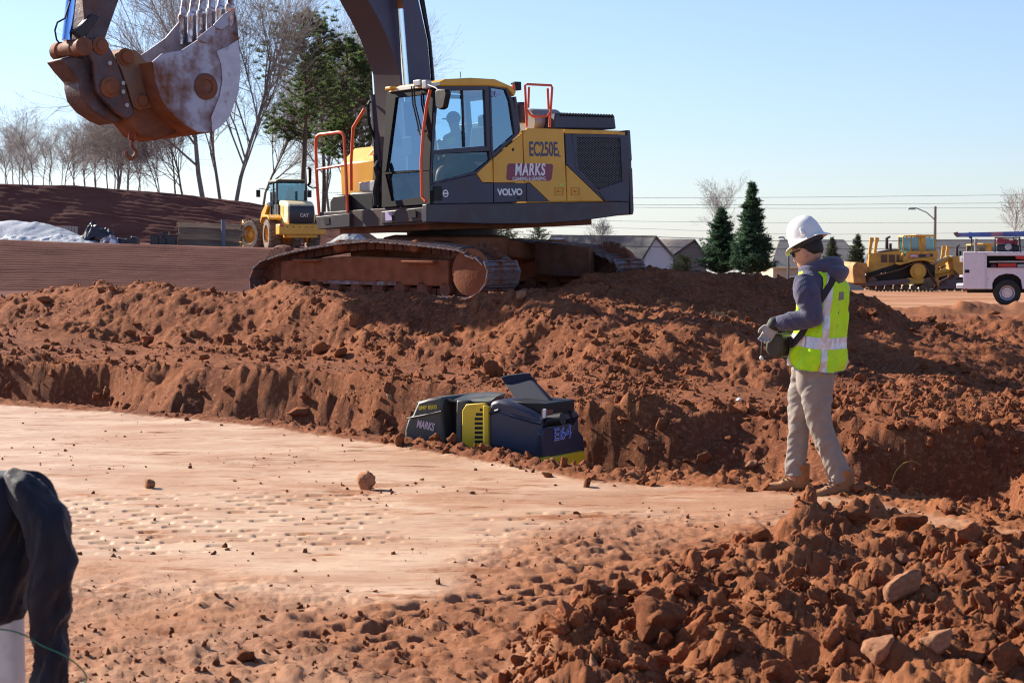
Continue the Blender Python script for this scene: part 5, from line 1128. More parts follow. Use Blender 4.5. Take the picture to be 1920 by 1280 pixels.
flap = limb([jp(30, 893, .03)-jo, jp(65, 905, .04)-jo, jp(90, 940, .05)-jo, jp(101, 990, .05)-jo, jp(104, 1015, .05)-jo], [.012, .026, .024, .016, .006], n=24, m=40, fold=.018, ff=(9, 2), seed=25)
body_.build('jacket_body', JK, jk); sleeve.build('sleeve', JK, jk); flap.build('collar_flap', JK, jk)
gw = MB().tube([Vector(p) for p in catmull([list(jp(*q)) for q in ((-60, 1178, -.08), (10, 1180, -.09), (50, 1192, -.09), (80, 1210, -.16), (120, 1228, -.16), (150, 1250, -.1), (162, 1268, -.06), (158, 1279, -.02), (140, 1282, .0))], 50)], .0022, 6)
gwo = gw.build('green_wire', mat('green_wire_plastic', (.02, .16, .09), .5)); tag(gwo, 'thin green wire looped round the white pipe post below the jacket', 'wire')
tw = MB().tube([Vector(p) for p in catmull([list(jp(*q)) for q in ((48, 1196, -.09), (52, 1186, -.10), (62, 1184, -.10), (66, 1192, -.1), (58, 1202, -.1), (50, 1198, -.09))], 24)], .0016, 6); tag(tw.build('tie_wire', mat('bright_wire', (.7, .75, .7), .3, metal=.6)), 'short bright wire tie twisted round the green wire beside the post', 'wire')
# ---------------------------------------------------------------- wheel loader on the terrace
def frame(px, py, Y, deg):
    p = atY(px, py, Y); return Matrix.Translation(p)@Matrix.Rotation(R(deg), 4, 'Z')
LY = mat('loader_yellow', (.70, .36, .04), .45, noise=.06, dirt=.4, dirtcol=(.35, .18, .08), dscale=2, dthr=.58)
LCR = mat('loader_cream', (.78, .62, .36), .45, noise=.06)
TYR = mat('dusty_tyre', (.13, .095, .08), .9, noise=.3, nscale=5, dirt=.7, dirtcol=(.34, .22, .16), dscale=3, dthr=.5)
TGL = glassmat('teal_glass', (.30, .55, .62), .12, .10)
def tyre(parent, c, r, wd, hub, spin=0., rimm=None, lugs=26, steer=0.):
    e = bpy.data.objects.new('wheel', None); C.objects.link(e); e.parent = parent; e.location = c; e.rotation_euler = (0, 0, steer)
    mb = MB().lathe([(r*.56, -wd*.42), (r*.62, -wd*.5), (r*.88, -wd*.5), (r*.97, -wd*.40), (r, -wd*.2), (r, wd*.2), (r*.97, wd*.40), (r*.88, wd*.5), (r*.62, wd*.5), (r*.56, wd*.42), (r*.54, 0), (r*.56, -wd*.42)], (0, 0, 0), (0, 1, 0), 36)
    for k in range(lugs):
        a = 2*math.pi*k/lugs
        for s_ in (1, -1): mb.box((math.cos(a+s_*.05)*r*1.0, s_*wd*.24, math.sin(a+s_*.05)*r*1.0), (r*.07, wd*.44, r*.13), Matrix.Rotation(-(a+s_*.05), 3, 'Y')@Matrix.Rotation(s_*.35, 3, 'X'))
    mb.build('tyre', TYR, e)
    MB().lathe([(0, hub*.25), (r*.22, hub*.25), (r*.26, hub*.35), (r*.26, hub*.18), (r*.50, hub*.05), (r*.56, hub*.42), (r*.58, hub*.42), (r*.58, -hub*.42), (0, -hub*.42)], (0, 0, 0), (0, 1, 0), 28).build('rim', rimm or LY, e)
    return e
LD = thing('wheel_loader', frame(547, 469.5, 90, 111), 'yellow wheel loader seen from behind beside the timber stack on the terrace', 'wheel loader')
tyre(LD, (0, .98, .75), .75, .55, .5); tyre(LD, (0, -.98, .75), .75, .55, .5); tyre(LD, (3.1, 1.15, .75), .75, .55, .5, steer=R(26)); tyre(LD, (3.3, -.75, .75), .75, .55, .5, steer=R(26))
MB().extr([(-.1, .66, 1.25), (-1.85, .66, 1.25), (-1.98, .66, 1.75), (-1.85, .66, 2.16), (-1.5, .66, 2.32), (-.1, .66, 2.42)], (0, -1.32, 0)).build('engine_hood', LCR, LD, bevel=.10)
MB().extr([(-1.90, .60, 1.28), (-2.03, .60, 1.75), (-1.93, .60, 2.12), (-1.7, .60, 2.12), (-1.7, .60, 1.28)], (0, -1.2, 0)).build('rear_grille', mat('dark_blue_grille', (.015, .018, .03), .4), LD, bevel=.03)
MB().box((-.9, .665, 1.85), (.5, .02, .55)).build('side_vent', LY, LD, bevel=.01)
MB().box((-1.75, 0, 1.0), (.75, 2.25, .50)).build('counterweight', LY, LD, bevel=.05)
MB().box((-1.6, 0, .75), (.8, 1.5, .3)).box((-.4, 0, .95), (2.0, 1.0, .6)).build('rear_frame', LY, LD, bevel=.04)
for k in range(6): MB().cyl((-2.12, -.75+k*.3, 1.12), (-2.14, -.75+k*.3, 1.12), .03, 8).build('bolt_hole', BLK, LD)
for s_ in (1, -1): MB().box((-2.13, s_*1.0, 1.18), (.04, .14, .12)).build('tail_lamp', RED, LD)
for s_ in (1, -1): MB().extr([(-.85, s_*.7, 1.55), (-.5, s_*.7, 1.70), (.6, s_*.7, 1.70), (.95, s_*.7, 1.40), (.95, s_*.7, 1.32), (.55, s_*.7, 1.60), (-.5, s_*.7, 1.60), (-.8, s_*.7, 1.46)], (0, s_*.62, 0)).build('fender', LY, LD, bevel=.01)
text('lettering', 'CAT', Matrix.Translation((-2.045, -.1, 1.66))@Matrix(((0, 0, -1, 0), (-1, 0, 0, 0), (0, 1, 0, 0), (0, 0, 0, 1))), .22, mat('grey_lettering', (.5, .5, .5), .5), LD, weight=.008)
LDK = mat('loader_cab_dark', (.02, .024, .03), .5)
cb = MB()
for x_, y_ in ((-.05, .72), (-.05, -.72), (1.35, .66), (1.35, -.66), (.6, .72), (.6, -.72)): cb.box((x_, y_, 2.38), (.09, .09, 1.75))
cb.box((.65, 0, 1.6), (1.5, 1.5, .25)).box((-.05, 0, 2.0), (.08, 1.44, .55)).box((.1, .72, 1.85), (.95, .06, .7)); cb.build('cab_frame', LDK, LD)
for s_, x0, x1 in ((1, 0, .58), (1, .62, 1.33), (-1, 0, 1.33)): MB().box(((x0+x1)/2, s_*.72, 2.65), (x1-x0, .01, 1.05)).build('side_window', TGL, LD)
MB().box((-.05, 0, 2.74), (.01, 1.36, .95)).build('rear_window', TGL, LD); MB().box((1.38, 0, 2.5), (.01, 1.3, 1.4)).build('windscreen', TGL, LD)
MB().box((.62, 0, 3.30), (1.75, 1.62, .12)).build('cab_roof', LDK, LD, bevel=.04); MB().box((.62, 0, 3.38), (1.5, 1.4, .05)).build('roof_cap', LY, LD, bevel=.02)
MB().box((.35, 0, 2.2), (.45, .45, .15)).box((.12, 0, 2.55), (.12, .45, .65)).box((.1, 0, 2.95), (.1, .25, .2)).build('seat', BLK, LD, bevel=.03)
MB().tube([(1.3, .75, 2.9), (1.45, 1.15, 3.0), (1.45, 1.25, 2.95)], .02).box((1.45, 1.28, 2.75), (.05, .2, .35)).build('mirror', BLK, LD)
MB().tube([(1.3, -.75, 2.9), (1.45, -1.15, 3.0), (1.45, -1.25, 2.95)], .02).box((1.45, -1.28, 2.75), (.05, .2, .35)).build('mirror', BLK, LD)
MB().extr([(2.0, .45, .7), (2.0, .45, 1.7), (2.6, .45, 2.25), (3.0, .45, 2.2), (4.0, .45, 1.2), (4.0, .45, .7)], (0, -.9, 0)).build('front_frame', LY, LD, bevel=.03)
for s_ in (1, -1): MB().extr([(2.4, s_*.6, 2.15), (2.7, s_*.6, 2.3), (3.6, s_*.6, 1.9), (4.6, s_*.6, .8), (4.4, s_*.6, .6), (3.4, s_*.6, 1.45)], (0, -s_*.12, 0)).build('lift_arm', LY, LD, bevel=.01)
MB().extr([(4.4, 1.3, .3), (4.5, 1.3, 1.3), (4.9, 1.3, 1.5), (5.1, 1.3, 1.0), (5.7, 1.3, .25), (4.6, 1.3, .15)], (0, -2.6, 0)).build('bucket', LY, LD, bevel=.02)
MB().tube([(2.4, .35, 1.9), (3.1, .35, 2.3), (3.6, .35, 2.0)], .07, 8).build('tilt_cylinder', CHR, LD)
MB().cyl((-.9, -.45, 2.35), (-.9, -.45, 2.85), .06, 10).build('exhaust', BLK, LD)
# ---------------------------------------------------------------- bulldozers
c7z = conv(1560, 400, 5.3333)
DY = 118.0
DZO = atY(*c7z((820, 765)), DY)
DM = Matrix.Translation(DZO)@Matrix.Rotation(R(180), 4, 'Z')
dz_ = thing('bulldozer', DM, 'yellow bulldozer with front blade and rear ripper parked side on across the plain', 'bulldozer')
DZY = mat('dozer_yellow', (.60, .33, .045), .55, noise=.1, nscale=2, dirt=.6, dirtcol=(.33, .17, .075), dscale=1.5, dthr=.55)
DTR = mat('dozer_track_brown', (.15, .085, .055), .8, noise=.3, nscale=4)
def dp(cx, cy, y):
    p = atY(*c7z((cx, cy)), DY); q = DM.inverted()@p; return Vector((q.x, y, q.z))
def dpo(name, pts, y0, y1, m_, bev=.02, par=None):
    return MB().extr([dp(a, b_, y0) for a, b_ in pts], (0, y1-y0, 0)).build(name, m_, par or dz_, bevel=bev)
# his left side faces the camera: local +y is towards the camera after the half turn
dpo('engine_hood', [(355, 400), (440, 395), (650, 370), (672, 380), (672, 470), (640, 480), (600, 520), (345, 600), (350, 480)], .55, -.55, DZY)
dpo('hood_top', [(440, 396), (445, 384), (560, 362), (655, 358), (655, 384), (470, 398)], .45, -.45, mat('dozer_hood_maroon', (.10, .035, .03), .5))
dpo('engine_side_door', [(460, 405), (660, 400), (660, 495), (465, 498)], .58, .55, DZY)
for x_ in (468, 545, 622): dpo('side_screen', [(x_+4, 412), (x_+(66 if x_ < 600 else 34), 412), (x_+(66 if x_ < 600 else 34), 490), (x_+4, 490)], .60, .58, mat('dozer_screen', (.11, .06, .035), .7), 0)
dpo('cab_base', [(672, 470), (735, 375), (985, 372), (1020, 450), (980, 500), (880, 470), (720, 490)], .95, -.95, DZY)
dpo('fender', [(600, 492), (722, 478), (800, 450), (890, 448), (985, 480), (985, 500), (890, 466), (800, 470), (640, 515), (600, 505)], 1.25, -1.25, DZY)
dpo('fuel_tank', [(860, 378), (1020, 372), (1025, 440), (985, 460), (980, 445), (870, 440)], 1.0, -1.0, DZY)
dpo('company_decal', [(742, 408), (830, 405), (828, 438), (735, 442)], 1.0, .955, mat('dozer_decal_red', (.35, .02, .06), .5), 0); dpo('model_plate', [(838, 408), (972, 402), (975, 432), (836, 436)], 1.015, .955, mat('dozer_plate_dark', (.02, .02, .035), .5), 0)
TD = lambda p: Matrix.Translation(p)@Matrix(((-1, 0, 0, 0), (0, 0, 1, 0), (0, 1, 0, 0), (0, 0, 0, 1)))
text('lettering', 'MARKS', TD(dp(784, 424, 1.005)), .20, WHT, dz_, weight=.004, xs=.8); text('lettering', 'D8R', TD(dp(925, 420, 1.02)), .15, mat('pink_print', (.6, .3, .35), .5), dz_, weight=.003)
cabd = MB()
for a in ((690, 235, 690, 470), (770, 235, 760, 400), (848, 235, 850, 380), (905, 230, 905, 380), (1000, 235, 1015, 372)):
    for y_ in (.70, -.70): cabd.tube([dp(a[0], a[1], y_), dp(a[2], a[3], y_)], .05, 4)
cabd.build('cab_pillars', DZY, dz_)
for a, b_ in ((695, 765), (775, 845), (912, 998)): dpo('cab_window', [(a, 240), (b_, 240), (b_+4, 375), (a-2, 375 if a > 700 else 465)], .70, .69, TGL, 0)
for a, b_ in ((695, 765), (775, 845), (912, 998)): dpo('cab_window', [(a, 240), (b_, 240), (b_+4, 375), (a-2, 375 if a > 700 else 465)], -.69, -.70, TGL, 0)
dpo('door_pillar', [(770, 240), (850, 240), (850, 400), (760, 420)], .60, -.2, mat('cab_interior_blue', (.03, .05, .09), .5)); dpo('rear_pillar', [(860, 235), (905, 235), (905, 400), (850, 400)], .74, -.74, DZY)
dpo('cab_roof', [(680, 236), (690, 222), (810, 216), (815, 212), (1000, 214), (1003, 236)], .85, -.85, DZY)
MB().tube([dp(548, 360, 0), dp(548, 250, 0), dp(582, 232, 0)], [.12, .10, .07], 10).build('exhaust', mat('dozer_exhaust', (.05, .03, .03), .6), dz_)
MB().cyl(dp(575, 360, .3), dp(575, 300, .3), .09, 10).build('pre_cleaner', BLK, dz_); MB().cyl(dp(655, 300, .4), dp(657, 250, .4), .02, 6).build('antenna', BLK, dz_)
for o_, y_ in ((0, .62), (66, .15)):
    l_ = MB().extr([dp(345+o_, 405, y_), dp(362+o_, 262, y_), dp(360+o_, 240, y_), dp(400+o_, 243, y_), dp(402+o_, 265, y_), dp(388+o_, 300, y_), dp(372+o_, 405, y_)], (0, -.18, 0)).build('lift_arm', DZY, dz_, bevel=.02)
    MB().tube([dp(335+o_*.3, 400, y_+.05), dp(285+o_*.3, 590, y_+.05)], .06, 8).build('lift_cylinder', CHR, l_)
bl = [(148, 560), (152, 520), (180, 484), (290, 492), (300, 560), (270, 600), (285, 690), (160, 690)]
dpo('blade', bl, 2.0, -2.0, mat('dozer_blade', (.42, .22, .05), .6, dirt=.8, dirtcol=(.16, .075, .04), dscale=1.2, dthr=.48), .04)
dpo('push_arm', [(215, 700), (430, 670), (720, 650), (735, 662), (725, 688), (500, 715), (280, 722)], 1.55, 1.35, mat('purple_brown_steel', (.13, .085, .09), .7)); dpo('push_arm', [(215, 700), (430, 670), (720, 650), (735, 662), (725, 688), (500, 715), (280, 722)], -1.35, -1.55, mat('purple_brown_steel', (.13, .085, .09), .7))
tp = [(400, 618), (520, 590), (640, 560), (740, 512), (800, 492), (850, 496), (885, 520), (925, 590), (980, 660), (1010, 710), (1000, 752), (960, 762), (400, 762), (330, 735), (310, 690), (340, 640)]
for y_ in (1.05, -1.05):
    pts = [dp(a, b_, 0) for a, b_ in tp]; t_ = bpy.data.objects.new('track', None); C.objects.link(t_); t_.parent = dz_; t_.location = (0, y_, 0)
    rs3 = resample([(p.x, p.z) for p in pts], .23); mb = MB(); shz = None
    if not MATS.get('_dzs'): MATS['_dzs'] = MB().box((0, 0, 0), (.20, .56, .04)).box((.06, 0, .05), (.03, .56, .07)).mesh('track_shoe', [DTR])
    cen = Vector((sum(p.x for p, _ in rs3)/len(rs3), sum(p.y for p, _ in rs3)/len(rs3)))
    for p, t in rs3:
        o = bpy.data.objects.new('track_shoe', MATS['_dzs']); C.objects.link(o); o.parent = t_; o.location = (p.x, 0, p.y); n_ = Vector((-t.y, t.x)); an = -math.atan2(t.y, t.x)
        if n_.dot(p-cen) < 0: an += math.pi
        o.rotation_euler = (0, an, 0)
    MB().lathe([(0, -.1), (.42, -.1), (.50, -.05), (.50, .20), (.32, .24), (.30, .30), (0, .30)], dp(820, 575, 0), (0, 1, 0), 26).build('drive_sprocket', DZY, t_)
    for a, r in (((360, 685), .36), ((930, 690), .36)): MB().lathe([(0, -.15), (r, -.15), (r, .15), (r*.5, .2), (0, .2)], dp(*a, 0), (0, 1, 0), 20).build('idler', DTR, t_)
    for k in range(6): MB().lathe([(0, -.2), (.16, -.2), (.16, .2), (0, .2)], dp(440+k*85, 735, 0), (0, 1, 0), 14).build('roller', DTR, t_)
    MB().extr([dp(a, b_, .12) for a, b_ in [(380, 680), (700, 650), (730, 640), (930, 648), (940, 690), (700, 710), (400, 712)]], (0, -.24, 0)).build('roller_frame', DZY, t_, bevel=.03)
dpo('body_frame', [(345, 590), (640, 500), (880, 470), (1010, 520), (1010, 640), (400, 690)], .6, -.6, mat('dozer_dark', (.04, .028, .022), .8))
dpo('ripper_link', [(975, 540), (1060, 480), (1160, 425), (1180, 450), (1090, 520), (990, 570)], .5, -.5, DZY); dpo('ripper_link', [(985, 600), (1140, 560), (1300, 590), (1300, 640), (1150, 600), (1000, 650)], .55, -.55, DZY)
MB().tube([dp(1000, 590, .7), dp(1140, 575, .7)], .13, 10).build('ripper_cylinder', DZY, dz_); MB().tube([dp(1040, 560, .3), dp(1130, 520, .3)], .06, 8).build('cylinder_rod', CHR, dz_)
dpo('ripper_beam', [(1165, 440), (1210, 425), (1270, 440), (1285, 520), (1300, 590), (1230, 610), (1180, 560)], 1.1, -1.1, DZY)
for y_ in (.8, 0, -.8): dpo('ripper_shank', [(1190, 560), (1240, 560), (1235, 640), (1110, 700), (1100, 680), (1190, 640)], y_+.06, y_-.06, mat('purple_brown_steel', (.13, .085, .09), .7))
dpo('rear_frame', [(1110, 665), (1300, 655), (1310, 700), (1110, 715)], .9, .5, mat('purple_brown_steel', (.13, .085, .09), .7))
d2z = copy_tree(dz_); p2 = atY(*c7z((820+672, 765)), 133.0); d2z.matrix_basis = Matrix.Translation(atY(*c7z((820+668, 790)), 133.0))@Matrix.Rotation(R(180), 4, 'Z')
d2z['label'] = 'second yellow bulldozer mostly hidden behind the white service truck'
# ---------------------------------------------------------------- service truck
TY = 55.0; TMx = Matrix.Translation(atY(*c7z((1310, 925)), TY))@Matrix.Rotation(R(-13.6), 4, 'Z'); TW = mat('truck_white', (.66, .62, .70), .35, coat=.3, noise=.04, dirt=.3, dirtcol=(.45, .28, .18), dscale=1.3, dthr=.62)
tk = thing('service_truck', TMx, 'white service truck with an open tool compartment and a blue crane boom on top', 'truck')
def tp_(cx, cy, y=0.):
    q = onpl(TMx, 1, 0., *c7z((cx, cy))); return Vector((q.x, y, q.z))
def tpo(name, pts, y0, y1, m_, bev=.01, par=None): return MB().extr([tp_(a, b_, y0) for a, b_ in pts], (0, y1-y0, 0)).build(name, m_, par or tk, bevel=bev)
arc = [(1603, 755), (1603, 700), (1625, 655), (1670, 620), (1740, 602), (1810, 606), (1860, 630), (1890, 665), (1905, 755)]
tpo('body_side', [(1312, 400), (1548, 400), (1548, 548), (1548, 602)]+[(1548, 755), (1312, 755)], 0, .45, TW)
tpo('body_side', [(1550, 548), (2110, 548), (2110, 755), (1905, 755), (1905, 755)]+arc[::-1][1:]+[(1550, 755)], 0, .45, TW, .0)
tpo('body_rail', [(1312, 388), (2110, 388), (2110, 424), (1550, 424), (1550, 399), (1312, 399)], -.012, .45, TW)
tpo('compartment_back', [(1550, 424), (2110, 424), (2110, 548), (1550, 548)], .42, .45, BLK, 0)
tpo('shelf', [(1575, 478), (2100, 474), (2100, 490), (1575, 492)], .04, .40, GRY, 0); tpo('shelf', [(1500, 545), (2105, 545), (2105, 553), (1500, 553)], -.03, .40, TW, 0)
for q4, m_ in (([(1660, 502), (1845, 500), (1845, 540), (1660, 540)], RED), ([(1855, 510), (1960, 505), (1960, 540), (1855, 540)], GRY), ([(1835, 425), (1990, 420), (1990, 470), (1840, 455)], RED), ([(1590, 512), (1645, 510), (1645, 543), (1590, 543)], mat('dark_red_case', (.12, .02, .02), .6))): tpo('tool_case', q4, .06, .30, m_)
MB().tube([tp_(1531, 402, -.002), tp_(1531, 750, -.002)], .006, 4).build('door_seam', GRY, tk)
tpo('door_lock', [(1328, 562), (1375, 562), (1375, 595), (1328, 595)], -.01, .01, BLK); MB().cyl(tp_(1560, 652, -.005), tp_(1560, 652, .0), .015, 8).build('fuel_cap', BLK, tk)
tpo('tail_lamp_guard', [(1278, 428), (1308, 428), (1308, 486), (1278, 486)], .1, .4, WHT); tpo('rear_bumper', [(1245, 715), (1310, 715), (1310, 750), (1245, 750)], .0, 1.9, WHT); tpo('hitch_plate', [(1275, 618), (1308, 618), (1308, 640), (1275, 640)], .2, .5, WHT)
tpo('marker_lamp', [(1330, 750), (1352, 750), (1352, 766), (1330, 766)], -.005, .02, RED)
tpo('truck_bed', [(1312, 560), (2110, 560), (2110, 770), (1312, 770)], .46, 1.55, mat('truck_under', (.03, .03, .035), .6)); tpo('body_side_far', [(1312, 388), (2110, 388), (2110, 750), (1312, 750)], 1.56, 2.0, TW)
tpo('chassis_rail', [(1350, 760), (2700, 760), (2700, 800), (1350, 800)], .6, 1.4, BLK)
def twheel(cx, y):
    e = bpy.data.objects.new('wheel', None); C.objects.link(e); e.parent = tk; c = tp_(cx, 795, 0); e.location = (c.x, y, c.z)
    r = .39; MB().lathe([(.20, -.02), (.215, -.03), (.34, -.03), (.385, .0), (.39, .04), (.39, .20), (.37, .23), (.2, .23)], (0, 0, 0), (0, 1, 0), 36).build('tyre', mat('truck_tyre', (.022, .020, .022), .8, noise=.2), e)
    MB().lathe([(.215, -.03), (.20, -.025), (.17, .05), (.15, .09), (.07, .09), (.065, .0), (.0, -.0)], (0, 0, 0), (0, 1, 0), 30).build('rim', mat('polished_rim', (.55, .53, .6), .3, metal=.8), e)
    for k in range(8): a = k*math.pi/4; MB().ball((math.cos(a)*.11, .08, math.sin(a)*.11), .014, 6).build('lug_nut', GRY, e)
for cx in (1752, 3050):
    twheel(cx, .02); twheel(cx, 1.75)
tpo('inner_arch', arc, .30, .44, BLK, 0)
tpo('truck_cab', [(2140, 750), (2140, 330), (2200, 180), (2560, 180), (2700, 370), (3000, 420), (3230, 450), (3250, 740), (3200, 760), (3160, 700), (3050, 640), (2940, 700), (2900, 760)], .12, 1.85, TW, .06); tpo('cab_window', [(2230, 360), (2260, 220), (2400, 220), (2400, 360)], .11, .12, TGL, 0); tpo('cab_window', [(2430, 360), (2430, 220), (2540, 220), (2640, 360)], .11, .12, TGL, 0)
# crane boom and compressor on the truck
BLU = mat('crane_blue', (.05, .12, .38), .5, noise=.15, nscale=2, dirt=1., dirtcol=(.35, .18, .16), dscale=1.6, dthr=.55)
cr = thing('crane_boom', TMx@Matrix.Translation(tp_(1400, 390, .9)), 'long blue crane boom lying level above the white service truck', 'crane')
ci = Matrix.Translation(-tp_(1400, 390, .9))
def cpo(name, pts, y0, y1, m_, bev=.01, par=None): return MB().extr([tp_(a, b_, y0) for a, b_ in pts], (0, y1-y0, 0)).xf(ci).build(name, m_, par or cr, bevel=bev)
cpo('boom_tube', [(1250, 195), (1600, 186), (2300, 172), (2300, 228), (1600, 236), (1250, 238)], .8, 1.0, BLU); cpo('boom_head', [(1213, 192), (1258, 183), (1270, 238), (1245, 240), (1215, 208)], .78, 1.02, mat('brown_sheave', (.14, .08, .07), .7))
cpo('boom_rest', [(1368, 185), (1405, 190), (1402, 388), (1395, 388), (1390, 255), (1370, 250)], .84, .96, mat('dark_blue_bracket', (.02, .03, .07), .6)); cpo('boom_plate', [(1600, 190), (1715, 186), (1715, 232), (1600, 234)], .79, .80, mat('rust_pink_plate', (.36, .19, .22), .6), 0)
for x_ in (1440,): MB().tube([tp_(x_, 388, .5), tp_(x_-3, 300, .5), tp_(x_+3, 255, .5)], .05, 10).xf(ci).build('exhaust_stack', mat('dull_steel_stack', (.20, .19, .17), .6), cr)
MB().tube([tp_(2250, 390, .9), tp_(2250, 170, .9)], .16, 12).xf(ci).build('crane_mast', BLU, cr)
cm = thing('air_compressor', TMx@Matrix.Translation(tp_(1740, 388, .4)), 'dark red portable compressor in a black tube frame on the truck bed', 'compressor')
ci2 = Matrix.Translation(-tp_(1740, 388, .4))
fm_ = MB()
for y_ in (.25, .75):
    fm_.tube([tp_(1632, 388, y_), tp_(1634, 245, y_), tp_(1880, 242, y_), tp_(1888, 388, y_)], .02, 6); fm_.tube([tp_(1822, 245, y_), tp_(1822, 388, y_)], .015, 6)
fm_.xf(ci2).build('tube_frame', BLK, cm)
MB().extr([tp_(a, b_, .3) for a, b_ in [(1645, 258), (1665, 250), (1840, 255), (1868, 275), (1860, 320), (1650, 300)]], (0, .4, 0)).xf(ci2).build('engine_cover', mat('dark_red_paint', (.22, .02, .05), .4), cm, bevel=.03)
MB().extr([tp_(a, b_, .3) for a, b_ in [(1645, 305), (1880, 320), (1880, 384), (1645, 384)]], (0, .45, 0)).xf(ci2).build('tank', mat('compressor_dark', (.015, .015, .03), .4), cm, bevel=.04)
MB().lathe([(0, 0), (.09, 0), (.10, .03), (.06, .05), (0, .05)], tp_(1765, 335, .29), (0, -1, 0), 16).xf(ci2).build('pulley', GRY, cm); MB().box(tp_(1795, 265, .29), (.12, .01, .03)).xf(ci2).build('plate', WHT, cm)
# wire racks at the right edge of the frame
wr = MB()
for k in range(7): wr.tube([tp_(1880, 262+k*20, .2), tp_(2100, 262+k*20, .2)], .008, 4)
for k in range(6): wr.tube([tp_(1885+k*42, 250, .2), tp_(1885+k*42, 388, .2)], .010, 4)
o = wr.xf(Matrix.Translation(-tp_(1900, 388, .2))).build('wire_rack', BLK); o.matrix_basis = TMx@Matrix.Translation(tp_(1900, 388, .2)); tag(o, 'black wire basket rack beside the compressor on the truck bed', 'rack')
# ---------------------------------------------------------------- houses beyond the plain
SHG = mat('grey_shingle_roof', (.20, .185, .175), .9, noise=.12, nscale=1.5, bump=.4, bscale=8); SHB = mat('brown_shingle_roof', (.17, .14, .13), .9, noise=.12, nscale=1.5)
SID = mat('white_siding', (.62, .60, .62), .7, noise=.04); SID2 = mat('tan_siding', (.42, .36, .28), .7); TRM = mat('pale_trim', (.62, .56, .36), .6)
c8 = conv(1180, 320, 2.594)
def house(name, label, pL, pR, pTop, pEave, Y, wallm, roofm, gable_right=True, deep=9., hip=0.):
    a = atY(pL, pEave, Y); b_ = atY(pR, pEave, Y); t = atY((pL+pR)/2, pTop, Y+deep/2).z
    zb = plainz(Y)-.5; w_ = b_.x-a.x; z0 = a.z
    h = thing(name, Matrix.Translation((a.x, Y, zb)), label, 'house'); H_ = z0-zb; hr = t-z0
    wb = MB().box((w_/2, deep/2, H_/2), (w_-.6, deep-.6, H_)); 
    wb.build('wall', wallm, h)
    r0 = [(0, 0, H_), (w_, 0, H_), (w_, deep, H_), (0, deep, H_)]; rA, rB = (hip, deep/2, H_+hr), (w_-hip, deep/2, H_+hr)
    rm = MB(); rm.add([r0[0], r0[1], rB, rA, r0[2], r0[3]], [(0, 1, 2, 3), (3, 2, 4, 5), (0, 3, 5), (1, 4, 2), (0, 5, 4, 1)], 0); ro = rm.build('roof', [roofm], h)
    MB().box((w_/2, -.05, H_-.08), (w_, .12, .18)).build('fascia', TRM, ro)
    nw = max(2, int(w_/3.2))
    for k in range(nw):
        f = MB().box((w_*(k+.5)/nw, .27, H_-1.5), (1.0, .08, 1.2)).build('window', WHT, h); MB().box((w_*(k+.5)/nw, .22, H_-1.5), (.8, .02, 1.0)).build('pane', BLK, f)
    return h
def gable(name, label, pL, pA, pR, pTop, pEave, Y, wallm, roofm, deep=12., lean=-6.):
    """gable wall faces the camera, ridge runs away"""
    a = atY(pL, pEave, Y); c_ = atY(pA, pTop, Y); b_ = atY(pR, pEave, Y); zb = plainz(Y)-.5
    h = thing(name, Matrix.Translation((a.x, Y, zb)), label, 'house'); L0 = lambda p: Vector((p.x-a.x, 0, p.z-zb))
    A, T, B = L0(a), L0(c_), L0(b_); w_ = B.x
    MB().extr([Vector((0, 0, 0)), Vector((w_, 0, 0)), B, T, A], (lean, deep, 0)).build('wall', wallm, h)
    up = Vector((0, 0, .12)); ov = Vector((.3, 0, -.2)); rm = MB()
    ro = None
    for P0, P1, s_ in ((A, T, -1), (T, B, 1)):
        q = [P0+up, P1+up]; 
        if s_ < 0: q[0] = q[0]+Vector((-.3, 0, -.25))
        else: q[1] = q[1]+Vector((.3, 0, -.25))
        r = MB().add([q[0]+Vector((0, -.3, 0)), q[1]+Vector((0, -.3, 0)), q[1]+Vector((lean, deep+.3, 0)), q[0]+Vector((lean, deep+.3, 0)), q[0]+Vector((0, -.3, .12)), q[1]+Vector((0, -.3, .12)), q[1]+Vector((lean, deep+.3, .12)), q[0]+Vector((lean, deep+.3, .12))], [(0, 1, 2, 3), (4, 7, 6, 5), (0, 4, 5, 1), (1, 5, 6, 2), (2, 6, 7, 3), (3, 7, 4, 0)]).build('roof', roofm, h)
    f = MB().box((w_*.62, -.04, B.z-1.6), (1.5, .06, 1.1)).build('window', BLK, h)
    return h
gable('house', 'white gabled house with grey roof just right of the excavator', *[c8((x_, 0))[0] for x_ in (75, 130, 212)], c8((0, 328))[1], c8((0, 425))[1], 165, SID, SHG, lean=-9)
gable('house', 'brown roofed house between the white gabled house and the tall evergreens', *[c8((x_, 0))[0] for x_ in (195, 318, 375)], c8((0, 345))[1], c8((0, 430))[1], 172, mat('brown_siding', (.22, .17, .15), .8), SHB, lean=-5)
house('house', 'long grey roofed house behind the worker in the hard hat', c8((686, 0))[0], c8((1160, 0))[0], c8((0, 334))[1], c8((0, 466))[1], 175, SID2, SHG, hip=1.5)
house('house', 'grey roofed house behind the street lamp and the service truck', c8((1400, 0))[0], 1990, c8((0, 334))[1], c8((0, 466))[1], 185, SID2, SHG, hip=2.)
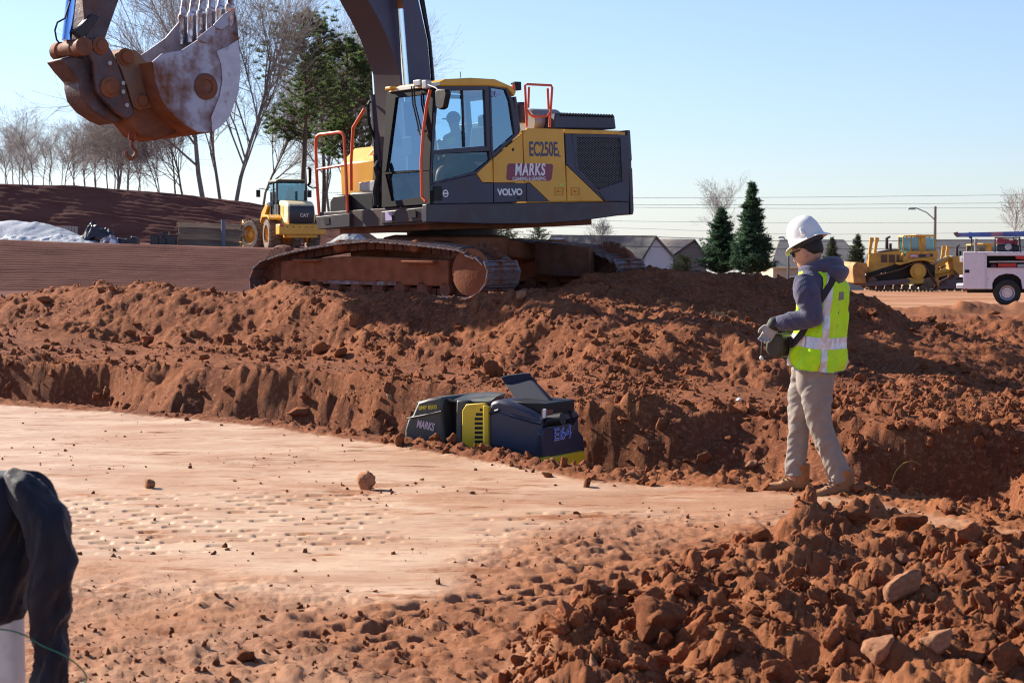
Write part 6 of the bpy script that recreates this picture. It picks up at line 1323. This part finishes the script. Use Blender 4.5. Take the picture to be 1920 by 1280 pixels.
# shed-like neighbour at the excavator's tail
# ---------------------------------------------------------------- street lamps and overhead lines
def lamp(px, ptop, pend, pa, Y, label):
    b_ = atY(px, 520, Y); t = atY(px, ptop, Y); zb = plainz(Y)-.3
    o = thing('street_lamp', Matrix.Translation((b_.x, Y, zb)), label, 'street lamp'); h = t.z-zb; e = atY(pend, pa, Y)
    MB().tube([(0, 0, 0), (0, 0, h)], [.14, .10], 10).build('pole', mat('weathered_pole', (.20, .185, .175), .8), o)
    ex_ = e.x-b_.x; ez = e.z-zb; MB().tube([(0, 0, h-(h-ez)*1.0-.9), (ex_*.35, 0, ez-.35), (ex_*.8, 0, ez), (ex_, 0, ez)], .045, 8).build('arm', GRY, o); MB().box((ex_, 0, ez-.05), (.7, .3, .16), taper=.6).build('lamp_head', GRY, o, bevel=.03)
lamp(1752, 387, 1709, 390, 140, 'street lamp on a tall weathered pole behind the parked bulldozer')
lamp(1478, 468, 1465, 444, 165, 'small street lamp just left of the worker above the house roof')
WIRE = mat('overhead_wire', (.09, .09, .10), .7); WIRE2 = mat('fine_overhead_wire', (.20, .20, .22), .7)
for i, (ya, yb, yc, r, m_) in enumerate([(371, 370, 361, .015, WIRE2), (384, 384, 377, .015, WIRE2), (389, 391, 388, .013, WIRE2), (415, 418, 417, .012, WIRE2), (443, 453, 447, .028, WIRE), (462, 468, 459, .028, WIRE), (428, 440, 432, .011, WIRE2)]):
    pts = [atY(600+1700*k/24, np.interp(600+1700*k/24, [600, 1190, 1500, 2300], [ya-10, ya, yb, yc]), 150+i) for k in range(25)]
    o = MB().tube(pts, r, 5).build('overhead_line', m_); tag(o, 'dark overhead power line strung across the sky behind the houses' if r > .02 else 'thin overhead wire strung across the sky behind the machines', 'power line', 'overhead lines')
# ---------------------------------------------------------------- trees
BARK = mat('grey_bark', (.20, .17, .15), .9, noise=.25, nscale=2, bump=.5, bscale=12); TWIG = mat('grey_brown_twigs', (.34, .30, .28), .9); PBARK = mat('pine_bark', (.11, .075, .055), .9, noise=.3, nscale=3)
LF1 = mat('pine_needles', (.16, .21, .07), .75, spec=.2, col2=(.07, .12, .055), nscale=.9); LF2 = mat('dark_evergreen_leaves', (.070, .125, .065), .8, spec=.15, col2=(.035, .075, .05), nscale=1.5); LF3 = mat('olive_evergreen_leaves', (.07, .085, .035), .8, col2=(.03, .05, .025), nscale=1.5)
for m_ in (LF1, LF2, LF3):                                          # needles let light through
    nt_ = m_.node_tree; bs = nt_.nodes['Principled BSDF']; tl_ = nt_.nodes.new('ShaderNodeBsdfTranslucent'); nt_.links.new(bs.inputs['Base Color'].links[0].from_socket, tl_.inputs[0]); ms = nt_.nodes.new('ShaderNodeMixShader'); ms.inputs[0].default_value = .5
    nt_.links.new(bs.outputs[0], ms.inputs[1]); nt_.links.new(tl_.outputs[0], ms.inputs[2]); nt_.links.new(ms.outputs[0], nt_.nodes['Material Output'].inputs[0])
class TreeB:
    def __init__(s): s.v = []; s.f = []; s.m = []; s.n = 0
    def seg(s, pts, rs_, n, m):
        P_ = np.array(pts); T = np.gradient(P_, axis=0); T /= np.maximum(np.linalg.norm(T, axis=1, keepdims=True), 1e-9)
        ref = np.array([0., 0, 1.]) if abs(T[0][2]) < .9 else np.array([1., 0, 0]); A = np.cross(T, ref); A /= np.maximum(np.linalg.norm(A, axis=1, keepdims=True), 1e-9); B = np.cross(T, A)
        a = np.arange(n)*2*np.pi/n; ring_ = P_[:, None]+(A[:, None]*np.cos(a)[None, :, None]+B[:, None]*np.sin(a)[None, :, None])*np.array(rs_)[:, None, None]
        k = len(P_); i = np.arange(k-1)[:, None]*n; j = np.arange(n)[None]; j2 = (j+1) % n
        q = np.stack([i+j, i+j2, i+n+j2, i+n+j], -1).reshape(-1, 4)+s.n
        s.v.append(ring_.reshape(-1, 3)); s.f.append(q); s.m.append(np.full(len(q), m)); s.n += k*n
    def quads(s, V, m):
        k = len(V)//4; s.v.append(V); s.f.append(np.arange(k*4).reshape(-1, 4)+s.n); s.m.append(np.full(k, m)); s.n += k*4
    def build(s, name, mats, parent):
        v = np.concatenate(s.v); f = np.concatenate(s.f); m = np.concatenate(s.m)
        me_ = bpy.data.meshes.new(name); me_.vertices.add(len(v)); me_.vertices.foreach_set('co', v.astype(np.float32).ravel()); me_.loops.add(f.size); me_.loops.foreach_set('vertex_index', f.ravel().astype(np.int32))
        me_.polygons.add(len(f)); me_.polygons.foreach_set('loop_start', np.arange(0, f.size, 4, dtype=np.int32)); me_.polygons.foreach_set('material_index', m.astype(np.int32)); me_.update(); me_.validate()
        for x_ in mats: me_.materials.append(x_)
        o = bpy.data.objects.new(name, me_); C.objects.link(o); o.parent = parent; return o
def norm(v): return v/max(np.linalg.norm(v), 1e-9)
def grow(T, Tc, p, d, L_, r, lvl, maxl, g, up, tips=None, kids=(7, 5, 5, 4), spread=.75):
    k = 6 if lvl < 1 else 4 if lvl < 3 else 3 if lvl < maxl else 2; pts = [p]; dd = d
    for i in range(k-1):
        dd = norm(dd+g.normal(0, .12+.03*lvl, 3)+np.array([0, 0, up])); pts.append(pts[-1]+dd*L_/(k-1))
    rr = np.linspace(r, max(r*.45, .011), k); (Tc if lvl >= 2 else T).seg(pts, rr, 7 if lvl == 0 else 5 if lvl == 1 else 4 if lvl == 2 else 3, 0)
    if lvl >= maxl:
        if tips is not None: tips.append((pts[-1], dd))
        return
    n = kids[min(lvl, len(kids)-1)]
    for i in range(n):
        t = (.25 if lvl else .20)+(.73 if lvl else .78)*(i+g.uniform(0, .9))/n; t = min(t, 1.)
        q = t*(k-1); a = min(int(q), k-2); pp = pts[a]+(pts[a+1]-pts[a])*(q-a)
        ax = norm(np.cross(dd, g.normal(0, 1, 3))); nd = norm(dd*math.cos(spread*g.uniform(.6, 1.15))+ax*math.sin(spread*g.uniform(.6, 1.15)))
        grow(T, Tc, pp, nd, L_*g.uniform(.45, .75)*(1.15-.55*t if lvl == 0 else 1), r*(.52-.16*t), lvl+1, maxl, g, up, tips, kids, spread)
def bare_tree(px, pbase, ptop, Y, seed, label, kids=(13, 7, 6, 5), spread=.66, up=.06, r=None, group=None, lean=0., forks=1, base_z=None):
    b_ = atY(px, pbase, Y); t = atY(px, ptop, Y); h = (t.z-b_.z)
    o = thing('bare_tree', Matrix.Translation(b_-Vector((0, 0, .5))), label, 'tree', group); g = np.random.default_rng(seed); T = TreeB(); Tc = TreeB(); r = (r*.72 if r else h*.0105)
    for k in range(forks):
        a = g.uniform(0, 6.28); tilt = .0 if forks == 1 else .22
        d = norm(np.array([lean+math.cos(a)*tilt*(1 if k % 2 else -1), math.sin(a)*tilt*.4, 1.]))
        grow(T, Tc, np.array([0, 0, 0.]), d, h*.80*g.uniform(.85, 1.05), r*(1 if forks == 1 else .75), 0, 4 if h > 6 else 3, g, up, None, kids, spread)
    T.build('trunk', [BARK], o); Tc.build('crown', [TWIG], o); return o
BG = 'bare winter trees behind the red hill'
for i, (px, pb, pt, Y, kw, lab) in enumerate([
    (14, 350, 248, 170, {}, 'small bare tree at the far left end of the hill crest'), (58, 350, 252, 168, {}, 'low bare tree on the hill crest, second from the far end'), (98, 351, 243, 175, {}, 'small bushy bare tree on the hill crest left of the hook'),
    (140, 353, 226, 172, {}, 'bare tree rising behind the hill just left of the hanging hook'), (220, 358, 185, 168, dict(forks=2, r=.22), 'twin stemmed bare tree directly below the hanging hook'), (178, 356, 235, 190, {}, 'slender bare tree between the hook and the small crest trees'),
    (300, 366, 205, 165, dict(forks=2), 'bare tree with crossing limbs under the bucket'), (262, 362, 232, 190, {}, 'thin bare tree in the gap left of the bucket underside'),
    (383, 378, -40, 160, dict(r=.32, spread=.5), 'tall bare tree whose crown rises behind the bucket teeth'), (415, 380, 8, 164, dict(r=.22, spread=.5), 'tall slim bare tree standing against the right edge of the bucket'), (440, 384, 20, 158, dict(r=.26, lean=.08, spread=.5), 'tall leaning bare tree between the bucket and the big pine'),
    (36, 350, 238, 182, {}, 'bare tree filling the gap between the two end trees of the crest'), (120, 352, 232, 186, {}, 'faint bare tree behind the bushy one near the hook'), (160, 354, 205, 178, {}, 'upright bare tree just right of the one beside the hook'), (240, 360, 200, 182, {}, 'slim bare tree right of the twin stemmed one'), (330, 370, 190, 180, {}, 'bare tree under the middle of the bucket shell'),
    (345, 372, 150, 185, {}, 'medium bare tree seen below the bucket shell'), (492, 388, 130, 190, dict(spread=.55), 'thin bare tree behind the wheel loader cab'),
    (618, 400, 120, 185, dict(spread=.5), 'tall bare tree behind the orange handrail'), (668, 400, 90, 190, dict(spread=.5, forks=2), 'tall bare tree close behind the boom foot'), (640, 400, 160, 176, dict(spread=.55), 'bare tree filling the gap between the two orange rails')]):
    if pb-pt < 160: kw = dict(dict(kids=(9, 6, 5, 3), spread=.72), **kw)
    bare_tree(px, pb, pt, Y, 300+i, lab, group=BG, **kw)
_src = [o for o in C.objects if o.name.startswith('bare_tree') and o.get('group') == BG][:9]
for i in range(16):
    s0 = _src[[0, 1, 2, 3, 5, 7, 0, 2][i % 8]]; c = copy_tree(s0); px = -30+i*19+random.uniform(-6, 6); Y = random.uniform(172, 196); p = atY(px, 352+max(0, px-120)*.05, Y)
    c.matrix_basis = Matrix.Translation(p)@Matrix.Rotation(random.uniform(0, 6.28), 4, 'Z')@Matrix.Scale(random.uniform(.85, 1.25), 4); c['label'] = 'thin bare tree in the dense thicket along the far left hill crest'; c['group'] = 'bare thicket on the hill crest'
bare_tree(1345, 478, 350, 178, 41, 'pale bare tree rising behind the left tall evergreen', kids=(9, 6, 5, 4), spread=.5)
bare_tree(1905, 470, 345, 150, 42, 'bare tree at the right edge above the service truck', spread=.7)
bare_tree(1128, 470, 402, 170, 43, 'small bare tree seen under the tail of the excavator')
def tuft(g, c, n, size, flat=1.):
    V = np.zeros((n, 4, 3)); c = np.array(c)
    d = g.normal(0, 1, (n, 3)); d[:, 2] = np.abs(d[:, 2])*flat+.1; d /= np.linalg.norm(d, axis=1, keepdims=True)
    s_ = np.cross(d, g.normal(0, 1, (n, 3))); s_ /= np.maximum(np.linalg.norm(s_, axis=1, keepdims=True), 1e-6)
    L_ = size*g.uniform(.6, 1.1, (n, 1)); w_ = size*.10
    V[:, 0] = c-s_*w_; V[:, 1] = c+s_*w_; V[:, 2] = c+d*L_+s_*w_*.4; V[:, 3] = c+d*L_-s_*w_*.4
    return V.reshape(-1, 3)
def pine(px, pb, pt, Y, seed, label, wide=.28, first=.30, nb=46, r=.24, lean=0.):
    b_ = atY(px, pb, Y); h = atY(px, pt, Y).z-b_.z; o = thing('pine_tree', Matrix.Translation(b_-Vector((0, 0, .5))), label, 'tree', 'pines behind the machines'); g = np.random.default_rng(seed); T = TreeB(); Tc = TreeB(); tips = []
    P_ = [np.array([lean*h*t+.15*math.sin(t*5+seed), .1*math.sin(t*4), h*t]) for t in np.linspace(0, 1, 10)]; T.seg(P_, np.linspace(r, .04, 10), 8, 0)
    for k in range(nb):
        t = first+(1-first)*(k+.5)/nb; q = t*9; a = min(int(q), 8); pp = P_[a]+(P_[a+1]-P_[a])*(q-a)
        env = math.sin(math.pi*min(1, max(.0, (t-first)/(1-first))*.80+.16)); L_ = h*wide*env*g.uniform(.45, 1.1); an = g.uniform(0, 6.28)
        d = norm(np.array([math.cos(an), math.sin(an), .25+.5*t])); grow(T, Tc, pp, d, L_, .075*(1.1-t)+.02, 1, 3, g, .05, tips, (0, 6, 4), .7)
    for p, d in tips:
        if g.uniform() < .93: Tc.quads(tuft(g, p, 30, .36), 1)
    T.build('trunk', [PBARK], o); Tc.build('crown', [PBARK, LF1], o); return o
pine(571, 395, 26, 165, 11, 'tall dark pine behind the wheel loader cab', wide=.24, first=.36, nb=50, r=.30)
pine(655, 400, 78, 172, 12, 'dense pine just left of the excavator boom', wide=.22, first=.30, nb=50)
pine(605, 400, 108, 182, 13, 'smaller pine standing between the two large pines', wide=.2, first=.40, nb=34)
pine(682, 405, 115, 190, 14, 'thin pine partly hidden by the boom cylinder', wide=.2, first=.38, nb=24)
def evergreen(px, pb, pt, Y, half, seed, label, m_=LF2, n=900, name='evergreen_tree', cat='tree', group=None, shape=1.0):
    b_ = atY(px, pb, Y); h = atY(px, pt, Y).z-b_.z; w_ = half/F*Y; o = thing(name, Matrix.Translation(b_-Vector((0, 0, .2))), label, cat, group); g = np.random.default_rng(seed); T = TreeB(); Tc = TreeB()
    T.seg([np.array([0, 0, 0.]), np.array([0.02, 0, h*.5]), np.array([0, 0, h*.98])], [.14*h/6, .08*h/6, .015], 7, 0)
    for k in range(n):
        t = 1-(g.uniform(0, 1))**.62*1.0; t = max(.0, min(.985, t)); an = g.uniform(0, 6.28)
        rad = w_*((1-t)**shape)*(.84+.16*math.sin(an*2+t*17+seed)+.10*math.sin(t*43+an*1.0)+.0*math.sin(an*3+t*9+seed)*.5+g.uniform(-.32, .30)) + .03
        z0 = t*h; tipz = z0+rad*.38; P1 = np.array([math.cos(an)*rad, math.sin(an)*rad, tipz]); P0 = np.array([0, 0, z0])
        if k % 3 == 0: Tc.seg([P0, (P0+P1)/2-np.array([0, 0, .05]), P1], [.02, .015, .008], 3, 0)
        for f_ in (1., .82, .62, .4):
            c_ = P0+(P1-P0)*f_+g.normal(0, .05, 3); Tc.quads(tuft(g, c_, 9, .26*h/6+.05, .7), 1)
    T.build('trunk', [BARK], o); Tc.build('crown', [BARK, m_], o); return o
evergreen(1352, 512, 384, 150, 44, 21, 'broad dark evergreen, the left one of the tall pair on the mound', n=620, shape=.85)
evergreen(1409, 512, 338, 146, 42, 22, 'tallest pointed dark evergreen, the right one of the pair on the mound', n=720, shape=1.0)
evergreen(1560, 500, 440, 160, 17, 23, 'small olive evergreen showing past the nape of the worker', LF3, 260, shape=.7)
evergreen(1607, 500, 436, 158, 19, 24, 'small olive evergreen between the worker and the bulldozer blade', LF3, 300, shape=.7)
evergreen(1280, 508, 474, 155, 24, 25, 'low round shrub in front of the brown roofed house', LF3, 240, 'shrub', 'shrub', shape=.35)
evergreen(940, 470, 416, 170, 44, 26, 'wide dark bush seen under the excavator belly', LF1, 360, 'shrub', 'shrub', shape=.3)
evergreen(1010, 470, 424, 172, 30, 27, 'lower dark bush right of the wide bush under the excavator', LF1, 240, 'shrub', 'shrub', shape=.4)
# ---------------------------------------------------------------- stores on the terrace
def mound(name, label, cat, pL, pR, pB, prof, Y, m_, deep=3., rough=.10):
    """prof: list of (f across, height px)"""
    a = atY(pL, pB, Y); b_ = atY(pR, pB, Y); w_ = b_.x-a.x; s_ = Y/F; n, m2 = 70, 26
    X = np.linspace(0, 1, n)[None, :]*np.ones((m2, 1)); V = np.linspace(-1, 1, m2)[:, None]*np.ones((1, n))
    H_ = np.interp(X, [p[0] for p in prof], [p[1]*s_ for p in prof])*np.clip(1-np.abs(V)**1.4, 0, 1); H_ = H_*(1+rough*fbm(X*9, V*4, 8, 4))+rough*.4*vnoise(X*40, V*12, 3)*np.clip(H_*4, 0, 1)-.05*(np.abs(V) > .95)
    me_ = bpy.data.meshes.new(name); v = np.stack([X*w_, V*deep/2, H_], -1).reshape(-1, 3); f = [(i*n+j, i*n+j+1, (i+1)*n+j+1, (i+1)*n+j) for i in range(m2-1) for j in range(n-1)]
    me_.from_pydata(v.tolist(), [], f); me_.shade_smooth(); me_.materials.append(m_); o = bpy.data.objects.new(name, me_); C.objects.link(o); o.location = (a.x, Y, a.z-.06); return tag(o, label, cat)
WG = mat('white_gravel', (.40, .43, .48), .85, noise=.12, nscale=20, bump=1., bscale=14); GG = mat('grey_gravel', (.30, .31, .33), .9, noise=.3, nscale=12, bump=1., bscale=10)
mound('gravel_pile', 'tall pale gravel pile at the far left of the terrace', 'gravel pile', -60, 200, 455, [(0, 20), (.15, 40), (.30, 46), (.5, 42), (.68, 30), (.8, 16), (.92, 6), (1, 0)], 92, WG, 6)
mound('gravel_pile', 'low lumpy pale gravel heap in front of the tall pale pile', 'gravel pile', -10, 205, 457, [(0, 0), (.1, 16), (.25, 20), (.4, 15), (.55, 20), (.7, 17), (.9, 9), (1, 0)], 88, WG, 3, .3)
mound('gravel_pile', 'small grey gravel pile seen under the excavator platform', 'gravel pile', 618, 700, 452, [(0, 0), (.25, 14), (.45, 23), (.6, 21), (.8, 9), (1, 0)], 94, GG, 3)
for k in range(9):
    p = atY(100+k*5.4, 430, 97); o = MB().box((0, 0, .25), (.11, .16, .50)).build('barrier_post', mat('pale_grey_concrete', (.34, .31, .30), .9)); o.location = (p.x, 97, p.z-.35); tag(o, 'short pale post in the row behind the gravel pile', 'post', 'short posts behind the pale gravel piles')
FAB = mat('black_plastic_sheet', (.03, .028, .035), .35, noise=.3); 
def crumple(name, label, cat, px, pb, wpx, hpx, Y, m_, seed, parts=1):
    g = np.random.default_rng(seed); p = atY(px, pb, Y); w_ = wpx*Y/F; h = hpx*Y/F; n = 26
    X = np.linspace(-1, 1, n)[None]*np.ones((n, 1)); V = X.T.copy(); env = np.clip(1-X**2-V**2*.9, 0, 1)**.6
    H_ = h*env*(.75+.9*fbm(X*2.5+seed, V*2.5, seed, 4)); v = np.stack([X*w_/2+.08*vnoise(X*6, V*6, 2), V*w_*.35, np.maximum(H_, 0)], -1).reshape(-1, 3)
    me_ = bpy.data.meshes.new(name); me_.from_pydata(v.tolist(), [], [(i*n+j, i*n+j+1, (i+1)*n+j+1, (i+1)*n+j) for i in range(n-1) for j in range(n-1)]); me_.materials.append(m_); o = bpy.data.objects.new(name, me_); C.objects.link(o); o.location = (p.x, Y, p.z-.03); return tag(o, label, cat)
crumple('plastic_sheet', 'crumpled black plastic sheet heaped beside the pale gravel', 'plastic sheet', 182, 448, 66, 30, 88, FAB, 5)
crumple('silt_fabric', 'lilac grey fabric bundle slumped below the black plastic sheet', 'fabric', 205, 456, 36, 16, 86.5, mat('lilac_fabric', (.22, .20, .28), .8), 6)
crumple('plastic_sheet', 'small white plastic scrap right of the fabric bundle', 'plastic sheet', 211, 457, 12, 9, 86, WHT, 7)
for px, w_, h, lab in ((225, 26, 9, 'low black pipe bundle lying next to the white scrap'), (249, 22, 12, 'black crate near the middle of the terrace edge')):
    p = atY(px, 459, 87); o = MB().box((0, 0, h*87/F/2), (w_*87/F, .6, h*87/F)).box((.1, -.1, h*87/F+.03), (w_*87/F*.6, .3, .08), (.1, .2, .3)).build('crate', FAB, bevel=.02); o.location = (p.x, 87, p.z); tag(o, lab, 'crate')
for k, (px, w_, h) in enumerate(((291, 15, 19), (306, 12, 14), (322, 17, 19), (311, 12, 25))):
    p = atY(px, 461, 87+(.5 if k == 3 else 0)); s_ = 87/F; bb = MB(); ww, hh = w_*s_, h*s_
    bb.box((0, 0, hh/2), (ww, .45, hh)).box((0, 0, hh+.02), (ww*1.08, .5, .04)); o = bb.build('plastic_bin', FAB, bevel=.01); o.location = (p.x, p.y, p.z)
    tag(o, ['leftmost black bin of the group left of the timber stack', 'short black bin between its two taller neighbours', 'wide black bin nearest to the timber stack', 'tall black bin rising behind the short one'][k], 'bin', 'black bins by the timber stack')
TIM = [mat('weathered_timber_%s' % n_, c_, .85, noise=.25, nscale=3, bump=.4, bscale=20, stretch=(.3, 3, 3)) for n_, c_ in (('tan', (.46, .32, .19)), ('brown', (.30, .205, .13)), ('dark', (.18, .13, .095)))]
tb0 = atY(330, 462, 88); sT = 88/F
rows_t = [(332, 452, 457, 12, 2), (332, 455, 445, 12, 1), (333, 458, 434, 11, 2), (330, 452, 423.5, 10, 0)]
for j, (xa, xb, yc, hh, mi_) in enumerate(rows_t):
    for k in range(3):
        L_ = (xb-xa)*sT*random.uniform(.93, 1.04); th = hh*sT*.88
        o = MB().box((0, 0, 0), (L_, .30, th)).build('timber_beam', TIM[mi_ if k == 0 else (mi_+k) % 3], bevel=.012)
        p = atY((xa+xb)/2+random.uniform(-3, 3), yc+6*.0, 88); o.location = (p.x, 88+k*.34+j*.02, p.z+.0); o.rotation_euler = (0, R(2.6)+random.gauss(0, .004), random.gauss(0, .012))
        tag(o, ['dark lowest beam of the timber stack left of the loader', 'brown beam in the second course of the timber stack', 'dark beam in the third course of the timber stack', 'pale weathered beam on top of the timber stack'][j] + ('' if k == 0 else ', behind the front one' if k == 1 else ', at the back'), 'timber', 'beams in the timber stack')
pp_ = atY(419, 464, 87.6); o = MB().tube([(0, 0, 0), (0, 0, 1.30)], .10, 10).box((0, 0, .5), (.14, .05, .1)).build('steel_stake', mat('blue_grey_steel', (.12, .13, .19), .5)); o.location = pp_; tag(o, 'blue grey steel stake holding the front of the timber stack', 'stake')
pp_ = atY(445, 430, 89); o = MB().box((0, 0, 0), (.7, .1, .08), (0, .5, .3)).build('wood_offcut', TIM[0]); o.location = pp_; tag(o, 'splintered pale offcut on the right end of the timber stack', 'offcut')
# ---------------------------------------------------------------- clods one can pick out, litter, grass
def surf(px, py):
    """point of the built ground met along the line of sight"""
    d = ray(px, py); u_ = CX+(d.x/d.y)*F*cp_; ci_ = int(np.clip(np.searchsorted(cu, u_), 1, len(cu)-1)); f_ = (u_-cu[ci_-1])/(cu[ci_]-cu[ci_-1]); H_ = GZ[:, ci_-1]*(1-f_)+GZ[:, ci_]*f_
    Za = CAMZ+ry*(d.z/d.y); k = int(np.argmax((H_ > Za) & (ry > 5.5))); return Vector((ry[k]*(d.x/d.y), ry[k], H_[k]))
def clod(px, py, wpx, hpx, seed, label, m_=None, flat=.8, rough=.3, grp='large clay clods', cat='clay clod', ang=0., rot=None, name='clay_clod'):
    p = surf(px, py+hpx*.42); r = wpx*p.y/F/2; rz = hpx*p.y/F/2
    if seed < 0: me_ = CM[(-seed) % 9]
    else: me_ = clod_mesh(name, seed, 4 if wpx > 50 else 3, 1., rough, m_, ang)
    o = bpy.data.objects.new(name, me_); C.objects.link(o); o.location = p+Vector((0, r*.3, rz*.55)); o.scale = (r*1.05, r*.9, rz*1.05); o.rotation_euler = rot or (0, 0, random.uniform(0, 6)); tag(o, label, cat, grp); return o
NB = [((688, 900, 46, 44), 'round reddish clod alone on the pale pad'), ((280, 906, 34, 24), 'small jagged clod alone on the left of the pale pad'), ((976, 554, 36, 28), 'pale rounded boulder on the berm crest below the track'), ((920, 690, 44, 42), 'big angular clod just above the open lid of the roller'),
      ((603, 651, 44, 32), 'large clod half way up the berm, left of its flat neighbour'), ((640, 660, 34, 24), 'flat clod touching the large one half way up the berm'), ((664, 598, 38, 30), 'bulging clod high on the berm face below the track frame'), ((275, 635, 40, 20), 'long low clod lying at the left foot of the berm'),
      ((425, 632, 26, 22), 'rounded clod at the berm foot left of the large pair'), ((85, 562, 36, 16), 'dark flat clod near the left end of the berm crest'), ((1170, 1100, 58, 62), 'upright pointed clod at the near left flank of the spoil heap'), ((1240, 1160, 150, 110), 'huge smooth boulder of clay in the spoil heap'),
      ((1303, 1048, 44, 44), 'upright clod on the upper left rim of the spoil heap'), ((1425, 1000, 40, 36), 'dark clod on the rim of the heap left of the boots'), ((1820, 1002, 62, 50), 'big round clod on the right crest of the spoil heap'), ((1700, 1095, 92, 62), 'large pale slab leaning in the spoil heap'),
      ((1757, 1198, 76, 56), 'pale tilted slab low in the spoil heap'), ((1650, 1225, 90, 56), 'broad clod beside the low pale slab'), ((1370, 1205, 46, 48), 'block shaped clod at the middle bottom of the heap'), ((1560, 1195, 50, 56), 'tall block of clay in the middle of the heap'), ((1600, 960, 70, 40), 'cracked lump of clay at the heap crest by the boots'),
      ((1700, 975, 70, 44), 'second cracked lump of clay right of the boots'), ((1610, 915, 46, 22), 'flat tan clod just behind the heel of the boot'), ((1350, 1085, 40, 34), 'clod near the left rim below the upright one'), ((1235, 1245, 60, 34), 'long flat clod at the bottom edge of the heap'), ((1465, 1255, 70, 50), 'rounded clod at the bottom edge of the frame'),
      ((1890, 1240, 90, 70), 'large clod in the bottom right corner'), ((1085, 1160, 40, 46), 'thin upright clod at the far left flank of the heap'), ((465, 1228, 46, 30), 'grey stone half buried in the churned clay'), ((1500, 800, 60, 26), 'flat slab lying on the far bank behind the trousers'), ((1320, 862, 34, 28), 'clod on the far trench wall left of the boots'),
      ((1410, 870, 36, 24), 'pale flat clod on the trench lip in front of the boots'), ((750, 822, 34, 34), 'clod on the trench lip left of the roller'), ((850, 822, 30, 22), 'clod on the lip against the yellow frame plate'), ((795, 805, 34, 22), 'clod on the lip below the roller front hood'), ((905, 838, 36, 20), 'flat clod on the lip below the roller body'), ((560, 780, 50, 20), 'flat slab of clay on the trench lip'), ((1690, 1050, 40, 24), 'thin pale chip above the large slab')]
for i, (a, lab) in enumerate(NB):
    pale = 'pale' in lab; flat_ = 'slab' in lab
    rt = (R(-25), R(-28), R(20)) if flat_ and a[2] > 60 else None
    clod(*a, 500+i, lab, PALE if pale else CLOD, rough=.16 if flat_ else .48 if i < 2 else .34, ang=.4, rot=rt, name='stone' if 'stone' in lab else 'clay_clod')
spots = [(random.uniform(-40, 1960), random.uniform(560, 745)) for _ in range(34)]+[(random.uniform(1150, 1950), random.uniform(1060, 1270)) for _ in range(40)]+[(random.uniform(1150, 1700), random.uniform(730, 830)) for _ in range(14)]
for px, py in spots:
    if py > 1000 and px < 1150+(1270-py)*.2: continue
    s_ = random.uniform(16, 34)*(1.5 if py > 1000 else .85)
    reg = 'spoil heap in front' if py > 1000 else 'bank behind the trench'
    clod(px, py, s_, s_*random.uniform(.6, .9), -random.randint(1, 9), 'medium red clay clod among many on the '+reg, grp='medium clods on the '+reg)
for px, py, w_, lab in ((1386, 750, 16, 'white scrap of litter on the far bank left of the worker'), (1037, 870, 16, 'pale torn chip on the lip beside the yellow roller base'), (1185, 893, 22, 'pale flat stone on the pad edge between roller and worker'), (1882, 1068, 12, 'tiny white scrap on the right of the spoil heap'), (1120, 1108, 50, 'pale thin slab of clay lying left of the heap')):
    o = clod(px, py, w_, w_*.45, 700+px, lab, WHT if 'white' in lab else PALE, rough=.3, ang=.3, grp=None, cat='litter' if 'white' in lab else 'stone', name='litter_scrap' if 'white' in lab else 'flat_stone')
g0 = surf(1672, 905); gp_ = [g0, g0+Vector((.03, 0, .08)), g0+Vector((.09, 0, .14)), g0+Vector((.17, -.01, .15)), g0+Vector((.24, -.02, .10))]
o = MB().tube([Vector(p) for p in catmull([list(p) for p in gp_], 16)], [.005-.00025*k for k in range(17)], 5).build('grass_stalk', mat('dry_grass', (.45, .38, .08), .7)); tag(o, 'single dried yellow grass stalk arching over the trench behind the boots', 'grass stalk')
